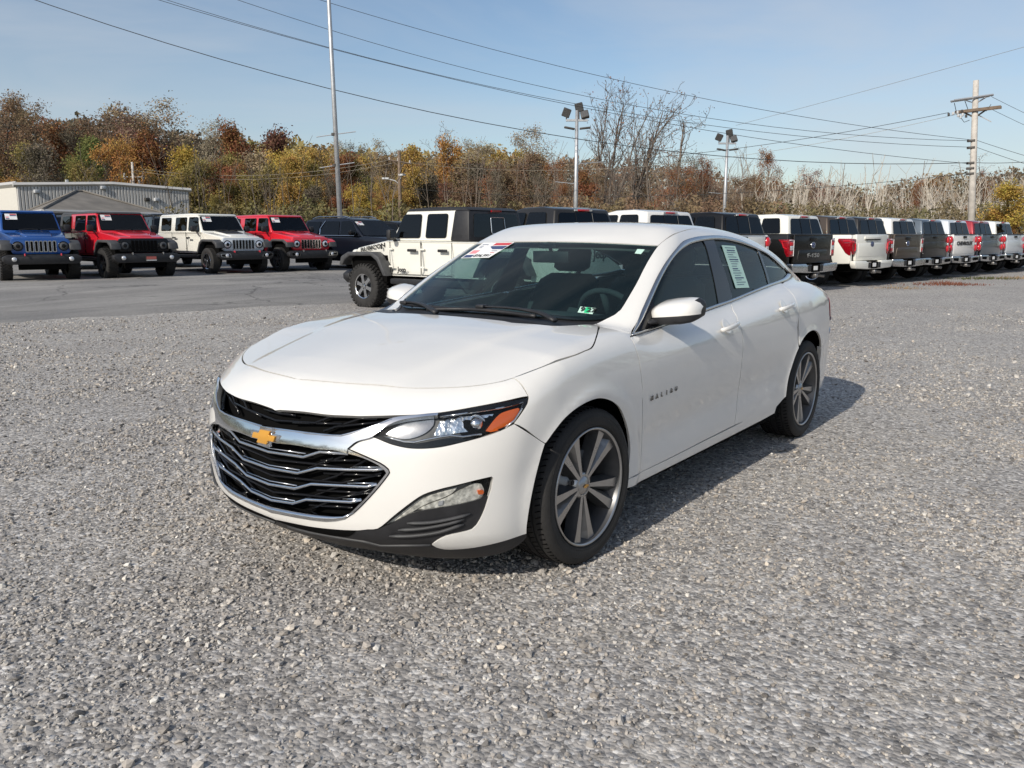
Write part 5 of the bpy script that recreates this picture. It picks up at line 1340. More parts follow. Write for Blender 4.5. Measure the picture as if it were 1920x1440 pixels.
def resample(pts, step, closed=True, corner=38):
    """Catmull-Rom through traced points, keeping real corners"""
    P = [np.array(p, float) for p in pts]; n = len(P); out = []
    def iscorner(i):
        if not closed and i in (0, n - 1): return True
        if closed and abs(P[i][1]) < 1e-6: return True
        a = P[i] - P[(i - 1) % n]; b = P[(i + 1) % n] - P[i]
        c = a.dot(b) / (np.linalg.norm(a) * np.linalg.norm(b) + 1e-12)
        return math.degrees(math.acos(max(-1, min(1, c)))) > corner
    C_ = [iscorner(i) for i in range(n)]
    for i in range(n if closed else n - 1):
        p1, p2 = P[i], P[(i + 1) % n]
        p0 = p1 - (p2 - p1) if C_[i] else P[(i - 1) % n]
        p3 = p2 + (p2 - p1) if C_[(i + 1) % n] else P[(i + 2) % n]
        L_ = np.linalg.norm(p2 - p1); k = max(1, int(round(L_ / step)))
        l1 = np.linalg.norm(p1 - p0); l3 = np.linalg.norm(p3 - p2)
        m1 = (p2 - p0) * L_ / (L_ + l1 + 1e-9); m2 = (p3 - p1) * L_ / (L_ + l3 + 1e-9)
        for j in range(k):
            t = j / k
            out.append((2 * t**3 - 3 * t**2 + 1) * p1 + (t**3 - 2 * t**2 + t) * m1 + (-2 * t**3 + 3 * t**2) * p2 + (t**3 - t**2) * m2)
    if not closed: out.append(P[-1])
    return np.array(out)

def in_poly(q, poly):
    x, y = q[:, 0], q[:, 1]; ins = np.zeros(len(q), bool); n = len(poly)
    for i in range(n):
        x1, y1 = poly[i]; x2, y2 = poly[(i + 1) % n]
        c = ((y1 > y) != (y2 > y)) & (x < (x2 - x1) * (y - y1) / (y2 - y1 + 1e-15) + x1)
        ins ^= c
    return ins

def dist_poly(q, poly):
    d = np.full(len(q), 1e9); n = len(poly)
    for i in range(n):
        a = poly[i]; b = poly[(i + 1) % n]; ab = b - a
        t = np.clip(((q - a) @ ab) / (ab @ ab + 1e-15), 0, 1)
        d = np.minimum(d, np.linalg.norm(q - (a + t[:, None] * ab), axis=1))
    return d

def panel_data(outline, direc, res=0.03, gap=0.002, level=0.0, th=0.012, off=0.0, fn=None, hole=None, corner=38, sym=True):
    fn = fn or body
    d = np.array(direc, float); d /= np.linalg.norm(d)
    e1 = np.cross([0, 0, 1.0], d)
    if np.linalg.norm(e1) < 1e-3: e1 = np.array([0, 1.0, 0])
    e1 /= np.linalg.norm(e1); e2 = np.cross(d, e1)
    B = resample(outline, res, True, corner)
    b2 = np.c_[B @ e1, B @ e2]
    keep = [i for i in range(len(b2)) if np.linalg.norm(b2[i] - b2[i - 1]) > 1e-4]
    b2 = b2[keep]; B = B[keep]
    area = 0.5 * np.sum(b2[:, 0] * np.roll(b2[:, 1], -1) - np.roll(b2[:, 0], -1) * b2[:, 1])
    if area < 0: b2 = b2[::-1]; B = B[::-1]
    symflag = (np.abs(B[:, 1]) < 1e-5) if sym else np.zeros(len(B), bool)
    if gap:
        a = b2 - np.roll(b2, 1, 0); c = np.roll(b2, -1, 0) - b2
        a /= np.linalg.norm(a, axis=1, keepdims=True) + 1e-12; c /= np.linalg.norm(c, axis=1, keepdims=True) + 1e-12
        t = a + c; t /= np.linalg.norm(t, axis=1, keepdims=True) + 1e-9
        nrm = np.c_[-t[:, 1], t[:, 0]]
        symm = symflag
        b2 = b2 + np.where(symm[:, None], 0, gap) * nrm
    lo, hi = b2.min(0), b2.max(0)
    gx, gy = np.meshgrid(np.arange(lo[0], hi[0], res), np.arange(lo[1], hi[1], res * 0.9))
    gx = gx + (np.arange(gx.shape[0]) % 2)[:, None] * res / 2
    q = np.c_[gx.ravel(), gy.ravel()]
    q = q[in_poly(q, b2)]
    q = q[dist_poly(q, b2) > res * 0.42] if len(q) else q
    allp = np.vstack([b2, q]); nb = len(b2)
    r_ = geometry.delaunay_2d_cdt([Vector(p) for p in allp], [], [list(range(nb))], 1, 1e-6)
    V2 = np.array([tuple(v) for v in r_[0]]); F = [f for f in r_[2]]
    depth0 = float(np.mean(B @ d))
    span = max(0.25, float((B @ d).max() - (B @ d).min()) / 2 + 0.25)
    O = V2[:, 0:1] * e1 + V2[:, 1:2] * e2 + (depth0 + span) * d
    Pt, hit = cast(O, np.repeat(-d[None], len(O), 0), 0, 2 * span, 110, fn, level)
    if not hit.all():
        good = np.where(hit)[0]
        for i in np.where(~hit)[0]:
            j = good[np.argmin(np.sum((V2[good] - V2[i]) ** 2, axis=1))]
            dep = Pt[j] @ d
            Pt[i] = V2[i, 0] * e1 + V2[i, 1] * e2 + dep * d
    if sym:
        # centre-line vertices stay exactly on the centre plane
        ids = [i for i, og in enumerate(r_[3]) if any(k < nb and symflag[k] for k in og)]
        if ids:
            d2 = np.array([d[0], 0, d[2]]); d2 /= np.linalg.norm(d2)
            src = np.array([B[[k for k in r_[3][i] if k < nb][0]] for i in ids]); src[:, 1] = 0
            Q, ok = cast(src + d2 * 0.4, np.repeat(-d2[None], len(ids), 0), 0, 0.8, 160, fn, level)
            for n_i, i in enumerate(ids):
                if ok[n_i]: Pt[i] = Q[n_i]
    Nn = grad(Pt, fn)
    if sym:
        for i in ids: Nn[i][1] = 0
    Pt = Pt + off * Nn
    return Pt, Nn, F

def panel_mesh(name, parts, mats, th=0.012, edge=True):
    """parts: list of (points, normals, faces) joined into one sheet with turned-in edges"""
    V = []; NN = []; FF = []; fm = []
    for Pt, Nn, F in parts:
        b = len(V); cnt = {}
        for f in F:
            k = len(f)
            # outward facing
            a_, b_, c_ = Pt[f[0]], Pt[f[1]], Pt[f[2]]
            nn = np.cross(b_ - a_, c_ - a_)
            if nn @ Nn[f[0]] < 0: f = f[::-1]
            FF.append(tuple(b + i for i in f))
            for i in range(k):
                e = (f[i], f[(i + 1) % k]); cnt[e] = cnt.get(e, 0) + 1
        V += [tuple(p) for p in Pt]; NN += [tuple(n) for n in Nn]
        if edge:
            bound = [e for e in cnt if (e[1], e[0]) not in cnt]
            low = {}
            for e in bound:
                for i in e:
                    if i not in low:
                        low[i] = len(V); V.append(tuple(Pt[i] - th * Nn[i])); NN.append(None)
            top = {}
            for e in bound:
                for i in e:
                    if i not in top:
                        top[i] = len(V); V.append(tuple(Pt[i])); NN.append(None)
            for i, j in bound:
                if abs(Pt[i][1]) < 0.004 and abs(Pt[j][1]) < 0.004: continue
                FF.append((top[j], top[i], low[i], low[j]))
    me = bpy.data.meshes.new(name)
    me.from_pydata(V, [], FF)
    add_mat(me, mats)
    me.polygons.foreach_set('use_smooth', [True] * len(me.polygons))
    me.update()
    vn = [0.0] * (3 * len(V))
    me.vertices.foreach_get('normal', vn)
    nl = [NN[i] if NN[i] is not None else (vn[3 * i], vn[3 * i + 1], vn[3 * i + 2]) for i in range(len(V))]
    me.normals_split_custom_set_from_vertices(nl)
    return me

def mirror_parts(parts):
    out = []
    for Pt, Nn, F in parts:
        P2 = Pt.copy(); N2 = Nn.copy(); P2[:, 1] *= -1; N2[:, 1] *= -1
        out.append((P2, N2, F))
    return out

car = empty('sedan')
tag(car, 'white four-door sedan parked alone in front on the gravel', 'car')
WP = M['white_paint']

def panel(name, outline, direc, m, parent=None, both=False, join=False, label=None, **k):
    th = k.get('th', 0.012)
    pr = [panel_data(outline, direc, **k)]
    if join:
        return link(name, panel_mesh(name, pr + mirror_parts(pr), m, th), parent or car)
    o = link(name, panel_mesh(name, pr, m, th), parent or car)
    if both:
        par2 = parent if not isinstance(both, bpy.types.Object) else both
        o2 = link(name, panel_mesh(name, mirror_parts(pr), m, th), par2 or car)
        return o, o2
    return o

def snap0(pts, idx):
    for i in idx: pts[i].y = 0.0
    return pts

# ---- bonnet (both halves in one sheet)
h = snap0(P3('hood'), [0, -1]); h[0].x += 0.002
hood = panel('hood', h + mir(h[1:-1])[::-1], (0.0, 0, 1), WP, res=0.026, sym=False, gap=0.003, th=0.02)
n_ = snap0(P3('nose_panel'), [0, -1])
panel('nose_panel', n_, (0.72, 0.45, 0.62), WP, join=True, res=0.022, gap=0.003, th=0.02)
fb = P3('front_bumper')
for p in fb:
    if abs(p.y) < 0.05: p.y = 0.0
bumper = panel('front_bumper', fb, (0.72, 0.66, 0.22), WP, join=True, res=0.022, th=0.02)
va = P3('valance'); va[0].y = 0
va += [Vector((0.80, 0.12, 0.165)), Vector((0.81, 0.0, 0.165))]
va[-1].y = 0
valance = panel('lower_valance', va, (0.75, 0.62, 0.02), M['black_plastic'], join=True, res=0.022, th=0.05, level=-0.006)
Z5p = lambda pts: [(390 + x / 6, 840 + y / 6) for x, y in pts]
def skin0(px, py, level=0.0, lift=0.0):
    D_ = _f + (px - 960) / FPX * RT - (py - 720) / FPX * _u; D_ /= np.linalg.norm(D_)
    Q, ok = cast(CAM[None], D_[None], 2, 9, 600, body, level)
    return Vector((Q + grad(Q) * lift)[0])
slot = [skin0(*p) for p in Z5p([(730, 812), (950, 862), (1200, 907), (1500, 938), (1660, 940), (1580, 1000), (1450, 995), (1150, 940), (900, 872)])]
panel('air_slot', slot, (0.9, 0.4, 0.02), M['void'], valance, both=True, res=0.03, level=-0.003, gap=0, th=.004)
for sg in (1, -1):
    pts = [skin0(690 + x / 6, 840 + y / 6, -.004) for x, y in ((705, 1092), (400, 1098), (140, 1098), (0, 1062))] + [skin0(*p, -.004) for p in Z5p([(1740, 1050), (1450, 1005), (1150, 950), (900, 882)])]
    for p_ in pts: p_.y *= sg
    mb = MB(); mb.smooth = True; mb.tube(pts, .006, 6); mb.build('lip_line', M['grey_plastic'], valance)
fender, fender2 = panel('fender', P3('fender'), (0.12, 0.80, 0.58), WP, both=True, res=0.022)
door1, door1r = panel('front_door', P3('front_door'), (0, 1, 0.22), WP, both=True, res=0.026, gap=.0028, th=.02)
rd = P3('rear_door')
rd = rd[:9] + [Vector((-2.20, .905, .30))] + arc(-2.80, 0.338, 0.40, 2, 52, 9) + rd[16:]
door2, door2r = panel('rear_door', rd, (0, 1, 0.22), WP, both=True, res=0.026, gap=.0028, th=.02)
panel('rocker', P3('rocker'), (0, 1, -0.12), WP, both=True, res=0.03, th=0.03)

# ---- pillars, cant rail and rear quarter in one sheet per side
co = P3('chrome_outer')
roof_edge = [Vector(p) for p in [(-2.0, .575, 1.42), (-2.4, .565, 1.385), (-2.8, .55, 1.32), (-3.1, .54, 1.25), (-3.35, .55, 1.17), (-3.50, .60, 1.10)]]
rear_top = [Vector(p) for p in [(-3.62, .66, 1.02), (-3.70, .70, .965), (-3.55, .80, .93), (-3.45, .84, .86), (-3.42, .86, .78), (-3.40, .875, .66), (-3.22, .895, .60)]]
rarc = arc(-2.80, 0.338, 0.40, 139, 54, 16)
sf = P3('side_frame_front') + roof_edge + rear_top + rarc
q = P3('quarter')
sf += [q[5], q[4], q[3], q[2], q[1], q[0]]
# forward along the outer edge of the window trim, back corner first
trim_top = co[0:18]
sf += [co[20], co[19], co[18]] + trim_top[::-1]
sf += [Vector((-0.42, .835, .965))]
side = panel('side_frame', sf, (0.0, 0.86, 0.5), WP, both=True, res=0.024, corner=50)
# ---- roof
hd = [p for p in P3('header') if p.y > 0.01]
rf = [Vector((-1.0, 0, 1.347))] + hd + [Vector(p) for p in [(-1.135, .617, 1.335)]] + [p for p in P3('side_frame_front')[8:]] + roof_edge[:4]
rf += [Vector((-2.98, .45, 1.29)), Vector((-2.86, .25, 1.32)), Vector((-2.82, 0, 1.33))]
panel('roof', rf, (0.0, 0.05, 1), WP, join=True, res=0.03)
# ---- tail
tl = [Vector(p) for p in [(-3.62, .66, 1.02), (-3.70, .70, .965), (-3.86, .50, .96), (-3.89, .25, .97), (-3.90, 0, .97), (-3.52, 0, 1.12), (-3.50, .3, 1.12), (-3.50, .60, 1.10)]]
panel('trunk_lid', tl, (-0.3, 0.0, 1), WP, join=True, res=0.035)
rb = [Vector(p) for p in [(-3.22, .895, .60), (-3.40, .875, .66), (-3.60, .80, .70), (-3.80, .60, .72), (-3.90, .3, .72), (-3.91, 0, .72), (-3.86, 0, .28), (-3.80, .3, .28), (-3.70, .6, .28), (-3.4, .83, .26), (-3.17, .87, .28)]]
rb += arc(-2.80, 0.338, 0.40, 188, 139, 6)
panel('rear_bumper', rb, (-0.6, 0.75, 0.05), WP, join=True, res=0.03, th=0.03)
tp = [Vector(p) for p in [(-3.70, .70, .95), (-3.56, .79, .925), (-3.47, .83, .86), (-3.43, .855, .785), (-3.60, .79, .73), (-3.80, .60, .75), (-3.87, .36, .78), (-3.87, .36, .93)]]
panel('tail_light', tp, (-0.6, 0.72, 0.35), M['red_lens'], both=True, res=0.03, off=0.004)
tg = [Vector(p) for p in [(-3.87, .36, .94), (-3.87, .36, .76), (-3.80, .60, .735), (-3.90, .3, .735), (-3.91, 0, .735), (-3.90, 0, .95), (-3.89, .25, .95)]]
panel('trunk_lid', [tg[0], tg[1], tg[3], tg[4], tg[5], tg[6]], (-1, 0.1, 0.1), WP, join=True, res=0.04)

# ---- window trim, pillars and glass
ci = P3('chrome_inner')
def ring_parts(outer, inner, direc, **k):
    out = []
    n = len(inner)
    return out
def ribbon(name, a, b, direc_off, m, parent, both=True, step=0.03):
    """strip between two traced lines, pushed proud of the skin with thickness"""
    A = resample(a, step, False, 60)
    n = len(A)
    Bq = resample(b, step, False, 60)
    # parametrise b by arc length
    def arcs(P):
        s = np.r_[0, np.cumsum(np.linalg.norm(np.diff(P, axis=0), axis=1))]; return s / s[-1]
    sa, sb = arcs(A), arcs(Bq)
    Bq = np.c_[[np.interp(sa, sb, Bq[:, i]) for i in range(3)]].T
    NA = grad(A); NB = grad(Bq)
    t = direc_off
    mb = MB(); mb.smooth = True
    rings = []
    for i in range(n):
        mid = (A[i] + Bq[i]) / 2 + (NA[i] + NB[i]) / 2 * t * 1.6
        rings.append([A[i] - NA[i] * .004, A[i] + NA[i] * t, mid, Bq[i] + NB[i] * t, Bq[i] - NB[i] * .012])
    mb.loft(rings, cap=True)
    me = mb.mesh(name, m)
    o = link(name, me, parent)
    if both:
        me2 = me.copy(); me2.transform(Matrix.Diagonal((1, -1, 1, 1))); me2.flip_normals()
        link(name, me2, parent)
    return o
ribbon('window_trim', co[0:18], ci[0:18], 0.004, M['satin_chrome'], car)
ribbon('window_trim', co[18:] + [co[0]], ci[18:] + [ci[0]], 0.004, M['satin_chrome'], car)
panel('mirror_patch', P3('mirror_patch'), (0, 1, .4), M['gloss_black'], both=True, res=0.03, level=-0.006, gap=0)
panel('pillar_trim', P3('pillar_b'), (0, 1, .4), M['gloss_black'], both=True, res=0.03, level=-0.004, gap=0)
panel('pillar_trim', P3('pillar_c'), (0, 1, .4), M['gloss_black'], both=True, res=0.03, level=-0.004, gap=0)
GLS = dict(both=True, res=0.04, level=-0.009, gap=-0.004)
gl1 = panel('window', P3('front_glass'), (0, 1, .4), M['glass_side'], th=0.004, **GLS)
gl2 = panel('window', P3('rear_glass'), (0, 1, .4), M['glass_side'], th=0.004, **GLS)
panel('window', P3('quarter_glass'), (0, 1, .4), M['glass_side'], th=0.004, **GLS)
ws_side = P3('windscreen_side')
base_ws = [Vector(p) for p in [(-0.575, .70, 1.028), (-0.52, .69, 1.00), (-0.47, .62, .985), (-0.42, .52, .985), (-0.375, .36, .99), (-0.335, .15, .99), (-0.325, 0, .99)]]
wso = [Vector((-1.0, 0, 1.347))] + hd[:-1] + ws_side[0:6] + base_ws
windscreen = panel('windscreen', wso, (0.5, 0.0, 0.87), M['glass'], join=True, res=0.04, level=-0.004, th=0.004)
# black ceramic band round the glass
def inset_line(pts, k):
    c = Vector((-0.72, 0, 1.18))
    return [p + (c - p).normalized() * k for p in pts]
band_o = [Vector((-1.0, 0, 1.347))] + hd[:-1] + ws_side[0:6] + base_ws
band_i = []
for i, p in enumerate(band_o):
    if i == 0: band_i.append(Vector((-.965, 0, 1.332)))
    elif i == len(band_o) - 1: band_i.append(Vector((-.40, 0, 1.03)))
    else:
        b_ = inset_line([p], 0.03 if i < 16 else 0.045)[0]; band_i.append(b_)
bp = panel_data(band_o + band_i[::-1], (0.5, 0, 0.87), res=0.03, level=-0.0075, gap=0.001, corner=30)
link('glass_border', panel_mesh('glass_border', [bp] + mirror_parts([bp]), M['gloss_black'], 0.002), windscreen)
# cowl under the wipers
cw_ = h[len(h) - 8:]
cowl = [Vector((p.x - .004, p.y, p.z)) for p in P3('hood')[14:]]
cowl[-1].y = 0
cowl = cowl + [Vector((-.345, 0, .99)), Vector((-.36, .15, .99)), Vector((-.40, .36, .99)), Vector((-.44, .52, .985)), Vector((-.49, .62, .985)), Vector((-.53, .69, 1.0))]
panel('cowl', cowl, (0.1, 0, 1), M['black_plastic'], join=True, res=0.03, level=-0.014, gap=-0.004)
rg = [Vector(p) for p in [(-2.84, 0, 1.325), (-2.88, .25, 1.315), (-3.0, .45, 1.285), (-3.12, .53, 1.245), (-3.36, .54, 1.165), (-3.49, .58, 1.10), (-3.49, .3, 1.12), (-3.51, 0, 1.12)]]
panel('rear_windscreen', rg, (-0.4, 0, 0.9), M['glass_dark'], join=True, res=0.05, level=-0.004, th=0.004)

def skin(px, py, level=0.0, lift=0.0):
    D_ = _f + (px - 960) / FPX * RT - (py - 720) / FPX * _u; D_ /= np.linalg.norm(D_)
    Q, ok = cast(CAM[None], D_[None], 2, 9, 600, body, level)
    return Vector((Q + grad(Q) * lift)[0])
# ---- grille
gm = P3('grille_mesh'); gm[0].y = 0; gm[-1].y = 0
grille = panel('grille', gm, (0.85, 0.5, 0.1), M['void'], join=True, res=0.04, level=-0.055, gap=-0.01, th=0.002)
def bar(pts, rad, m, parent, level, zero_first=True, squash=1.0, n=6):
    p = [Vector(v) for v in pts]
    if zero_first and abs(p[0].y) < 0.06: p[0].y = 0.0
    for sgn in (1, -1):
        pp = [Vector((v.x, v.y * sgn, v.z)) for v in p]
        if sgn == 1 and pp[0].y == 0.0:
            full = [Vector((v.x, -v.y, v.z)) for v in p[:0:-1]] + pp
            rr_ = list(rad)[:0:-1] + list(rad) if isinstance(rad, list) else rad
            mb = MB(); mb.smooth = True; mb.tube(full, rr_, n, True, squash)
            mb.build('bar', m, parent)
            return
        mb = MB(); mb.smooth = True; mb.tube(pp, rad, n, True, squash)
        mb.build('bar', m, parent)
for i in range(4):
    bar(OUT['bar%d' % i], 0.0065, M['chrome'], grille, 0)
for i in range(7):
    bar(OUT['thin%d' % i], 0.0028, M['chrome'], grille, 0)
i = 0
while 'dark%d' % i in OUT:
    bar(OUT['dark%d' % i], 0.0055, M['gloss_black'], grille, 0); i += 1
gf = P3('grille_frame'); gf[0].y = 0; gf[-1].y = 0
panel('grille_surround', gf, (0.72, 0.66, 0.12), M['chrome'], grille, join=True, res=0.02, off=0.006, th=0.03, gap=0.0012)
cwg = P3('chrome_wing'); cwg[0].y = 0; cwg[-1].y = 0
panel('chrome_wing', cwg, (0.78, 0.58, 0.25), M['chrome'], grille, join=True, res=0.016, off=0.012, th=0.03, gap=0.0)
lowl = [skin(x, y, 0, .003) for x, y in Z5p([(712, 686), (950, 734), (1225, 777), (1425, 788), (1530, 779), (1640, 722)])]
lowl = [Vector(p) for p in resample([tuple(p) for p in lowl], .05, False, 60)]
bar(lowl, [.0115] * (len(lowl) - 3) + [.009, .006, .003], M['chrome'], grille, 0, squash=1.0)
# raised upper edge of the wing
up = [Vector(p) for p in OUT['chrome_wing'][:9]]
for p in up: p.x += .012
bar(up, 0.004, M['chrome'], grille, 0)
# bow-tie emblem
def bowtie(w, h_, t, m, loc, parent, name):
    hw, hh = w / 2, h_ / 2
    a = 0.30 * w / 2
    sh = 0.22 * h_
    pts = [(-hw, -hh * .42), (-a - .012, -hh * .42), (-a - .022, -hh), (a - .004, -hh), (a + .006, -hh * .42), (hw - .012, -hh * .42), (hw, hh * .42), (a + .012, hh * .42), (a + .022, hh), (-a + .004, hh), (-a - .006, hh * .42), (-hw + .012, hh * .42)]
    mb = MB()
    mb.prism([(p[0], p[1]) for p in pts], 'x', 0, t)
    return mb.build(name, m, parent, bevel=0.0025, seg=2, loc=loc)
em = bowtie(0.185, 0.080, 0.022, M['chrome'], (0.935, 0, 0.611), grille, 'emblem_frame')
bowtie(0.146, 0.056, 0.012, M['gold'], (0.953, 0, 0.611), grille, 'emblem')

# ---- headlights
PJ = skin(895.7, 792, 0.0, -0.040)
for sgn in (1, -1):
    g = (lambda pts: pts) if sgn == 1 else mir
    dirn = (0.6, 0.7 * sgn, 0.35)
    def lp(name, key, m, parent, off=0.0, level=0.0, th=0.004, res=0.015, gap=0.0):
        pr = panel_data(P3(key), (0.6, 0.7, 0.35), res=res, level=level, off=off, gap=gap, th=th)
        pr = [pr] if sgn == 1 else mirror_parts([pr])
        return link(name, panel_mesh(name, pr, m, th), parent)
    hl = lp('headlight', 'headlight', M['lamp_grey'], car, level=-0.035, gap=-0.004, res=0.03)
    lp('lamp_bowl', 'lamp_bowl', M['reflector'], hl, level=-0.028, th=0.006)
    lp('lamp_bowl', 'lamp_inner', M['lamp_metal'], hl, level=-0.026, th=0.008)
    lp('side_marker', 'amber', M['amber'], hl, level=-0.012, th=0.02)
    lp('lamp_rim', 'lamp_black_lower', M['gloss_black'], hl, level=-0.004, th=0.01)
    lp('lamp_rim', 'lamp_black_upper', M['gloss_black'], hl, level=-0.004, th=0.01)
    for key in ('lamp_chrome_line', 'lamp_chrome_top'):
        pts = np.array(OUT[key]); pts = pts - grad(pts) * 0.006; pts[:, 1] *= sgn
        mb = MB(); mb.smooth = True; mb.tube([tuple(p) for p in pts], 0.0042, 6)
        mb.build('chrome_line', M['chrome'], hl)
    # projector
    ctr = PJ.copy(); ctr.y *= sgn
    mb = MB(); mb.smooth = True
    mb.lathe([(0.030 * math.sin(R(a)), 0.030 * math.cos(R(a))) for a in range(0, 91, 15)], 24, 'x')
    mb.lathe([(0.0, 0.038), (0.006, 0.036), (0.006, 0.030), (-0.03, 0.030)], 24, 'x')
    pj = mb.build('projector', M['chrome'], hl, loc=ctr)
    pj.rotation_euler = (0, 0, R(30) * sgn)
    pr = panel_data(P3('headlight'), (0.6, 0.7, 0.35), res=0.03, level=-0.002, gap=0.001, th=0.004)
    pr = [pr] if sgn == 1 else mirror_parts([pr])
    link('lens', panel_mesh('lens', pr, M['lens'], 0.003), hl)
    # ---- running light in the bumper
    fl = lp('fog_light', 'fog_lens', M['lamp_grey'], car, level=-0.03, gap=-0.003, res=0.03)
    st = np.array(OUT['fog_strip'])
    lp('led_strip', 'fog_strip', M['led'], fl, level=-0.022, th=0.006)
    lp('turn_reflector', 'fog_turn', M['led'], fl, level=-0.018, th=0.008)
    lp('turn_bulb', 'fog_amber', M['amber'], fl, level=-0.008, th=0.01)
    lp('turn_bulb', 'fog_orange', M['clear_lens'], fl, level=-0.012, th=0.008)
    pr = panel_data(P3('fog_lens'), (0.6, 0.7, 0.15), res=0.03, level=-0.002, gap=0.001, th=0.004)
    pr = [pr] if sgn == 1 else mirror_parts([pr])
    link('lens', panel_mesh('lens', pr, M['lens'], 0.003), fl)
    for k in range(3):
        pts = np.array(OUT['slat%d' % k]); pts = pts + grad(pts) * 0.002; pts[:, 1] *= sgn
        pts = resample([tuple(p) for p in pts], 0.03, False); pts = pts[:max(4, int(len(pts) * .86))]
        mb = MB(); mb.smooth = True; mb.tube([tuple(p) for p in pts], [0.004] + [0.0095] * (len(pts) - 2) + [0.004], 6, True, 0.7)
        mb.build('slat', M['grey_plastic'], valance)

# ---- door handles, badges
def handle(a, b, parent, sgn):
    a, b = Vector(a), Vector(b); a.y *= sgn; b.y *= sgn
    n = Vector((0, sgn, 0.12)).normalized(); t = (b - a)
    L_ = t.length * .92
    rings = []
    for u in np.linspace(0, 1, 9):
        c = a + t * (0.04 + u * .92) + n * (0.012 + 0.026 * math.sin(math.pi * min(1, max(0, u))) ** 0.5)
        hw = 0.0155 * (0.72 + 0.28 * math.sin(math.pi * u)); tk = 0.010
        upv = Vector((0, 0, 1))
        ring = []
        for k in range(10):
            an = 2 * math.pi * k / 10
            ring.append(c + upv * hw * math.cos(an) + n * tk * math.sin(an))
        rings.append(ring)
    mb = MB(); mb.smooth = True; mb.loft(rings)
    mb.build('handle', WP, parent)
    # recess cup behind the handle
    mb = MB(); mb.smooth = True
    c = a + t * 0.42
    c2 = np.array([[c.x, c.y, c.z]]); c2[:, 1] = abs(c2[:, 1])
    nn = grad(c2)[0]; nn[1] *= sgn; nn = Vector(nn)
    mb.lathe([(0.0012, 0.0), (0.0018, 0.03), (0.0032, 0.043), (0.0010, 0.047)], 24, 'y')
    o = mb.build('handle_cup', WP, parent)
    o.location = c + nn * 0.0005 + Vector((0, 0, 0.004))
    o.rotation_euler = Vector(nn).to_track_quat('Y', 'Z').to_euler()
for sgn, d1, d2 in ((1, door1, door2), (-1, door1r, door2r)):
    handle(*OUT['handle_f'], d1, sgn); handle(*OUT['handle_r'], d2, sgn)
ba, bb = [Vector(p) for p in OUT['badge']]
for sgn, dd in ((1, door1), (-1, door1r)):
    for i, ch in enumerate('MALIBU'):
        t_ = i / 5
        p = ba.lerp(bb, t_) if sgn == 1 else ba.lerp(bb, 1 - t_)
        q_ = np.array([[p.x, abs(p.y), p.z]]); nn = grad(q_)[0]
        pos = Vector((p.x, (abs(p.y) + 0.003) * sgn, p.z + .004))
        lettering('badge_letter', ch, 0.031, M['badge'], dd, pos, (-sgn, 0, 0.03), (0, -nn[2] * sgn * .2, 1), depth=0.002, bold=0.0004, squeeze=1.15)

# ---- door mirrors
for sgn in (1, -1):
    prof = [(0.0, .45, .45), (0.012, .72, .70), (0.045, .93, .90), (0.10, 1.0, 1.0), (0.16, .97, 1.0), (0.20, .86, .90), (0.222, .62, .66), (0.230, .30, .35)]
    cx, cz, y0 = -0.795, 1.012, 0.785
    rings_c = []; N_ = 28
    for yy, sx, sz in prof:
        ring = []
        for i in range(N_):
            a = 2 * math.pi * i / N_
            ca, sa = math.cos(a), math.sin(a)
            ex = math.copysign(abs(ca) ** .6, ca); ez = math.copysign(abs(sa) ** .5, sa)
            fr = 0.135 if ex > 0 else 0.05
            x = cx + ex * fr * sx - 0.16 * yy
            z = cz + ez * (0.060 if ez > 0 else 0.052) * sz + 0.10 * yy - 0.022 * max(0, ex)
            ring.append((x, (y0 + yy) * sgn, z))
        rings_c.append(ring)
    mb = MB(); mb.smooth = True; mb.loft(rings_c)
    me = mb.mesh('mirror', [WP, M['black_plastic']])
    for f in me.polygons:
        c = f.center; yy = abs(c.y) - y0
        u_ = c.x - cx + .16 * yy
        f.material_index = 1 if (c.z < cz + .10 * yy - 0.012 - .018 * max(0, u_ / .135) or u_ < -0.016 or (yy > .19 and u_ < .03)) else 0
    mo = link('mirror', me, car)
    mb = MB(); mb.smooth = True
    mb.tube([(-0.64, 0.78 * sgn, 0.968), (-0.68, 0.81 * sgn, 0.972), (-0.74, 0.86 * sgn, 0.985)], [0.034, 0.030, 0.030], 10, True, 0.5)
    mb.build('mirror_arm', M['black_plastic'], mo)
    mb = MB(); mb.prism([((y0 + .05) * sgn, .985), ((y0 + .19) * sgn, 1.0), ((y0 + .19) * sgn, 1.07), ((y0 + .05) * sgn, 1.055)], 'x', cx - 0.080, cx - 0.076)
    mb.build('mirror_glass', M['mirror_glass'], mo)

# ---- wipers
def wiper(arm_px, blade_px):
    pts = [skin(x, y, 0, l) for x, y, l in arm_px]
    pts = [Vector(p) for p in resample([tuple(p) for p in pts], 0.04, False, 80)]
    mb = MB(); mb.smooth = True
    mb.tube(pts, [0.017 - 0.009 * i / (len(pts) - 1) for i in range(len(pts))], 6, True, 0.6)
    w = mb.build('wiper', M['black_plastic'], car)
    bl = [skin(x, y, 0, 0.012) for x, y in blade_px]
    bl = [Vector(p) for p in resample([tuple(p) for p in bl], 0.04, False, 80)]
    mb = MB(); mb.smooth = True; mb.tube(bl, 0.0075, 6, True, 1.4)
    mb.build('blade', M['black_plastic'], w)
    mb = MB(); mb.box(pts[-1], (0.05, 0.05, 0.018)); mb.build('clip', M['black_plastic'], w, bevel=0.006)
wiper([(1040, 606, .012), (1012, 599, .030), (960, 591, .035), (905, 583, .024)], [(800, 585), (860, 584), (905, 586), (960, 592), (1004, 598)])
wiper([(818, 590, .012), (795, 583, .03), (776, 577, .03), (764, 574, .024)], [(758, 573), (780, 576), (810, 580), (850, 584)])

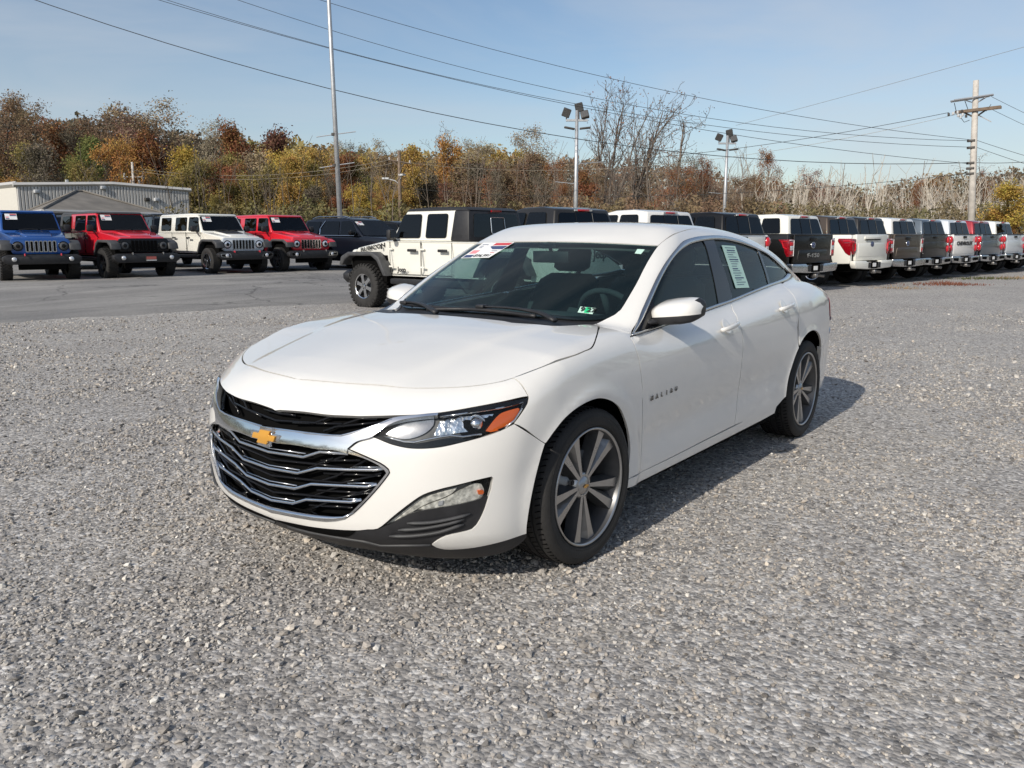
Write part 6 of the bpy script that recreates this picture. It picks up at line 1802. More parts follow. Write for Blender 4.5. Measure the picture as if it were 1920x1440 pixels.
# ---- papers on the glass
def sheet(name, corners, m, level, parent, direc=(0.5, 0, .87)):
    pr = panel_data([Vector(c) for c in corners], direc, res=0.05, level=level, gap=0, corner=20, sym=False)
    return link(name, panel_mesh(name, [pr], m, 0.001), parent)
def lerp4(c, u, v):
    c = [Vector(x) for x in c]
    return c[0].lerp(c[1], u).lerp(c[3].lerp(c[2], u), v)
def block(c, u0, u1, v0, v1):
    return [lerp4(c, u0, v0), lerp4(c, u1, v0), lerp4(c, u1, v1), lerp4(c, u0, v1)]
def decal(name, c, u0, u1, v0, v1, m, parent, lift):
    """flat print on a sheet with corners c"""
    P_ = block(c, u0, u1, v0, v1)
    n = (P_[1] - P_[0]).cross(P_[3] - P_[0]).normalized()
    if n.z < 0 and abs(n.z) > .1: n = -n
    me = bpy.data.meshes.new(name); me.from_pydata([tuple(p + n * lift) for p in P_], [], [(0, 1, 2, 3)]); me.materials.append(m)
    return link(name, me, parent)
pc = []
for p in [(907, 456), (965, 455), (917, 484), (864, 485)]:
    D_ = _f + (p[0] - 960) / FPX * RT - (p[1] - 720) / FPX * _u; D_ /= np.linalg.norm(D_)
    Q, ok = cast(CAM[None], D_[None], 2, 8, 600, body, 0.0); pc.append(Vector(Q[0]))
pn = (pc[1] - pc[0]).cross(pc[3] - pc[0]).normalized()
if pn.z < 0: pn = -pn
me = bpy.data.meshes.new('price_sheet')
me.from_pydata([tuple(p + pn * .003) for p in pc], [], [(0, 1, 2, 3)]); me.materials.append(M['paper'])
ps = link('price_sheet', me, windscreen)
pcl = [p + pn * .003 for p in pc]
decal('print_block', pcl, .46, .98, .04, .20, M['print_red'], ps, .0008)
decal('print_block', pcl, .46, .98, .24, .46, M['print_navy'], ps, .0008)
decal('print_block', pcl, .06, .30, .50, .72, M['print_pink'], ps, .0008)
decal('print_block', pcl, .04, .34, .80, .97, M['print_navy'], ps, .0008)
for k, (u0, u1, v) in enumerate([(.08, .28, .12), (.08, .34, .22), (.12, .3, .32), (.5, .9, .54), (.62, .9, .66)]):
    decal('print_line', pcl, u0, u1, v, v + .04, M['print_red' if k > 3 else 'print_navy'], ps, .0008)
xd = (pcl[1] - pcl[0]); yd = (pcl[0] - pcl[3])
lettering('price', '$16,991', yd.length * .20, M['print_black'], ps, lerp4(pcl, .66, .87) + pn * .002, xd, yd, depth=0.0003, bold=.001, squeeze=1.25)
def glass_sheet(pxs, name, m, parent, lift=.002):
    out = []
    for p in pxs:
        D_ = _f + (p[0] - 960) / FPX * RT - (p[1] - 720) / FPX * _u; D_ /= np.linalg.norm(D_)
        Q, ok = cast(CAM[None], D_[None], 2, 8, 600, body, -0.004); out.append(Q[0])
    out = np.array(out) + grad(np.array(out)) * lift
    me = bpy.data.meshes.new(name); me.from_pydata([tuple(p) for p in out], [], [(0, 1, 2, 3)]); me.materials.append(m)
    return link(name, me, parent), [Vector(p) for p in out]
glass_sheet([(1195, 467.5), (1209, 468.3), (1201.7, 477), (1190, 475.8)], 'seal_sticker', M['paper_green'], windscreen)
ins, ic = glass_sheet([(1088.5, 575.3), (1116.7, 578.3), (1110.8, 589.7), (1083, 586.3)], 'inspection_sticker', M['paper_green'], windscreen)
decal('print_block', ic, .40, .72, .05, .95, M['print_green'], ins, .0015)
xd, yd = ic[1] - ic[0], ic[0] - ic[3]
lettering('print', '9', yd.length * .95, M['print_black'], ins, lerp4(ic, .26, .5) + Vector((.002, 0, .003)), xd, yd, depth=.0003, bold=.0018)
lettering('print', '27', yd.length * .9, M['print_black'], ins, lerp4(ic, .83, .5) + Vector((.002, 0, .003)), xd, yd, depth=.0003, bold=.0015)
wsx, wc = glass_sheet([(1352.5, 460), (1378, 461.5), (1404.5, 539.5), (1379, 540.5)], 'window_sticker', M['paper_green'], car)
for k in range(17):
    v = .05 + k * .054
    decal('print_line', wc, .15 + .1 * random.random(), .6 + .28 * random.random(), v, v + .012 + .012 * (k % 4 == 1), M['print_navy'], wsx, .001)

# ---- wheels
def make_wheel(name, rim_face, rim_dark, loc, parent, sgn, steer=0.0, spokes=5, Rr=0.335):
    w = empty(name, loc, 0, parent)
    w.rotation_euler = (0, 0, steer + (0 if sgn == 1 else math.pi))
    mb = MB(); mb.smooth = True
    prof = [(-.112, .252), (-.121, .28), (-.120, .310), (-.108, .328), (-.092, .3345)]
    for g0 in (-.058, -.020, .020, .058):
        prof += [(g0 - .006, .3375), (g0 - .0045, .330), (g0 + .0045, .330), (g0 + .006, .3375)]
    prof += [(.092, .3345), (.108, .328), (.118, .312), (.1225, .295), (.1215, .272), (.112, .256), (.108, .250)]
    mb.lathe(prof, 96)
    tyre = mb.build('tyre', M['tyre'], w)
    try: tyre.data.set_sharp_from_angle(angle=R(45))
    except Exception: pass
    mb = MB()
    for k in range(80):
        a = 2 * math.pi * k / 80; m_ = Matrix.Rotation(-a, 3, 'Y')
        for y0 in (-.088, -.039, .039, .088):
            mb.box(m_ @ Vector((.3342 if abs(y0) > .05 else .3358, y0, 0)), (.0046, .026, .0035), m_ @ Matrix.Rotation(.35 if y0 > 0 else -.35, 3, 'X'))
    tag(mb.build('sipes', M['void'], w), kind='stuff')
    mb = MB(); mb.smooth = True
    for y_, r_ in ((.1222, .300), (.1205, .268)): mb.lathe([(y_ - .001, r_ + .0035), (y_ + .0012, r_), (y_ - .001, r_ - .0035)], 72)
    mb.build('sidewall_ring', M['tyre'], w)
    mb = MB(); mb.smooth = True
    mb.lathe([(.112, .254), (.118, .2525), (.119, .247), (.112, .243)], 96)
    mb.build('rim', rim_face, w)
    mb = MB(); mb.smooth = True
    mb.lathe([(.112, .2435), (.095, .240), (.05, .222), (-.10, .222), (-.112, .250)], 64)
    mb.build('rim', M['alloy_black'] if rim_dark is M['alloy_black'] else rim_dark, w)
    mb = MB(); mb.smooth = True; mb.lathe([(0.0, 0.0), (0.0, .155), (.02, .155), (.02, .09), (.045, .085), (.045, 0)], 48); mb.build('brake_disc', M['steel'], w)
    mb = MB(); mb.box((0.16 * -0.55, .02, .10), (.16, .06, .09)); mb.build('caliper', M['alloy_dark'], w, bevel=.01)
    mb = MB(); mb.smooth = False; mb.m = 0
    for k in range(spokes):
        base = R(-90 + 72 * k + 3)
        for sd_ in (1, -1):
            a0 = base + sd_ * R(11); a1 = base + sd_ * R(12.5)
            r0, r1 = .040, .2445
            path = []
            for t in np.linspace(0, 1, 6):
                r_ = r0 + (r1 - r0) * t
                a = a0 + (a1 - a0) * t ** .5 - sd_ * R(9) * (1 - t) * 0 
                wd = (.0075 + .0120 * t ** 1.1) if t < .99 else .024
                yy = .082 + .016 * t + .010 * math.sin(math.pi * t) * 0
                c = Vector((r_ * math.cos(a), yy, r_ * math.sin(a)))
                tang = Vector((-math.sin(a), 0, math.cos(a)))
                path.append((c, tang, wd, t))
            for (c1, t1, w1, u1), (c2, t2, w2, u2) in zip(path[:-1], path[1:]):
                # flat machined face, falling away to the inner side
                for (cA, tA, wA), (cB, tB, wB), mi, ya, yb in (
                        ((c1, t1, w1), (c2, t2, w2), 0, 0, 0),):
                    o1, i1 = cA + tA * wA * sd_, cA - tA * wA * sd_
                    o2, i2 = cB + tB * wB * sd_, cB - tB * wB * sd_
                    mb.m = 0; mb.poly([o1, i1, i2, o2], [(0, 1, 2, 3)])
                    dn = Vector((0, -.055, 0))
                    mb.m = 1
                    mb.poly([o1, o2, o2 + dn + tB * .010 * sd_, o1 + dn + tA * .010 * sd_], [(0, 1, 2, 3)])
                    mb.poly([i1, i2, i2 + dn - tB * .006 * sd_, i1 + dn - tA * .006 * sd_], [(0, 1, 2, 3)])
                    # scooped pocket wall on the inner side of the spoke
                    mb.m = 2
                    sA, sB = .006 + .020 * u1, .006 + .020 * u2
                    mb.poly([i1, i2, i2 - tB * sB * sd_ + Vector((0, -.030, 0)), i1 - tA * sA * sd_ + Vector((0, -.030, 0))], [(0, 1, 2, 3)])
            c1, t1, w1, _ = path[0]; 
    sp = mb.build('spokes', [rim_face, rim_dark, M['alloy_mid']], w)
    mb = MB(); mb.smooth = True; mb.lathe([(.04, .062), (.078, .056), (.083, .046), (.080, .040)], 32); mb.lathe([(.080, .040), (.089, .031), (.092, .0)], 24)
    mb.build('hub_cap', rim_face, w)
    mb = MB(); mb.box((0, .0945, 0), (.034, .003, .008)); mb.box((0, .0946, 0), (.012, .003, .016)); mb.build('hub_emblem', M['gold'], w)
    mb = MB()
    for k in range(5):
        a = R(-90 + 36 + 72 * k + 3); mb.lathe([(.066, .012), (.070, .011), (.070, 0)], 10, 'y', (.066 * math.cos(a), 0, .066 * math.sin(a)))
    mb.build('lug_nuts', M['alloy_black'], w)
    return w
for (x, sgn) in ((0.0, 1), (0.0, -1), (-2.829, 1), (-2.829, -1)):
    make_wheel('wheel', M['alloy_face'], M['alloy_dark'], (x, 0.785 * sgn, 0.3375), car, sgn, R(-2.0) if x == 0 else 0.0)

# ---- dark inner body: closes every gap, forms wheel housings and floor
def inner(x, y, z):
    f_ = lower(x, y, z) + 0.022
    f_ = np.maximum(f_, x - 0.80 + 0.30 * np.abs(y) ** 2)
    cab = np.clip((-x - .38) / .06, 0, 1) * np.clip((x + 3.3) / .06, 0, 1)
    f_ = np.maximum(f_, np.where(cab > .5, z - .80, -1))
    for xc in (0.0, -2.829):
        rr = np.sqrt((x - xc) ** 2 + (z - .338) ** 2)
        f_ = np.maximum(f_, np.minimum(.415 - rr, np.abs(y) - .60))
    return f_
rings = []
for x in np.arange(-3.9, 0.90, 0.035):
    n = 56
    an = np.linspace(0, 2 * np.pi, n, endpoint=False)
    D_ = np.c_[np.zeros(n), np.cos(an), np.sin(an)]
    O = np.repeat(np.array([[x, 0, .52]]), n, 0) + D_ * 1.5
    Pt, ok = cast(O, -D_, 0, 1.5, 150, inner)
    Pt[~ok] = (x, 0, .52)
    if ok.sum() > n * .9: rings.append([tuple(p) for p in Pt])
mb = MB(); mb.loft(rings); mb.build('inner_body', M['void'], car)

# ---- cabin
def soft(name, m, pts_rings, parent):
    mb = MB(); mb.smooth = True; mb.loft(pts_rings); return mb.build(name, m, parent)
def rrect(cx, cy, cz, wx, wy, tilt=0, n=16, e=.5):
    out = []
    for i in range(n):
        a = 2 * math.pi * i / n
        ca, sa = math.cos(a), math.sin(a)
        x = math.copysign(abs(ca) ** e, ca) * wx / 2; y = math.copysign(abs(sa) ** e, sa) * wy / 2
        out.append((cx + x, cy + y, cz + x * tilt))
    return out
def seat(x, y, wide):
    s_ = soft('seat', M['fabric_dark'], [rrect(x + .02, y, .62, .10, wide * .9), rrect(x - .02, y, .78, .15, wide), rrect(x - .10, y, .98, .14, wide * .98), rrect(x - .17, y, 1.09, .11, wide * .86), rrect(x - .19, y, 1.13, .06, wide * .6)], car)
    return s_
for y in (.37, -.37):
    s_ = seat(-1.62, y, .50)
    soft('headrest', M['fabric_dark'], [rrect(-1.815, y, 1.145, .07, .18), rrect(-1.82, y, 1.17, .11, .25), rrect(-1.845, y, 1.27, .10, .25), rrect(-1.86, y, 1.315, .06, .19)], s_)
rs = soft('rear_seat', M['fabric_dark'], [rrect(-2.62, 0, .62, .12, 1.25), rrect(-2.68, 0, .80, .16, 1.34), rrect(-2.80, 0, 1.02, .14, 1.26), rrect(-2.84, 0, 1.06, .08, 1.2)], car)
for y in (.42, -.42):
    soft('headrest', M['fabric_dark'], [rrect(-2.85, y, 1.05, .07, .2), rrect(-2.87, y, 1.09, .10, .26), rrect(-2.91, y, 1.17, .09, .25), rrect(-2.92, y, 1.19, .05, .2)], rs)
soft('dashboard', M['fabric_dark'], [[(-.42, y, .955), (-.60, y, .985 + .02 * (abs(y - .37) < .25)), (-.86, y, .965), (-.98, y, .90), (-.95, y, .78), (-.42, y, .78)] for y in (-.74, -.5, -.15, .15, .25, .37, .5, .62, .74)], car)
mb = MB(); mb.smooth = True
cst = Vector((-1.06, .37, .93)); ax = Vector((-.85, 0, .5)).normalized(); u_ = Vector((0, 1, 0)); v_ = ax.cross(u_)
mb.tube([cst + (u_ * math.cos(a) + v_ * math.sin(a)) * .185 for a in np.linspace(0, 2 * math.pi, 29)], .016, 8, False)
mb.tube([cst - u_ * .17, cst, cst + u_ * .17], .022, 6); mb.tube([cst, cst - v_ * .17], .02, 6)
mb.build('steering_wheel', M['fabric_dark'], car)
mb = MB(); mb.box((-1.03, .0, 1.26), (.03, .24, .065)); mb.tube([(-1.03, 0, 1.28), (-1.0, 0, 1.335)], .012, 6)
mb.build('rear_view_mirror', M['black_plastic'], car, bevel=.008)
mb = MB(); mb.box((-1.03, 0, 1.322), (.10, .12, .03)); mb.build('camera_box', M['black_plastic'], car, bevel=.01)
# headliner and inner pillars
hp = panel_data(rf, (0, 0.05, 1), res=0.06, level=-0.035, gap=0.0)
link('headliner', panel_mesh('headliner', [hp] + mirror_parts([hp]), M['fabric_grey'], .004), car)
# ================================================================== parked vehicles
def sweep(name, prof, ys, m, parent, bevel=0.03, seg=2, auto=40):
    """closed X-Z profile swept across the car; ys = half width at each profile point"""
    mb = MB(); n = len(prof)
    L_ = [(p[0], y, p[1]) for p, y in zip(prof, ys)]
    Rr_ = [(p[0], -y, p[1]) for p, y in zip(prof, ys)]
    mb.poly(L_ + Rr_, [tuple(range(n)), tuple(range(n, 2 * n))[::-1]] + [(i, n + i, n + (i + 1) % n, (i + 1) % n) for i in range(n)])
    return mb.build(name, m, parent, bevel=bevel, seg=seg, auto=auto)

def pane(name, pts, m, parent, t=0.006):
    """flat pane through 3D points with a little thickness"""
    P_ = [Vector(p) for p in pts]
    n = (P_[1] - P_[0]).cross(P_[2] - P_[0]).normalized()
    k = len(P_)
    mb = MB(); mb.poly([p + n * t for p in P_] + [p - n * t for p in P_], [tuple(range(k)), tuple(range(k, 2 * k))[::-1]] + [(i, k + i, k + (i + 1) % k, (i + 1) % k) for i in range(k)])
    return mb.build(name, m, parent)

def rquad(pts, r_=0.05, n=3):
    """round the corners of a polygon (list of 3D points)"""
    P_ = [Vector(p) for p in pts]; out = []; k = len(P_)
    for i in range(k):
        a, b, c = P_[i - 1], P_[i], P_[(i + 1) % k]
        d1 = (a - b); d2 = (c - b); q = min(r_, d1.length * .45, d2.length * .45)
        p0 = b + d1.normalized() * q; p1 = b + d2.normalized() * q
        for j in range(n + 1):
            t = j / n
            out.append((1 - t) ** 2 * p0 + 2 * t * (1 - t) * b + t * t * p1)
    return out

WHEEL_CACHE = {}
def far_wheel(loc, parent, sgn, Rt, Rw, width, face, style='five', knob=False, steer=0):
    key = (Rt, Rw, width, face.name, style, knob)
    w = empty('wheel', loc, steer + (0 if sgn == 1 else math.pi), parent)
    if key not in WHEEL_CACHE:
        mb = MB(); mb.smooth = True; h_ = width / 2
        mb.lathe([(-h_ * .9, Rw), (-h_, Rw * 1.12), (-h_ * .98, Rt * .93), (-h_ * .8, Rt), (h_ * .8, Rt), (h_ * .98, Rt * .93), (h_, Rw * 1.15), (h_ * .92, Rw)], 40)
        if knob:
            mb.smooth = False
            for k in range(34):
                a = 2 * math.pi * k / 34
                for j, (yy, da) in enumerate(((-.82, 0), (-.42, .5), (0, 0), (.42, .5), (.82, 0))):
                    m_ = Matrix.Rotation(-(a + da * 2 * math.pi / 34), 3, 'Y')
                    mb.box(m_ @ Vector((Rt + .002, yy * h_, 0)), (.026, h_ * .30, Rt * .105), m_)
                for yy in (-1, 1):
                    m_ = Matrix.Rotation(-a, 3, 'Y')
                    mb.box(m_ @ Vector((Rt * .955, yy * h_ * .97, 0)), (.05, .016, Rt * .10), m_)
        t_ = mb.mesh('tyre', M['tyre'], auto=45)
        mb = MB(); mb.smooth = True
        mb.m = 1; mb.lathe([(h_ * .9, Rw * .97), (h_ * .3, Rw * .86), (h_ * .2, 0)], 32)
        mb.m = 0; mb.lathe([(h_ * .88, Rw * 1.02), (h_ * .97, Rw), (h_ * .9, Rw * .94)], 40)
        mb.smooth = False
        ns = {'five': 5, 'eight': 8, 'ten': 10, 'six': 6}[style]
        for k in range(ns):
            a = 2 * math.pi * k / ns + .3
            u = Vector((math.cos(a), 0, math.sin(a))); v = Vector((-math.sin(a), 0, math.cos(a)))
            w0, w1 = Rw * (.16 if ns < 7 else .10), Rw * (.20 if ns < 7 else .10)
            y1 = h_ * .80; y0_ = h_ * .55
            pts = []
            for (rr, ww) in ((Rw * .14, w0), (Rw * .60, w0 * .8), (Rw * .97, w1)):
                pts += [u * rr + v * ww, u * rr - v * ww]
            top = [p + Vector((0, y1, 0)) for p in pts]; bot = [p * 1.0 + Vector((0, y0_ - .06, 0)) for p in pts]
            mb.poly(top + bot, [(0, 1, 3, 2), (2, 3, 5, 4), (0, 2, 8, 6), (2, 4, 10, 8), (1, 7, 9, 3), (3, 9, 11, 5)])
        mb.smooth = True
        mb.lathe([(h_ * .84, Rw * .16), (h_ * .90, Rw * .13), (h_ * .92, 0)], 20)
        r_ = mb.mesh('rim', [face, M['alloy_black']], auto=40)
        WHEEL_CACHE[key] = (t_, r_)
    t_, r_ = WHEEL_CACHE[key]
    link('tyre', t_, w); link('rim', r_, w)
    return w

def sticker(parent, c, x, y, w, h_):
    """dealer sheet in the corner of a windscreen: c = origin, x/y unit vectors"""
    c, x, y = Vector(c), Vector(x).normalized(), Vector(y).normalized()
    n = x.cross(y)
    def q(a, b, e, f_, m, name, l):
        me = bpy.data.meshes.new(name)
        me.from_pydata([tuple(c + x * u + y * v + n * l) for u, v in ((a, b), (e, b), (e, f_), (a, f_))], [], [(0, 1, 2, 3)])
        me.materials.append(m); return link(name, me, o if name != 'price_sheet' else parent)
    o = None
    o = q(0, 0, w, h_, M['paper'], 'price_sheet', .012)
    q(w * .42, h_ * .78, w * .95, h_ * .95, M['print_red'], 'print_block', .014)
    q(w * .42, h_ * .58, w * .95, h_ * .74, M['print_navy'], 'print_block', .014)
    q(w * .05, h_ * .06, w * .35, h_ * .22, M['print_navy'], 'print_block', .014)
    q(w * .05, h_ * .30, w * .30, h_ * .5, M['print_pink'], 'print_block', .014)
    return o

# ------------------------------------------------------------------ square off-road wagon
def offroader(name, loc, heading, body_m, roof_m, grille_m, slot_m, label, flare_m=None, wheel_face=None, decal_=False, tow=False, plate=False, fog_ring=True, rubicon=False, hood_text=None, pickup=False, group=None, body_flare=False, knob=True, side_shade=None):
    w = empty(name, loc, heading)
    tag(w, label, 'truck' if pickup else 'car', group)
    fl_m = flare_m or M['grey_plastic']
    # tub, wings and bonnet
    rear = -4.75 if pickup else -3.72
    belt = 1.26
    prof = [(.52, .68), (.56, 1.05), (.50, 1.130), (-.50, 1.275), (-.56, 1.27), (rear, 1.27 if not pickup else 1.25), (rear, .62), (-.62, .62), (-.45, .70), (.30, .74)]
    tub = sweep('body', prof, [.56, .60, .62, .745, .77, .78, .775, .775, .70, .58], body_m, w, 0.035)
    # bonnet bulge
    mb = MB(); mb.loft([[(x, y * k, z) for y, z in ((-.40, z0 - .02), (-.36, z0 + .035), (.36, z0 + .035), (.40, z0 - .02))] for x, z0, k in ((.40, 1.135, .8), (.0, 1.205, .95), (-.48, 1.275, 1.1))])
    mb.build('bonnet_bulge', body_m, tub, bevel=.02)
    if decal_:
        mb = MB(); mb.poly([(.10, -.30, 1.232), (.10, .30, 1.232), (-.46, .36, 1.314), (-.46, -.36, 1.314)], [(0, 1, 2, 3)])
        mb.build('bonnet_decal', M['black_plastic'], tub)
    # grille panel with slots
    mb = MB(); mb.prism(rquad_2d([(-.66, .70), (.66, .70), (.73, .90), (.66, 1.10), (-.66, 1.10), (-.73, .90)], .07), 'x', .50, .60)
    g = mb.build('grille', grille_m, w, bevel=.015)
    for i in range(7):
        y = -.315 + i * .105
        mb = MB(); mb.prism(rquad_2d([(y - .046, .75), (y + .046, .75), (y + .046, 1.045), (y - .046, 1.045)], .03), 'x', .597, .606)
        s_ = mb.build('slot', slot_m, g)
        mb = MB(); mb.prism(rquad_2d([(y - .026, .77), (y + .026, .77), (y + .026, 1.025), (y - .026, 1.025)], .02), 'x', .604, .609)
        mb.build('slot', M['void'], g)
    for s in (1, -1):
        mb = MB(); mb.smooth = True
        mb.lathe([(.59, .128), (.612, .125), (.614, .108), (.606, .10)], 28, 'x', (0, .53 * s, .905))
        hl = mb.build('headlight', M['gloss_black'], w)
        mb = MB(); mb.smooth = True; mb.lathe([(.606, .105), (.620, .08), (.628, .04), (.63, 0)], 24, 'x', (0, .53 * s, .905)); mb.build('lens', M['clear_lens'] if fog_ring else M['lamp_grey'], hl)
        mb = MB(); mb.smooth = True; mb.lathe([(.628, .052), (.634, .04), (.635, 0)], 20, 'x', (0, .53 * s, .905)); mb.build('projector', M['gloss_black'], hl)
    # flat front wings and flares
    for s in (1, -1):
        for xc, nm in ((0.0, 'front'), (-3.487 if pickup else -3.008, 'rear')):
            pts = [(xc + .70, .80), (xc + .64, .97), (xc + .44, 1.055), (xc - .28, 1.06), (xc - .46, .97), (xc - .66, .62)]
            if nm == 'rear': pts = [(xc + .66, .66), (xc + .46, 1.00), (xc + .26, 1.10), (xc - .30, 1.10), (xc - .46, 1.0), (xc - .62, .72)]
            inn = [(xc + (p[0] - xc) * .86, p[1] - (.075 if 0 < i < 5 else .0)) for i, p in enumerate(pts)]
            mb = MB(); mb.prism(pts + inn[::-1], 'y', .66 * s, .935 * s)
            mb.build('fender_flare', fl_m, w, bevel=.025)
            if body_flare:
                mb = MB(); pp = [(p[0], p[1] + .012) for p in pts[1:5]]; mb.prism(pp + [(p[0], p[1] - .07) for p in pp[::-1]], 'y', .62 * s, .915 * s)
                mb.build('fender', body_m, w, bevel=.02)
            # dark wheel housing
            mb = MB(); mb.prism([(xc + .5, .5), (xc + .5, 1.0), (xc - .5, 1.0), (xc - .5, .5)], 'y', .40 * s, .765 * s); mb.build('wheel_housing', M['void'], w)
            Rt = .415 if knob else .40
            far_wheel((xc, .80 * s, Rt - .004), w, s, Rt, .235, .27, wheel_face or M['alloy_black'], 'five' if not pickup else 'six', knob, 0)
        # running board, side marker
        mb = MB(); mb.box((-1.65 if not pickup else -1.7, .80 * s, .53), (2.0, .14, .10)); mb.build('side_step', M['black_plastic'], w, bevel=.02)
        mb = MB(); mb.box((.625, .80 * s, .905), (.02, .16, .045)); mb.build('side_marker', M['amber'] if fog_ring else M['clear_lens'], w)
    # bumper
    mb = MB(); mb.prism([(-.92, .53), (-.80, .44), (.80, .44), (.92, .53), (.92, .63), (.80, .69), (-.80, .69), (-.92, .63)], 'x', .60, .80)
    bmp = mb.build('front_bumper', M['black_plastic'], w, bevel=.03)
    if pickup: bmp.scale = (1, .84, 1)
    for s in (1, -1):
        if fog_ring:
            mb = MB(); mb.prism(rquad_2d([(.50 * s, .51), (.86 * s, .53), (.88 * s, .63), (.55 * s, .645)], .04), 'x', .80, .812); o_ = mb.build('fog_surround', M['chrome'], bmp)
            mb = MB(); mb.prism(rquad_2d([(.54 * s, .53), (.83 * s, .545), (.85 * s, .615), (.58 * s, .625)], .03), 'x', .81, .816); mb.build('fog_surround', M['gloss_black'], bmp)
        mb = MB(); mb.smooth = True; mb.lathe([(.80, .06), (.822, .055), (.826, 0)], 20, 'x', (0, .66 * s, .575)); mb.build('fog_light', M['clear_lens'], bmp)
        mb = MB(); mb.tube([(.76, .42 * s, .69), (.84, .42 * s, .71), (.84, .42 * s, .66)], .016, 6); mb.build('tow_hook', M['red_paint'] if tow else M['steel'], bmp)
    mb = MB(); mb.prism([(.50, .30), (.50, .55), (.74, .55), (.66, .30)], 'y', -.55, .55); mb.build('skid_plate', M['void'], w)
    if plate:
        mb = MB(); mb.box((.812, .08, .56), (.02, .31, .155)); pl = mb.build('dealer_plate', M['print_black'], bmp)
        mb = MB(); mb.box((.824, .08, .565), (.006, .27, .08)); mb.build('plate_print', M['plate'], bmp)
        mb = MB(); mb.box((.8235, .08, .503), (.006, .28, .022)); mb.build('plate_print', M['paper'], bmp)
    # cab
    z0, z1 = 1.27, 1.80
    cabr = -2.52 if pickup else rear + .03
    cp = [(-.60, z0), (-.98, z1), (cabr - .0, z1), (cabr - .05, z0)]
    cab = sweep('cabin', cp, [.735, .655, .66, .745], body_m, w, 0.025)
    rp = [(-.93, z1 - .005), (-1.02, z1 + .045), (-1.6, z1 + .065), (cabr + .1, z1 + .055), (cabr - .03, z1 - .005)]
    roof = sweep('roof', rp, [.665, .63, .62, .63, .672], roof_m, w, 0.03)
    if roof_m is not body_m and not pickup:
        sweep('rear_top', [(-2.78, z0), (-2.82, z1), (cabr - .002, z1), (cabr - .055, z0)], [.75, .664, .668, .752], roof_m, w, .02)
    if pickup:
        sweep('rear_top', [(-2.15, z0), (-2.19, z1), (cabr - .01, z1), (cabr - .09, z0)], [.752, .67, .672, .756], roof_m, w, .03)
        rw = pane('rear_window', rquad([(cabr - .075, -.62, 1.34), (cabr - .075, .62, 1.34), (cabr - .030, .57, 1.74), (cabr - .030, -.57, 1.74)], .06), M['glass_dark'], w)
        mb = MB(); q_ = rquad([(cabr - .087, -.22, 1.40), (cabr - .087, .16, 1.40), (cabr - .05, .15, 1.68), (cabr - .05, -.21, 1.68)], .03)
        mb.tube(q_ + [q_[0]], .008, 5); mb.build('window_slider', M['satin_chrome'], rw)
        mb = MB(); mb.box((cabr - .05, 0, 1.79), (.03, .26, .035)); mb.build('brake_light', M['red_lens'], w)
        # open bed
        mb = MB(); mb.box((-3.6, 0, 1.254), (1.9, 1.36, .02)); mb.build('bed', M['void'], w)
        mb = MB(); mb.box((-4.77, 0, 1.0), (.05, 1.40, .50)); mb.build('tailgate', body_m, w, bevel=.02)
        for s in (1, -1):
            mb = MB(); mb.box((-4.77, .72 * s, 1.0), (.05, .14, .26)); mb.build('tail_light', M['red_lens'], w, bevel=.015)
    # screen and side glass, a whisker proud of the cabin
    d = Vector((-.98 + .60, 0, z1 - z0)); nn = Vector((z1 - z0, 0, .38)).normalized() * .012
    def on_ws(t, y): return Vector((-.60, 0, z0)) + d * t + Vector((0, y, 0)) + nn
    wsx = pane('windscreen', rquad([on_ws(.10, -.66), on_ws(.10, .66), on_ws(.92, .60), on_ws(.92, -.60)], .06), M['glass_car'], w)
    mb = MB(); q_ = [on_ws(.085, -.675), on_ws(.085, .675), on_ws(.935, .612), on_ws(.935, -.612)]
    b_ = rquad([p - nn * .6 for p in q_], .06); mb.poly(b_, [tuple(range(len(b_)))]); mb.build('screen_border', M['gloss_black'], wsx)
    sticker(w, on_ws(.60, -.56 * 1), (0, 1, 0), d, .28, .19)
    def side_y(z): return .742 + (.658 - .742) * (z - z0) / (z1 - z0) + .012
    wins = [(-.76, -.93, -1.50, -1.50, 'a'), (-1.66, -1.68, -2.44, -2.44, 'b'), (-2.78, -2.80, -3.50, -3.48, 'c')]
    if pickup: wins = [(-.74, -.93, -1.38, -1.38, 'a'), (-1.54, -1.55, -2.04, -2.04, 'b')]
    for s in (1, -1):
        for x0, x1, x2, x3, k in wins:
            zb, zt = 1.33, 1.735
            q_ = rquad([(x0, side_y(zb) * s, zb), (x1, side_y(zt) * s, zt), (x2, side_y(zt) * s, zt), (x3, side_y(zb) * s, zb)], .05)
            pw = pane('side_window', q_, M['glass_car'] if k == 'a' else M['glass_dark'], w)
            cc = sum(q_, Vector()) / len(q_)
            mb = MB(); mb.poly([cc + (p - cc) * 1.06 - Vector((0, .004 * s, 0)) for p in q_], [tuple(range(len(q_)))]); mb.build('window_seal', M['black_plastic'], pw)
        doors = [(-.62, -1.60), (-1.62, -2.62)] if not pickup else [(-.62, -1.44), (-1.46, -2.22)]
        for a, b in doors:
            mb = MB(); mb.smooth = False
            for (p, q2) in (((a, .66), (a, 1.27)), ((b, .66), (b, 1.27)), ((a, .66), (b, .66))):
                mb.tube([(p[0], .781 * s, p[1]), (q2[0], .781 * s, q2[1])], .006, 4)
            mb.build('door_seam', M['void'], tub)
            mb = MB(); mb.box((b + .20, .81 * s, 1.10), (.22, .035, .05)); mb.build('door_handle', M['black_plastic'], w, bevel=.012)
            for z in (.80, 1.12):
                mb = MB(); mb.box((a - .03, .785 * s, z), (.10, .02, .03)); mb.build('hinge', body_m, tub)
        mb = MB(); mb.box((-.80, .90 * s, 1.38), (.11, .17, .19)); mi_ = mb.build('mirror', M['black_plastic'], w, bevel=.035)
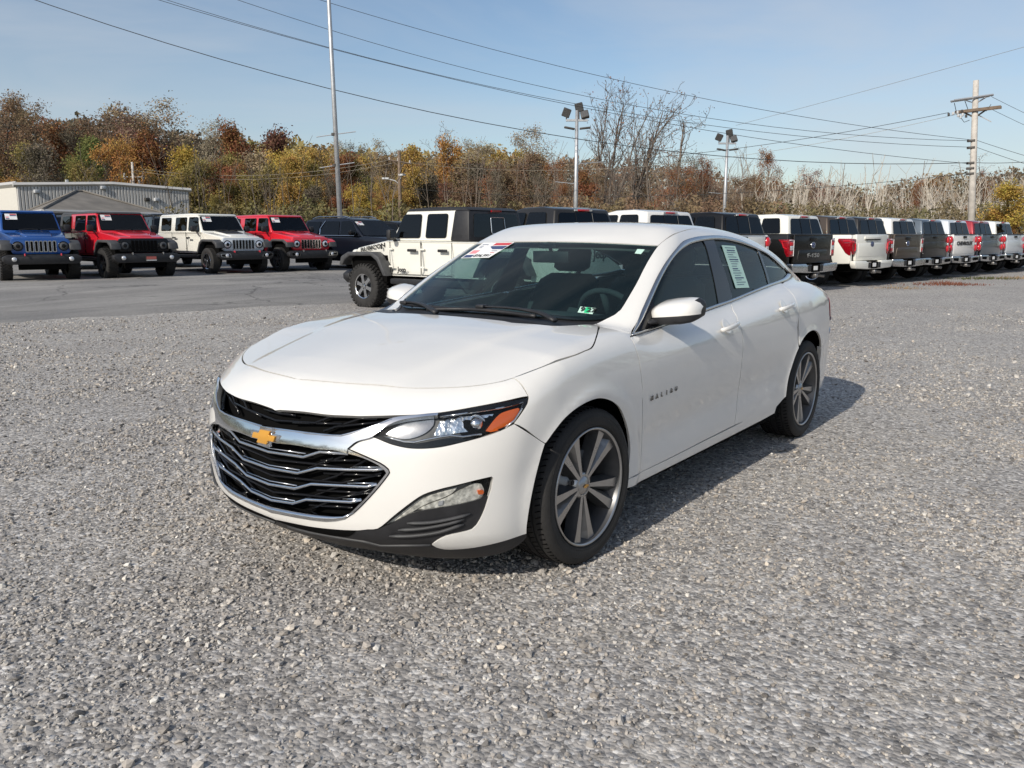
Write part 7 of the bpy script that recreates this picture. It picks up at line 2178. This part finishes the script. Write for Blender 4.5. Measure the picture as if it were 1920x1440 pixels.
        mb = MB(); mb.tube([(-.76, .76 * s, 1.27), (-.78, .88 * s, 1.33)], .03, 6); mb.build('mirror_arm', M['black_plastic'], mi_)
        mb = MB(); mb.box((-.862, .90 * s, 1.385), (.006, .15, .14)); mb.build('mirror_glass', M['mirror_glass'], mi_)
        mb = MB(); mb.box((.10, .60 * s, 1.155), (.10, .03, .07)); mb.build('bonnet_latch', M['black_plastic'], w, bevel=.01)
    for y in (-.30, .22):
        mb = MB(); mb.tube([on_ws(.10, y), on_ws(.13, y + .26), on_ws(.11, y + .46)], .014, 5); mb.build('wiper', M['black_plastic'], w)
    mb = MB(); mb.box((-1.9, 0, .55), (3.6, 1.2, .25)); mb.build('underbody', M['void'], w)
    return w

def rquad_2d(pts, r_, n=3):
    return [(p.x, p.y) for p in rquad([(p[0], p[1], 0) for p in pts], r_, n)]

PSI = R(35)
HEAD_LEFT = math.atan2((math.sin(PSI) * RT - math.cos(PSI) * FH)[1], (math.sin(PSI) * RT - math.cos(PSI) * FH)[0])
def front_row(px, depth, back=0.0):
    """front axle centre on the ground"""
    p = at(px, depth)
    return p
def left_heading(deg):
    v = math.sin(R(deg)) * RT - math.cos(R(deg)) * FH
    return math.atan2(v[1], v[0])
GW = 'square off-road wagons parked in the left row'
offroader('offroad_wagon', front_row(72, 22.6), left_heading(38), M['blue_paint'], M['blue_paint'], M['blue_paint'], M['satin_chrome'],
          'bright blue off-road wagon with red tow hooks at the left end of the row', tow=True, fog_ring=False, wheel_face=M['alloy_face'], group=GW)
offroader('offroad_wagon', front_row(256, 24.0), left_heading(46), M['red_paint'], M['grey_plastic'], M['gloss_black'], M['gloss_black'],
          'red off-road wagon with dark hard top, black grille and dealer plate', plate=True, fog_ring=False, group=GW)
offroader('offroad_wagon', front_row(440, 26.6), left_heading(46), M['white_paint_b'], M['white_paint_b'], M['silver_paint'], M['satin_chrome'],
          'white off-road wagon with chrome wheels and a black bonnet decal', decal_=True, wheel_face=M['chrome'], tow=True, group=GW, knob=False)
offroader('offroad_wagon', front_row(566, 28.2), left_heading(45), M['red_paint'], M['red_paint'], M['red_paint'], M['chrome'],
          'all-red off-road wagon with chrome grille slots next to the white one', wheel_face=M['alloy_dark'], group=GW, knob=False, body_flare=True)
# crew-cab off-road pickup in front of the row
hv = (-.766 * RT + .643 * FH)
glad = offroader('offroad_pickup', at(748, 16.8, 0), math.atan2(hv[1], hv[0]), M['white_paint_b'], M['black_plastic'], M['white_paint_b'], M['chrome'],
          'cream white off-road pickup with black top and big knobbly tyres behind the sedan', pickup=True, wheel_face=M['chrome'])
lettering('lettering', 'RUBICON', .11, M['print_black'], glad, (-.06, .722, 1.138), (-1, .125, .13), (0, .12, 1), depth=.006, bold=0, squeeze=1.75, shear=.15)
lettering('lettering', 'Jeep', .13, M['print_black'], glad, (-.95, .797, .745), (-1, 0, 0), (0, 0, 1), depth=.004, bold=.003)
lettering('lettering', 'Jeep', .22, M['print_black'], glad, (-4.80, 0, 1.07), (0, -1, 0), (0, 0, 1), depth=.006, bold=.004)
mb = MB(); mb.box((-.40, .79, 1.14), (.035, .012, .055)); mb.build('fender_badge', M['print_black'], glad)

# ------------------------------------------------------------------ big black SUV and the dark ones behind the row
def suv(loc, heading, m, label, chrome=True, rails=True, group=None, sheet=True, light=True):
    w = empty('suv', loc, heading); tag(w, label, 'car', group)
    # front axle at x = 0
    prof = [(.88, .42), (.93, .80), (.86, 1.06), (.70, 1.16), (-.55, 1.25), (-.62, 1.22), (-4.0, 1.27), (-4.12, 1.0), (-4.10, .55), (-3.9, .40), (.6, .36)]
    b = sweep('body', prof, [.86, .90, .91, .93, .95, .97, .96, .97, .97, .95, .90], m, w, .06, 3)
    z0, z1 = 1.22, 1.80
    cp = [(-.52, z0), (-1.28, z1), (-1.7, z1 + .075), (-3.2, z1 + .075), (-3.72, z1), (-3.98, z0)]
    hw = [.915, .73, .70, .70, .73, .90]
    sweep('cabin', cp, hw, m, w, .05, 3)
    def sy(z): return .915 + (.73 - .915) * (z - z0) / (z1 - z0) + .012
    d = Vector((-.76, 0, z1 - z0)); nn = Vector((z1 - z0, 0, .76)).normalized() * .014
    ow = lambda t, y: Vector((-.52, y, z0)) + d * t + nn
    pane('windscreen', rquad([ow(.05, -.85), ow(.05, .85), ow(.97, .69), ow(.97, -.69)], .08), M['glass_car'], w)
    if sheet: sticker(w, ow(.66, -.70), (0, 1, 0), d, .30, .20)
    for s in (1, -1):
        for (x0, x1, x2, x3) in ((-.78, -1.28, -1.78, -1.70), (-1.80, -1.88, -2.72, -2.80), (-2.95, -2.88, -3.62, -3.80)):
            zb, zt = 1.28, 1.76
            pane('side_window', rquad([(x0, sy(zb) * s, zb), (x1, sy(zt) * s, zt), (x2, sy(zt) * s, zt), (x3, sy(zb) * s, zb)], .05), M['glass_dark'], w)
        if chrome:
            mb = MB(); mb.tube([(-2.62, (sy(1.78) + .012) * s, 1.78), (-2.84, (sy(1.5) + .012) * s, 1.5), (-2.80, (sy(1.27) + .02) * s, 1.265), (-.72, (sy(1.25) + .02) * s, 1.255)], .02, 6); mb.build('window_trim', M['chrome'], w)
        mb = MB(); mb.box((-.92, 1.06 * s, 1.36), (.14, .24, .18)); mb.build('mirror', M['gloss_black'], w, bevel=.045)
        mb = MB(); mb.prism([(.94, 1.02), (.80, 1.10), (.45, 1.09), (.90, .94)], 'y', .66 * s, .925 * s); hl = mb.build('headlight', M['lamp_grey'] if light else M['gloss_black'], w, bevel=.02)
        if light:
            for z in (1.055, .985):
                mb = MB(); mb.tube([(.935, .50 * s, z), (.93, .84 * s, z), (.66, .938 * s, z + .02)], .016, 5); mb.build('light_strip', M['clear_lens'], hl)
        for xc in (0, -3.07):
            a_ = [(xc + .47 * math.cos(R(t)), .40 + .47 * math.sin(R(t))) for t in range(0, 181, 15)]
            mb = MB(); mb.prism(a_, 'y', .55 * s, .985 * s); mb.build('wheel_housing', M['void'], w)
            far_wheel((xc, .86 * s, .40), w, s, .40, .28, .27, M['alloy_dark'], 'six')
        if rails:
            mb = MB(); mb.tube([(-1.5, .62 * s, 1.875), (-1.75, .62 * s, 1.93), (-3.2, .62 * s, 1.93), (-3.5, .62 * s, 1.86)], .022, 6); mb.build('roof_rail', M['satin_chrome'] if chrome else M['black_plastic'], w)
    mb = MB(); mb.prism(rquad_2d([(-.62, .62), (.62, .62), (.66, 1.02), (-.66, 1.02)], .06), 'x', .88, .955); g = mb.build('grille', M['gloss_black'], w, bevel=.02)
    for i in range(4):
        mb = MB(); mb.box((.958, 0, .68 + i * .095), (.012, 1.16, .02)); mb.build('slat', M['satin_chrome'] if chrome else M['black_plastic'], g)
    mb = MB(); mb.box((.93, 0, .48), (.12, 1.66, .18)); mb.build('front_bumper', M['black_plastic'], w, bevel=.03)
    return w
GS = 'dark SUVs parked in the left rows'
suv(front_row(738, 29.5), left_heading(52), M['navy_paint'], 'large black SUV with chrome window line and a price sheet behind the off-road pickup', group=GS)
suv(front_row(812, 33.0), left_heading(52), M['black_paint'], 'black SUV mostly hidden between the large black SUV and the off-road pickup', chrome=False, rails=False, group=GS, sheet=False)
suv(front_row(160, 29.5), HEAD_LEFT, M['black_paint'], 'black SUV glimpsed between the blue and the dark-topped red off-road wagons', chrome=False, rails=False, group=GS, sheet=False, light=False)
s3 = suv(front_row(345, 31.5), HEAD_LEFT, M['black_paint'], 'black SUV with roof rack showing between the red and white off-road wagons', chrome=False, group=GS, sheet=False, light=False)
mb = MB()
for x in (-1.9, -2.4, -2.9): mb.tube([(x, -.66, 1.97), (x, .66, 1.97)], .025, 6)
mb.build('roof_rack', M['satin_chrome'], s3)

# ------------------------------------------------------------------ full-size pickups seen from behind
def pickup(loc, heading, m, label, style='a', cab_m=None, emblem='oval', bigtext=None, side4=None, bumper_m=None, group=None, bright=True):
    """rear bumper face at x = 0, truck points along +x"""
    w = empty('pickup_truck', loc, heading); tag(w, label, 'truck', group)
    bt = 1.385
    W_ = .985
    bp_ = [(.10, .62), (.10, bt), (1.95, bt - .005), (1.95, .55), (1.78, .55), (1.66, .90), (1.38, 1.02), (.98, 1.02), (.70, .90), (.58, .60)]
    # bed sides: two walls and the floor
    for s in (1, -1):
        mb = MB(); mb.prism(bp_, 'y', .86 * s, W_ * s); mb.build('bed_side', m, w, bevel=.035)
        mb = MB(); mb.box((1.03, .92 * s, bt + .004), (1.86, .135, .022)); mb.build('bed_rail', M['black_plastic'], w, bevel=.008)
    mb = MB(); mb.box((1.05, 0, .95), (1.7, 1.74, .04)); mb.build('bed_floor', M['void'], w)
    # tailgate with a pressed panel and a handle
    mb = MB(); mb.prism([(-.80, .70), (.80, .70), (.80, bt), (-.80, bt)], 'x', .045, .12)
    tg = mb.build('tailgate', m, w, bevel=.018)
    if style == 'a':
        mb = MB(); mb.prism([(-.66, .77), (.66, .77), (.60, 1.02), (-.60, 1.02)], 'x', .034, .06); mb.build('press_panel', m, tg, bevel=.014)
        mb = MB(); mb.box((.075, 0, bt - .012), (.10, 1.56, .045)); mb.build('spoiler', m, tg, bevel=.012)
        mb = MB(); mb.box((.038, 0, 1.275), (.03, .30, .075)); mb.build('handle', M['gloss_black'], tg, bevel=.012)
    elif style == 'a2':
        mb = MB(); mb.prism([(-.70, .80), (.70, .80), (.70, 1.16), (-.70, 1.16)], 'x', .036, .06); mb.build('press_panel', m, tg, bevel=.02)
        mb = MB(); mb.box((.035, 0, 1.295), (.035, .84, .085)); mb.build('handle', m, tg, bevel=.02)
        mb = MB(); mb.box((.025, 0, 1.25), (.02, .76, .025)); mb.build('handle', M['void'], tg)
    else:
        mb = MB(); mb.prism([(-.74, .76), (.74, .76), (.74, 1.17), (-.74, 1.17)], 'x', .035, .06); mb.build('press_panel', m, tg, bevel=.02)
        mb = MB(); mb.box((.03, 0, 1.30), (.03, .24, .07)); mb.build('handle', M['gloss_black'], tg, bevel=.012)
        mb = MB(); mb.box((.08, 0, bt + .003), (.11, 1.58, .03)); mb.build('spoiler', M['black_plastic'], tg, bevel=.01)
    if emblem == 'oval':
        mb = MB(); mb.smooth = True; mb.lathe([(.03, .095), (.018, .092), (.014, .08), (.018, .074), (.018, 0)], 28, 'x'); e_ = mb.build('emblem', M['satin_chrome'], tg, loc=(0.014, 0, 1.13)); e_.scale = (1, 1.0, .82)
        mb = MB(); mb.smooth = True; mb.lathe([(.016, .072), (.013, .068), (.012, 0)], 24, 'x'); e2 = mb.build('emblem_field', M['print_navy'], tg, loc=(0.014, 0, 1.13)); e2.scale = (1, 1, .82)
        mb = MB(); mb.tube([(.024, .05, 1.13), (.024, .02, 1.145), (.024, -.02, 1.115), (.024, -.05, 1.135)], .008, 5); mb.build('emblem_script', M['satin_chrome'], tg)
    if bigtext:
        t_, sz, zz, mm, sq = bigtext
        lettering('lettering', t_, sz, mm, tg, (.024, 0, zz), (0, -1, 0), (0, 0, 1), depth=.006, bold=.004, squeeze=sq)
    # tail lights
    for s in (1, -1):
        if style == 'a':
            p_ = [(.80 * s, .86), (.80 * s, 1.27), (W_ * s + .004 * s, 1.27), (W_ * s + .004 * s, .86)]
            mb = MB(); mb.prism(p_, 'x', .055, .13); tl = mb.build('tail_light', M['red_lens'], w, bevel=.018)
            mb = MB(); mb.prism([(.09, 1.265), (.36, 1.265), (.30, 1.20), (.22, 1.12), (.17, .95), (.12, .87), (.09, .87)], 'y', (W_ - .02) * s, (W_ + .008) * s); mb.build('lamp_side', M['red_lens'], tl, bevel=.008)
            mb = MB(); mb.box((.05, .885 * s, 1.065), (.02, .12, .10)); mb.build('reverse_light', M['clear_lens'], tl, bevel=.008)
            mb = MB(); mb.tube([(.10, (W_ + .012) * s, 1.22), (.26, (W_ + .012) * s, 1.22), (.20, (W_ + .012) * s, 1.08), (.10, (W_ + .012) * s, 1.04)], .014, 5); mb.build('lamp_line', M['red_lens_bright'], tl)
            for z in (1.165, .955):
                mb = MB(); mb.box((.05, .89 * s, z), (.014, .13, .085)); mb.build('lamp_cell', M['red_lens_bright'], tl, bevel=.008)
            mb = MB(); q_ = [(.048, .815 * s, .88), (.048, .815 * s, 1.25), (.048, .97 * s, 1.25), (.06, .985 * s, 1.25)]; mb.tube(q_, .010, 5); mb.build('lamp_line', M['paper'], tl)
        elif style == 'a2':
            p_ = [(.80 * s, .88), (.80 * s, 1.27), (W_ * s, 1.27), (W_ * s, 1.02), (.90 * s, .86)]
            mb = MB(); mb.prism(p_, 'x', .05, .13); tl = mb.build('tail_light', M['red_lens'], w, bevel=.018)
            mb = MB(); mb.prism([(.09, 1.28), (.46, 1.28), (.48, 1.21), (.24, .90), (.14, .84), (.09, .84)], 'y', (W_ - .02) * s, (W_ + .010) * s); mb.build('lamp_side', M['red_lens'], tl, bevel=.012)
            mb = MB(); mb.tube([(.30, (W_ + .014) * s, 1.21), (.14, (W_ + .014) * s, 1.21), (.045, .95 * s, 1.19), (.045, .85 * s, 1.15), (.045, .83 * s, 1.0), (.045, .88 * s, .95)], .022, 6); mb.build('lamp_line', M['red_lens_bright'], tl)
        else:
            for z in (1.215, .955):
                mb = MB(); mb.smooth = True
                ring = []
                for x, k in ((.02, .55), (.04, .9), (.10, 1.0), (.24, .9)):
                    ring.append([(x, (.905 + .088 * k * math.cos(a)) * s, z + .115 * k * math.sin(a)) for a in np.linspace(0, 2 * math.pi, 16, endpoint=False)])
                mb.loft(ring)
                tl = mb.build('tail_light', M['red_lens_bright'], w)
            mb = MB(); mb.prism([(.82 * s, .82), (.82 * s, 1.34), (W_ * s, 1.34), (W_ * s, .82)], 'x', .07, .14); mb.build('lamp_base', M['red_lens'], w, bevel=.02)
            mb = MB(); mb.box((.05, .875 * s, 1.085), (.04, .09, .07)); mb.build('reverse_light', M['clear_lens'], w, bevel=.01)
    # bumper
    bm_ = bumper_m or M['satin_chrome']
    mb = MB(); mb.prism([(-.99, .60), (-.92, .50), (-.34, .47), (.34, .47), (.92, .50), (.99, .60), (.99, .70), (.40, .695), (.36, .66), (-.36, .66), (-.40, .695), (-.99, .70)], 'x', -.06, .10)
    rb_ = mb.build('rear_bumper', bm_, w, bevel=.025)
    mb = MB(); mb.box((-.066, 0, .58), (.016, .36, .18)); mb.build('plate_recess', M['void'], rb_, bevel=.01)
    mb = MB(); mb.box((-.076, .02, .585), (.006, .17, .10)); mb.build('dealer_plate', M['paper'], rb_)
    for s in (1, -1):
        mb = MB(); mb.box((-.068, .26 * s, .58), (.012, .10, .15)); mb.build('bumper_step', M['black_plastic'], rb_)
        if style == 'c':
            mb = MB(); mb.prism(rquad_2d([(.55 * s, .54), (.90 * s, .56), (.90 * s, .645), (.55 * s, .64)], .03), 'x', -.068, -.05); mb.build('corner_step', M['void'], rb_)
    mb = MB(); mb.box((-.04, 0, .40), (.14, .10, .09)); mb.build('tow_hitch', M['steel'], w, bevel=.01)
    mb = MB(); mb.tube([(.3, -.45, .40), (.05, -.60, .37)], .04, 8); mb.build('exhaust', M['steel'], w)
    # cab, bonnet
    cm = cab_m or m
    lo = [(1.98, .50), (1.98, bt - .01), (3.95, bt - .05), (4.15, bt - .06), (5.55, 1.22), (5.72, .90), (5.70, .50), (5.45, .42), (2.2, .42)]
    sweep('cab_body', lo, [.97, .98, .98, .97, .92, .90, .92, .95, .96], cm, w, .05, 3)
    z0, z1 = bt - .03, 1.90
    cp = [(2.02, z0), (2.16, z1), (2.6, z1 + .055), (3.2, z1 + .045), (3.55, z1 - .02), (4.12, z0)]
    sweep('cab', cp, [.93, .765, .735, .735, .75, .90], cm, w, .05, 3)
    # rear glass
    e0, e1 = Vector((2.02, 0, z0)), Vector((2.16, 0, z1)); dz = e1 - e0; nb = Vector((-dz.z, 0, dz.x)).normalized() * .012
    orr = lambda t, y: e0 + dz * t + Vector((0, y, 0)) + nb
    rw = pane('rear_window', rquad([orr(.06, -.80), orr(.06, .80), orr(.86, .685), orr(.86, -.685)], .07), M['glass_dark'], w)
    for y in (-.24, .24):
        mb = MB(); mb.tube([orr(.08, y) + nb, orr(.85, y) + nb], .007, 4); mb.build('window_slider', M['lamp_grey'] if y < 0 else M['gloss_black'], rw)
    mb = MB(); mb.box(orr(.955, 0) + nb, (.03, .34, .04)); bl = mb.build('brake_light', M['red_lens_bright'], w, bevel=.008)
    for s in (1, -1):
        mb = MB(); mb.box(orr(.955, .21 * s) + nb, (.028, .08, .036)); mb.build('cargo_light', M['clear_lens'], bl)
    sy = lambda z: .93 + (.765 - .93) * (z - z0) / (z1 - z0) + .012
    for s in (1, -1):
        for (x0, x1, x2, x3) in ((2.28, 2.40, 2.94, 2.96), (3.04, 3.04, 3.50, 3.92)):
            zb, zt = z0 + .06, z1 - .06
            q_ = rquad([(x0, sy(zb) * s, zb), (x1, sy(zt) * s, zt), (x2, sy(zt) * s, zt), (x3, sy(zb) * s, zb)], .05)
            pane('side_window', q_, M['glass_car'], w)
        mb = MB(); mb.box((3.72, 1.10 * s, 1.46), (.14, .24, .24)); mb.build('mirror', M['black_plastic'], w, bevel=.04)
        for xh in (2.42, 3.28):
            mb = MB(); mb.box((xh, .995 * s, 1.20), (.22, .03, .05)); mb.build('door_handle', M['gloss_black'], w, bevel=.012)
        for xc in (1.18, 4.88):
            mb = MB(); mb.prism([(xc + .5 * math.cos(R(t)), .42 + .52 * math.sin(R(t))) for t in range(0, 181, 15)], 'y', .50 * s, .978 * s); mb.build('wheel_housing', M['void'], w)
            far_wheel((xc, .85 * s, .405), w, s, .405, .24, .27, M['chrome'] if bright else M['alloy_dark'], 'six')
        if side4:
            lettering('lettering', '4x4', .21, side4, w, (.80, (W_ + .004) * s, 1.20), (-s, 0, 0), (0, 0, 1), depth=.005, bold=.006, squeeze=1.5, shear=.12)
    mb = MB(); mb.box((2.9, 0, .52), (5.2, 1.3, .24)); mb.build('underbody', M['void'], w)
    return w

HV = -.629 * RT + .777 * FH
PV = .777 * RT + .629 * FH
HEAD_ROW = math.atan2(HV[1], HV[0])
QV = np.array([.725, .69])
def row(t, **k):
    s, d = 6.67 + QV[0] * t, 20.0 + QV[1] * t
    c = sd2w(s, d, 0)                       # left rear corner -> centre of the bumper
    p = np.array(c) + PV * .985
    p[2] = gz(p[0], p[1])
    return pickup(Vector(p), HEAD_ROW, **k)
def t_for(px):
    k = (px - 960) / FPX * .985
    return (k * 20.0 - 6.67) / (QV[0] - k * QV[1])
GP = 'pickups parked in a row facing away'
row(-6.35, m=M['grey_paint'], label='dark grey pickup whose cab shows just right of the off-road pickup', group=GP, style='c', emblem=None)
row(-3.30, m=M['white_paint'], label='white pickup whose roof and brake light show behind the sedan roof', group=GP, style='c', emblem=None)
row(t_for(1485), m=M['black_paint'], label='black pickup with chrome bumper nearest the sedan in the row of pickups', group=GP, style='a', bigtext=('F-150', .135, .885, M['satin_chrome'], 1.7), side4=M['satin_chrome'])
row(t_for(1603), m=M['white_paint_b'], label='white pickup with slanted red tail lamps and body-coloured bumper', group=GP, style='a2', bumper_m=M['white_paint_b'], side4=M['print_navy'])
row(t_for(1674), m=M['brown_paint'], label='brown metallic pickup parked against the white one with slanted tail lamps', group=GP, style='a')
row(t_for(1728), m=M['grey_paint'], label='dark grey pickup with double round tail lamps beside the brown one', group=GP, style='c', emblem=None)
row(t_for(1786), m=M['white_paint'], label='white pickup with big black lettering across its tailgate', group=GP, style='c', emblem=None, bigtext=('CHEVROLET', .165, 1.10, M['print_black'], 1.25))
row(t_for(1840), m=M['slate_paint'], label='slate blue pickup with double round tail lamps', group=GP, style='c', emblem=None)
row(t_for(1886), m=M['silver_paint'], label='pale silver pickup beyond the slate blue one', group=GP, style='c', emblem=None)
row(t_for(1928), m=M['darkred_paint'], label='dark red pickup near the right edge', group=GP, style='c', emblem=None)
row(t_for(1966), m=M['white_paint_b'], label='white pickup cab at the far right end of the row', group=GP, style='c', emblem=None)
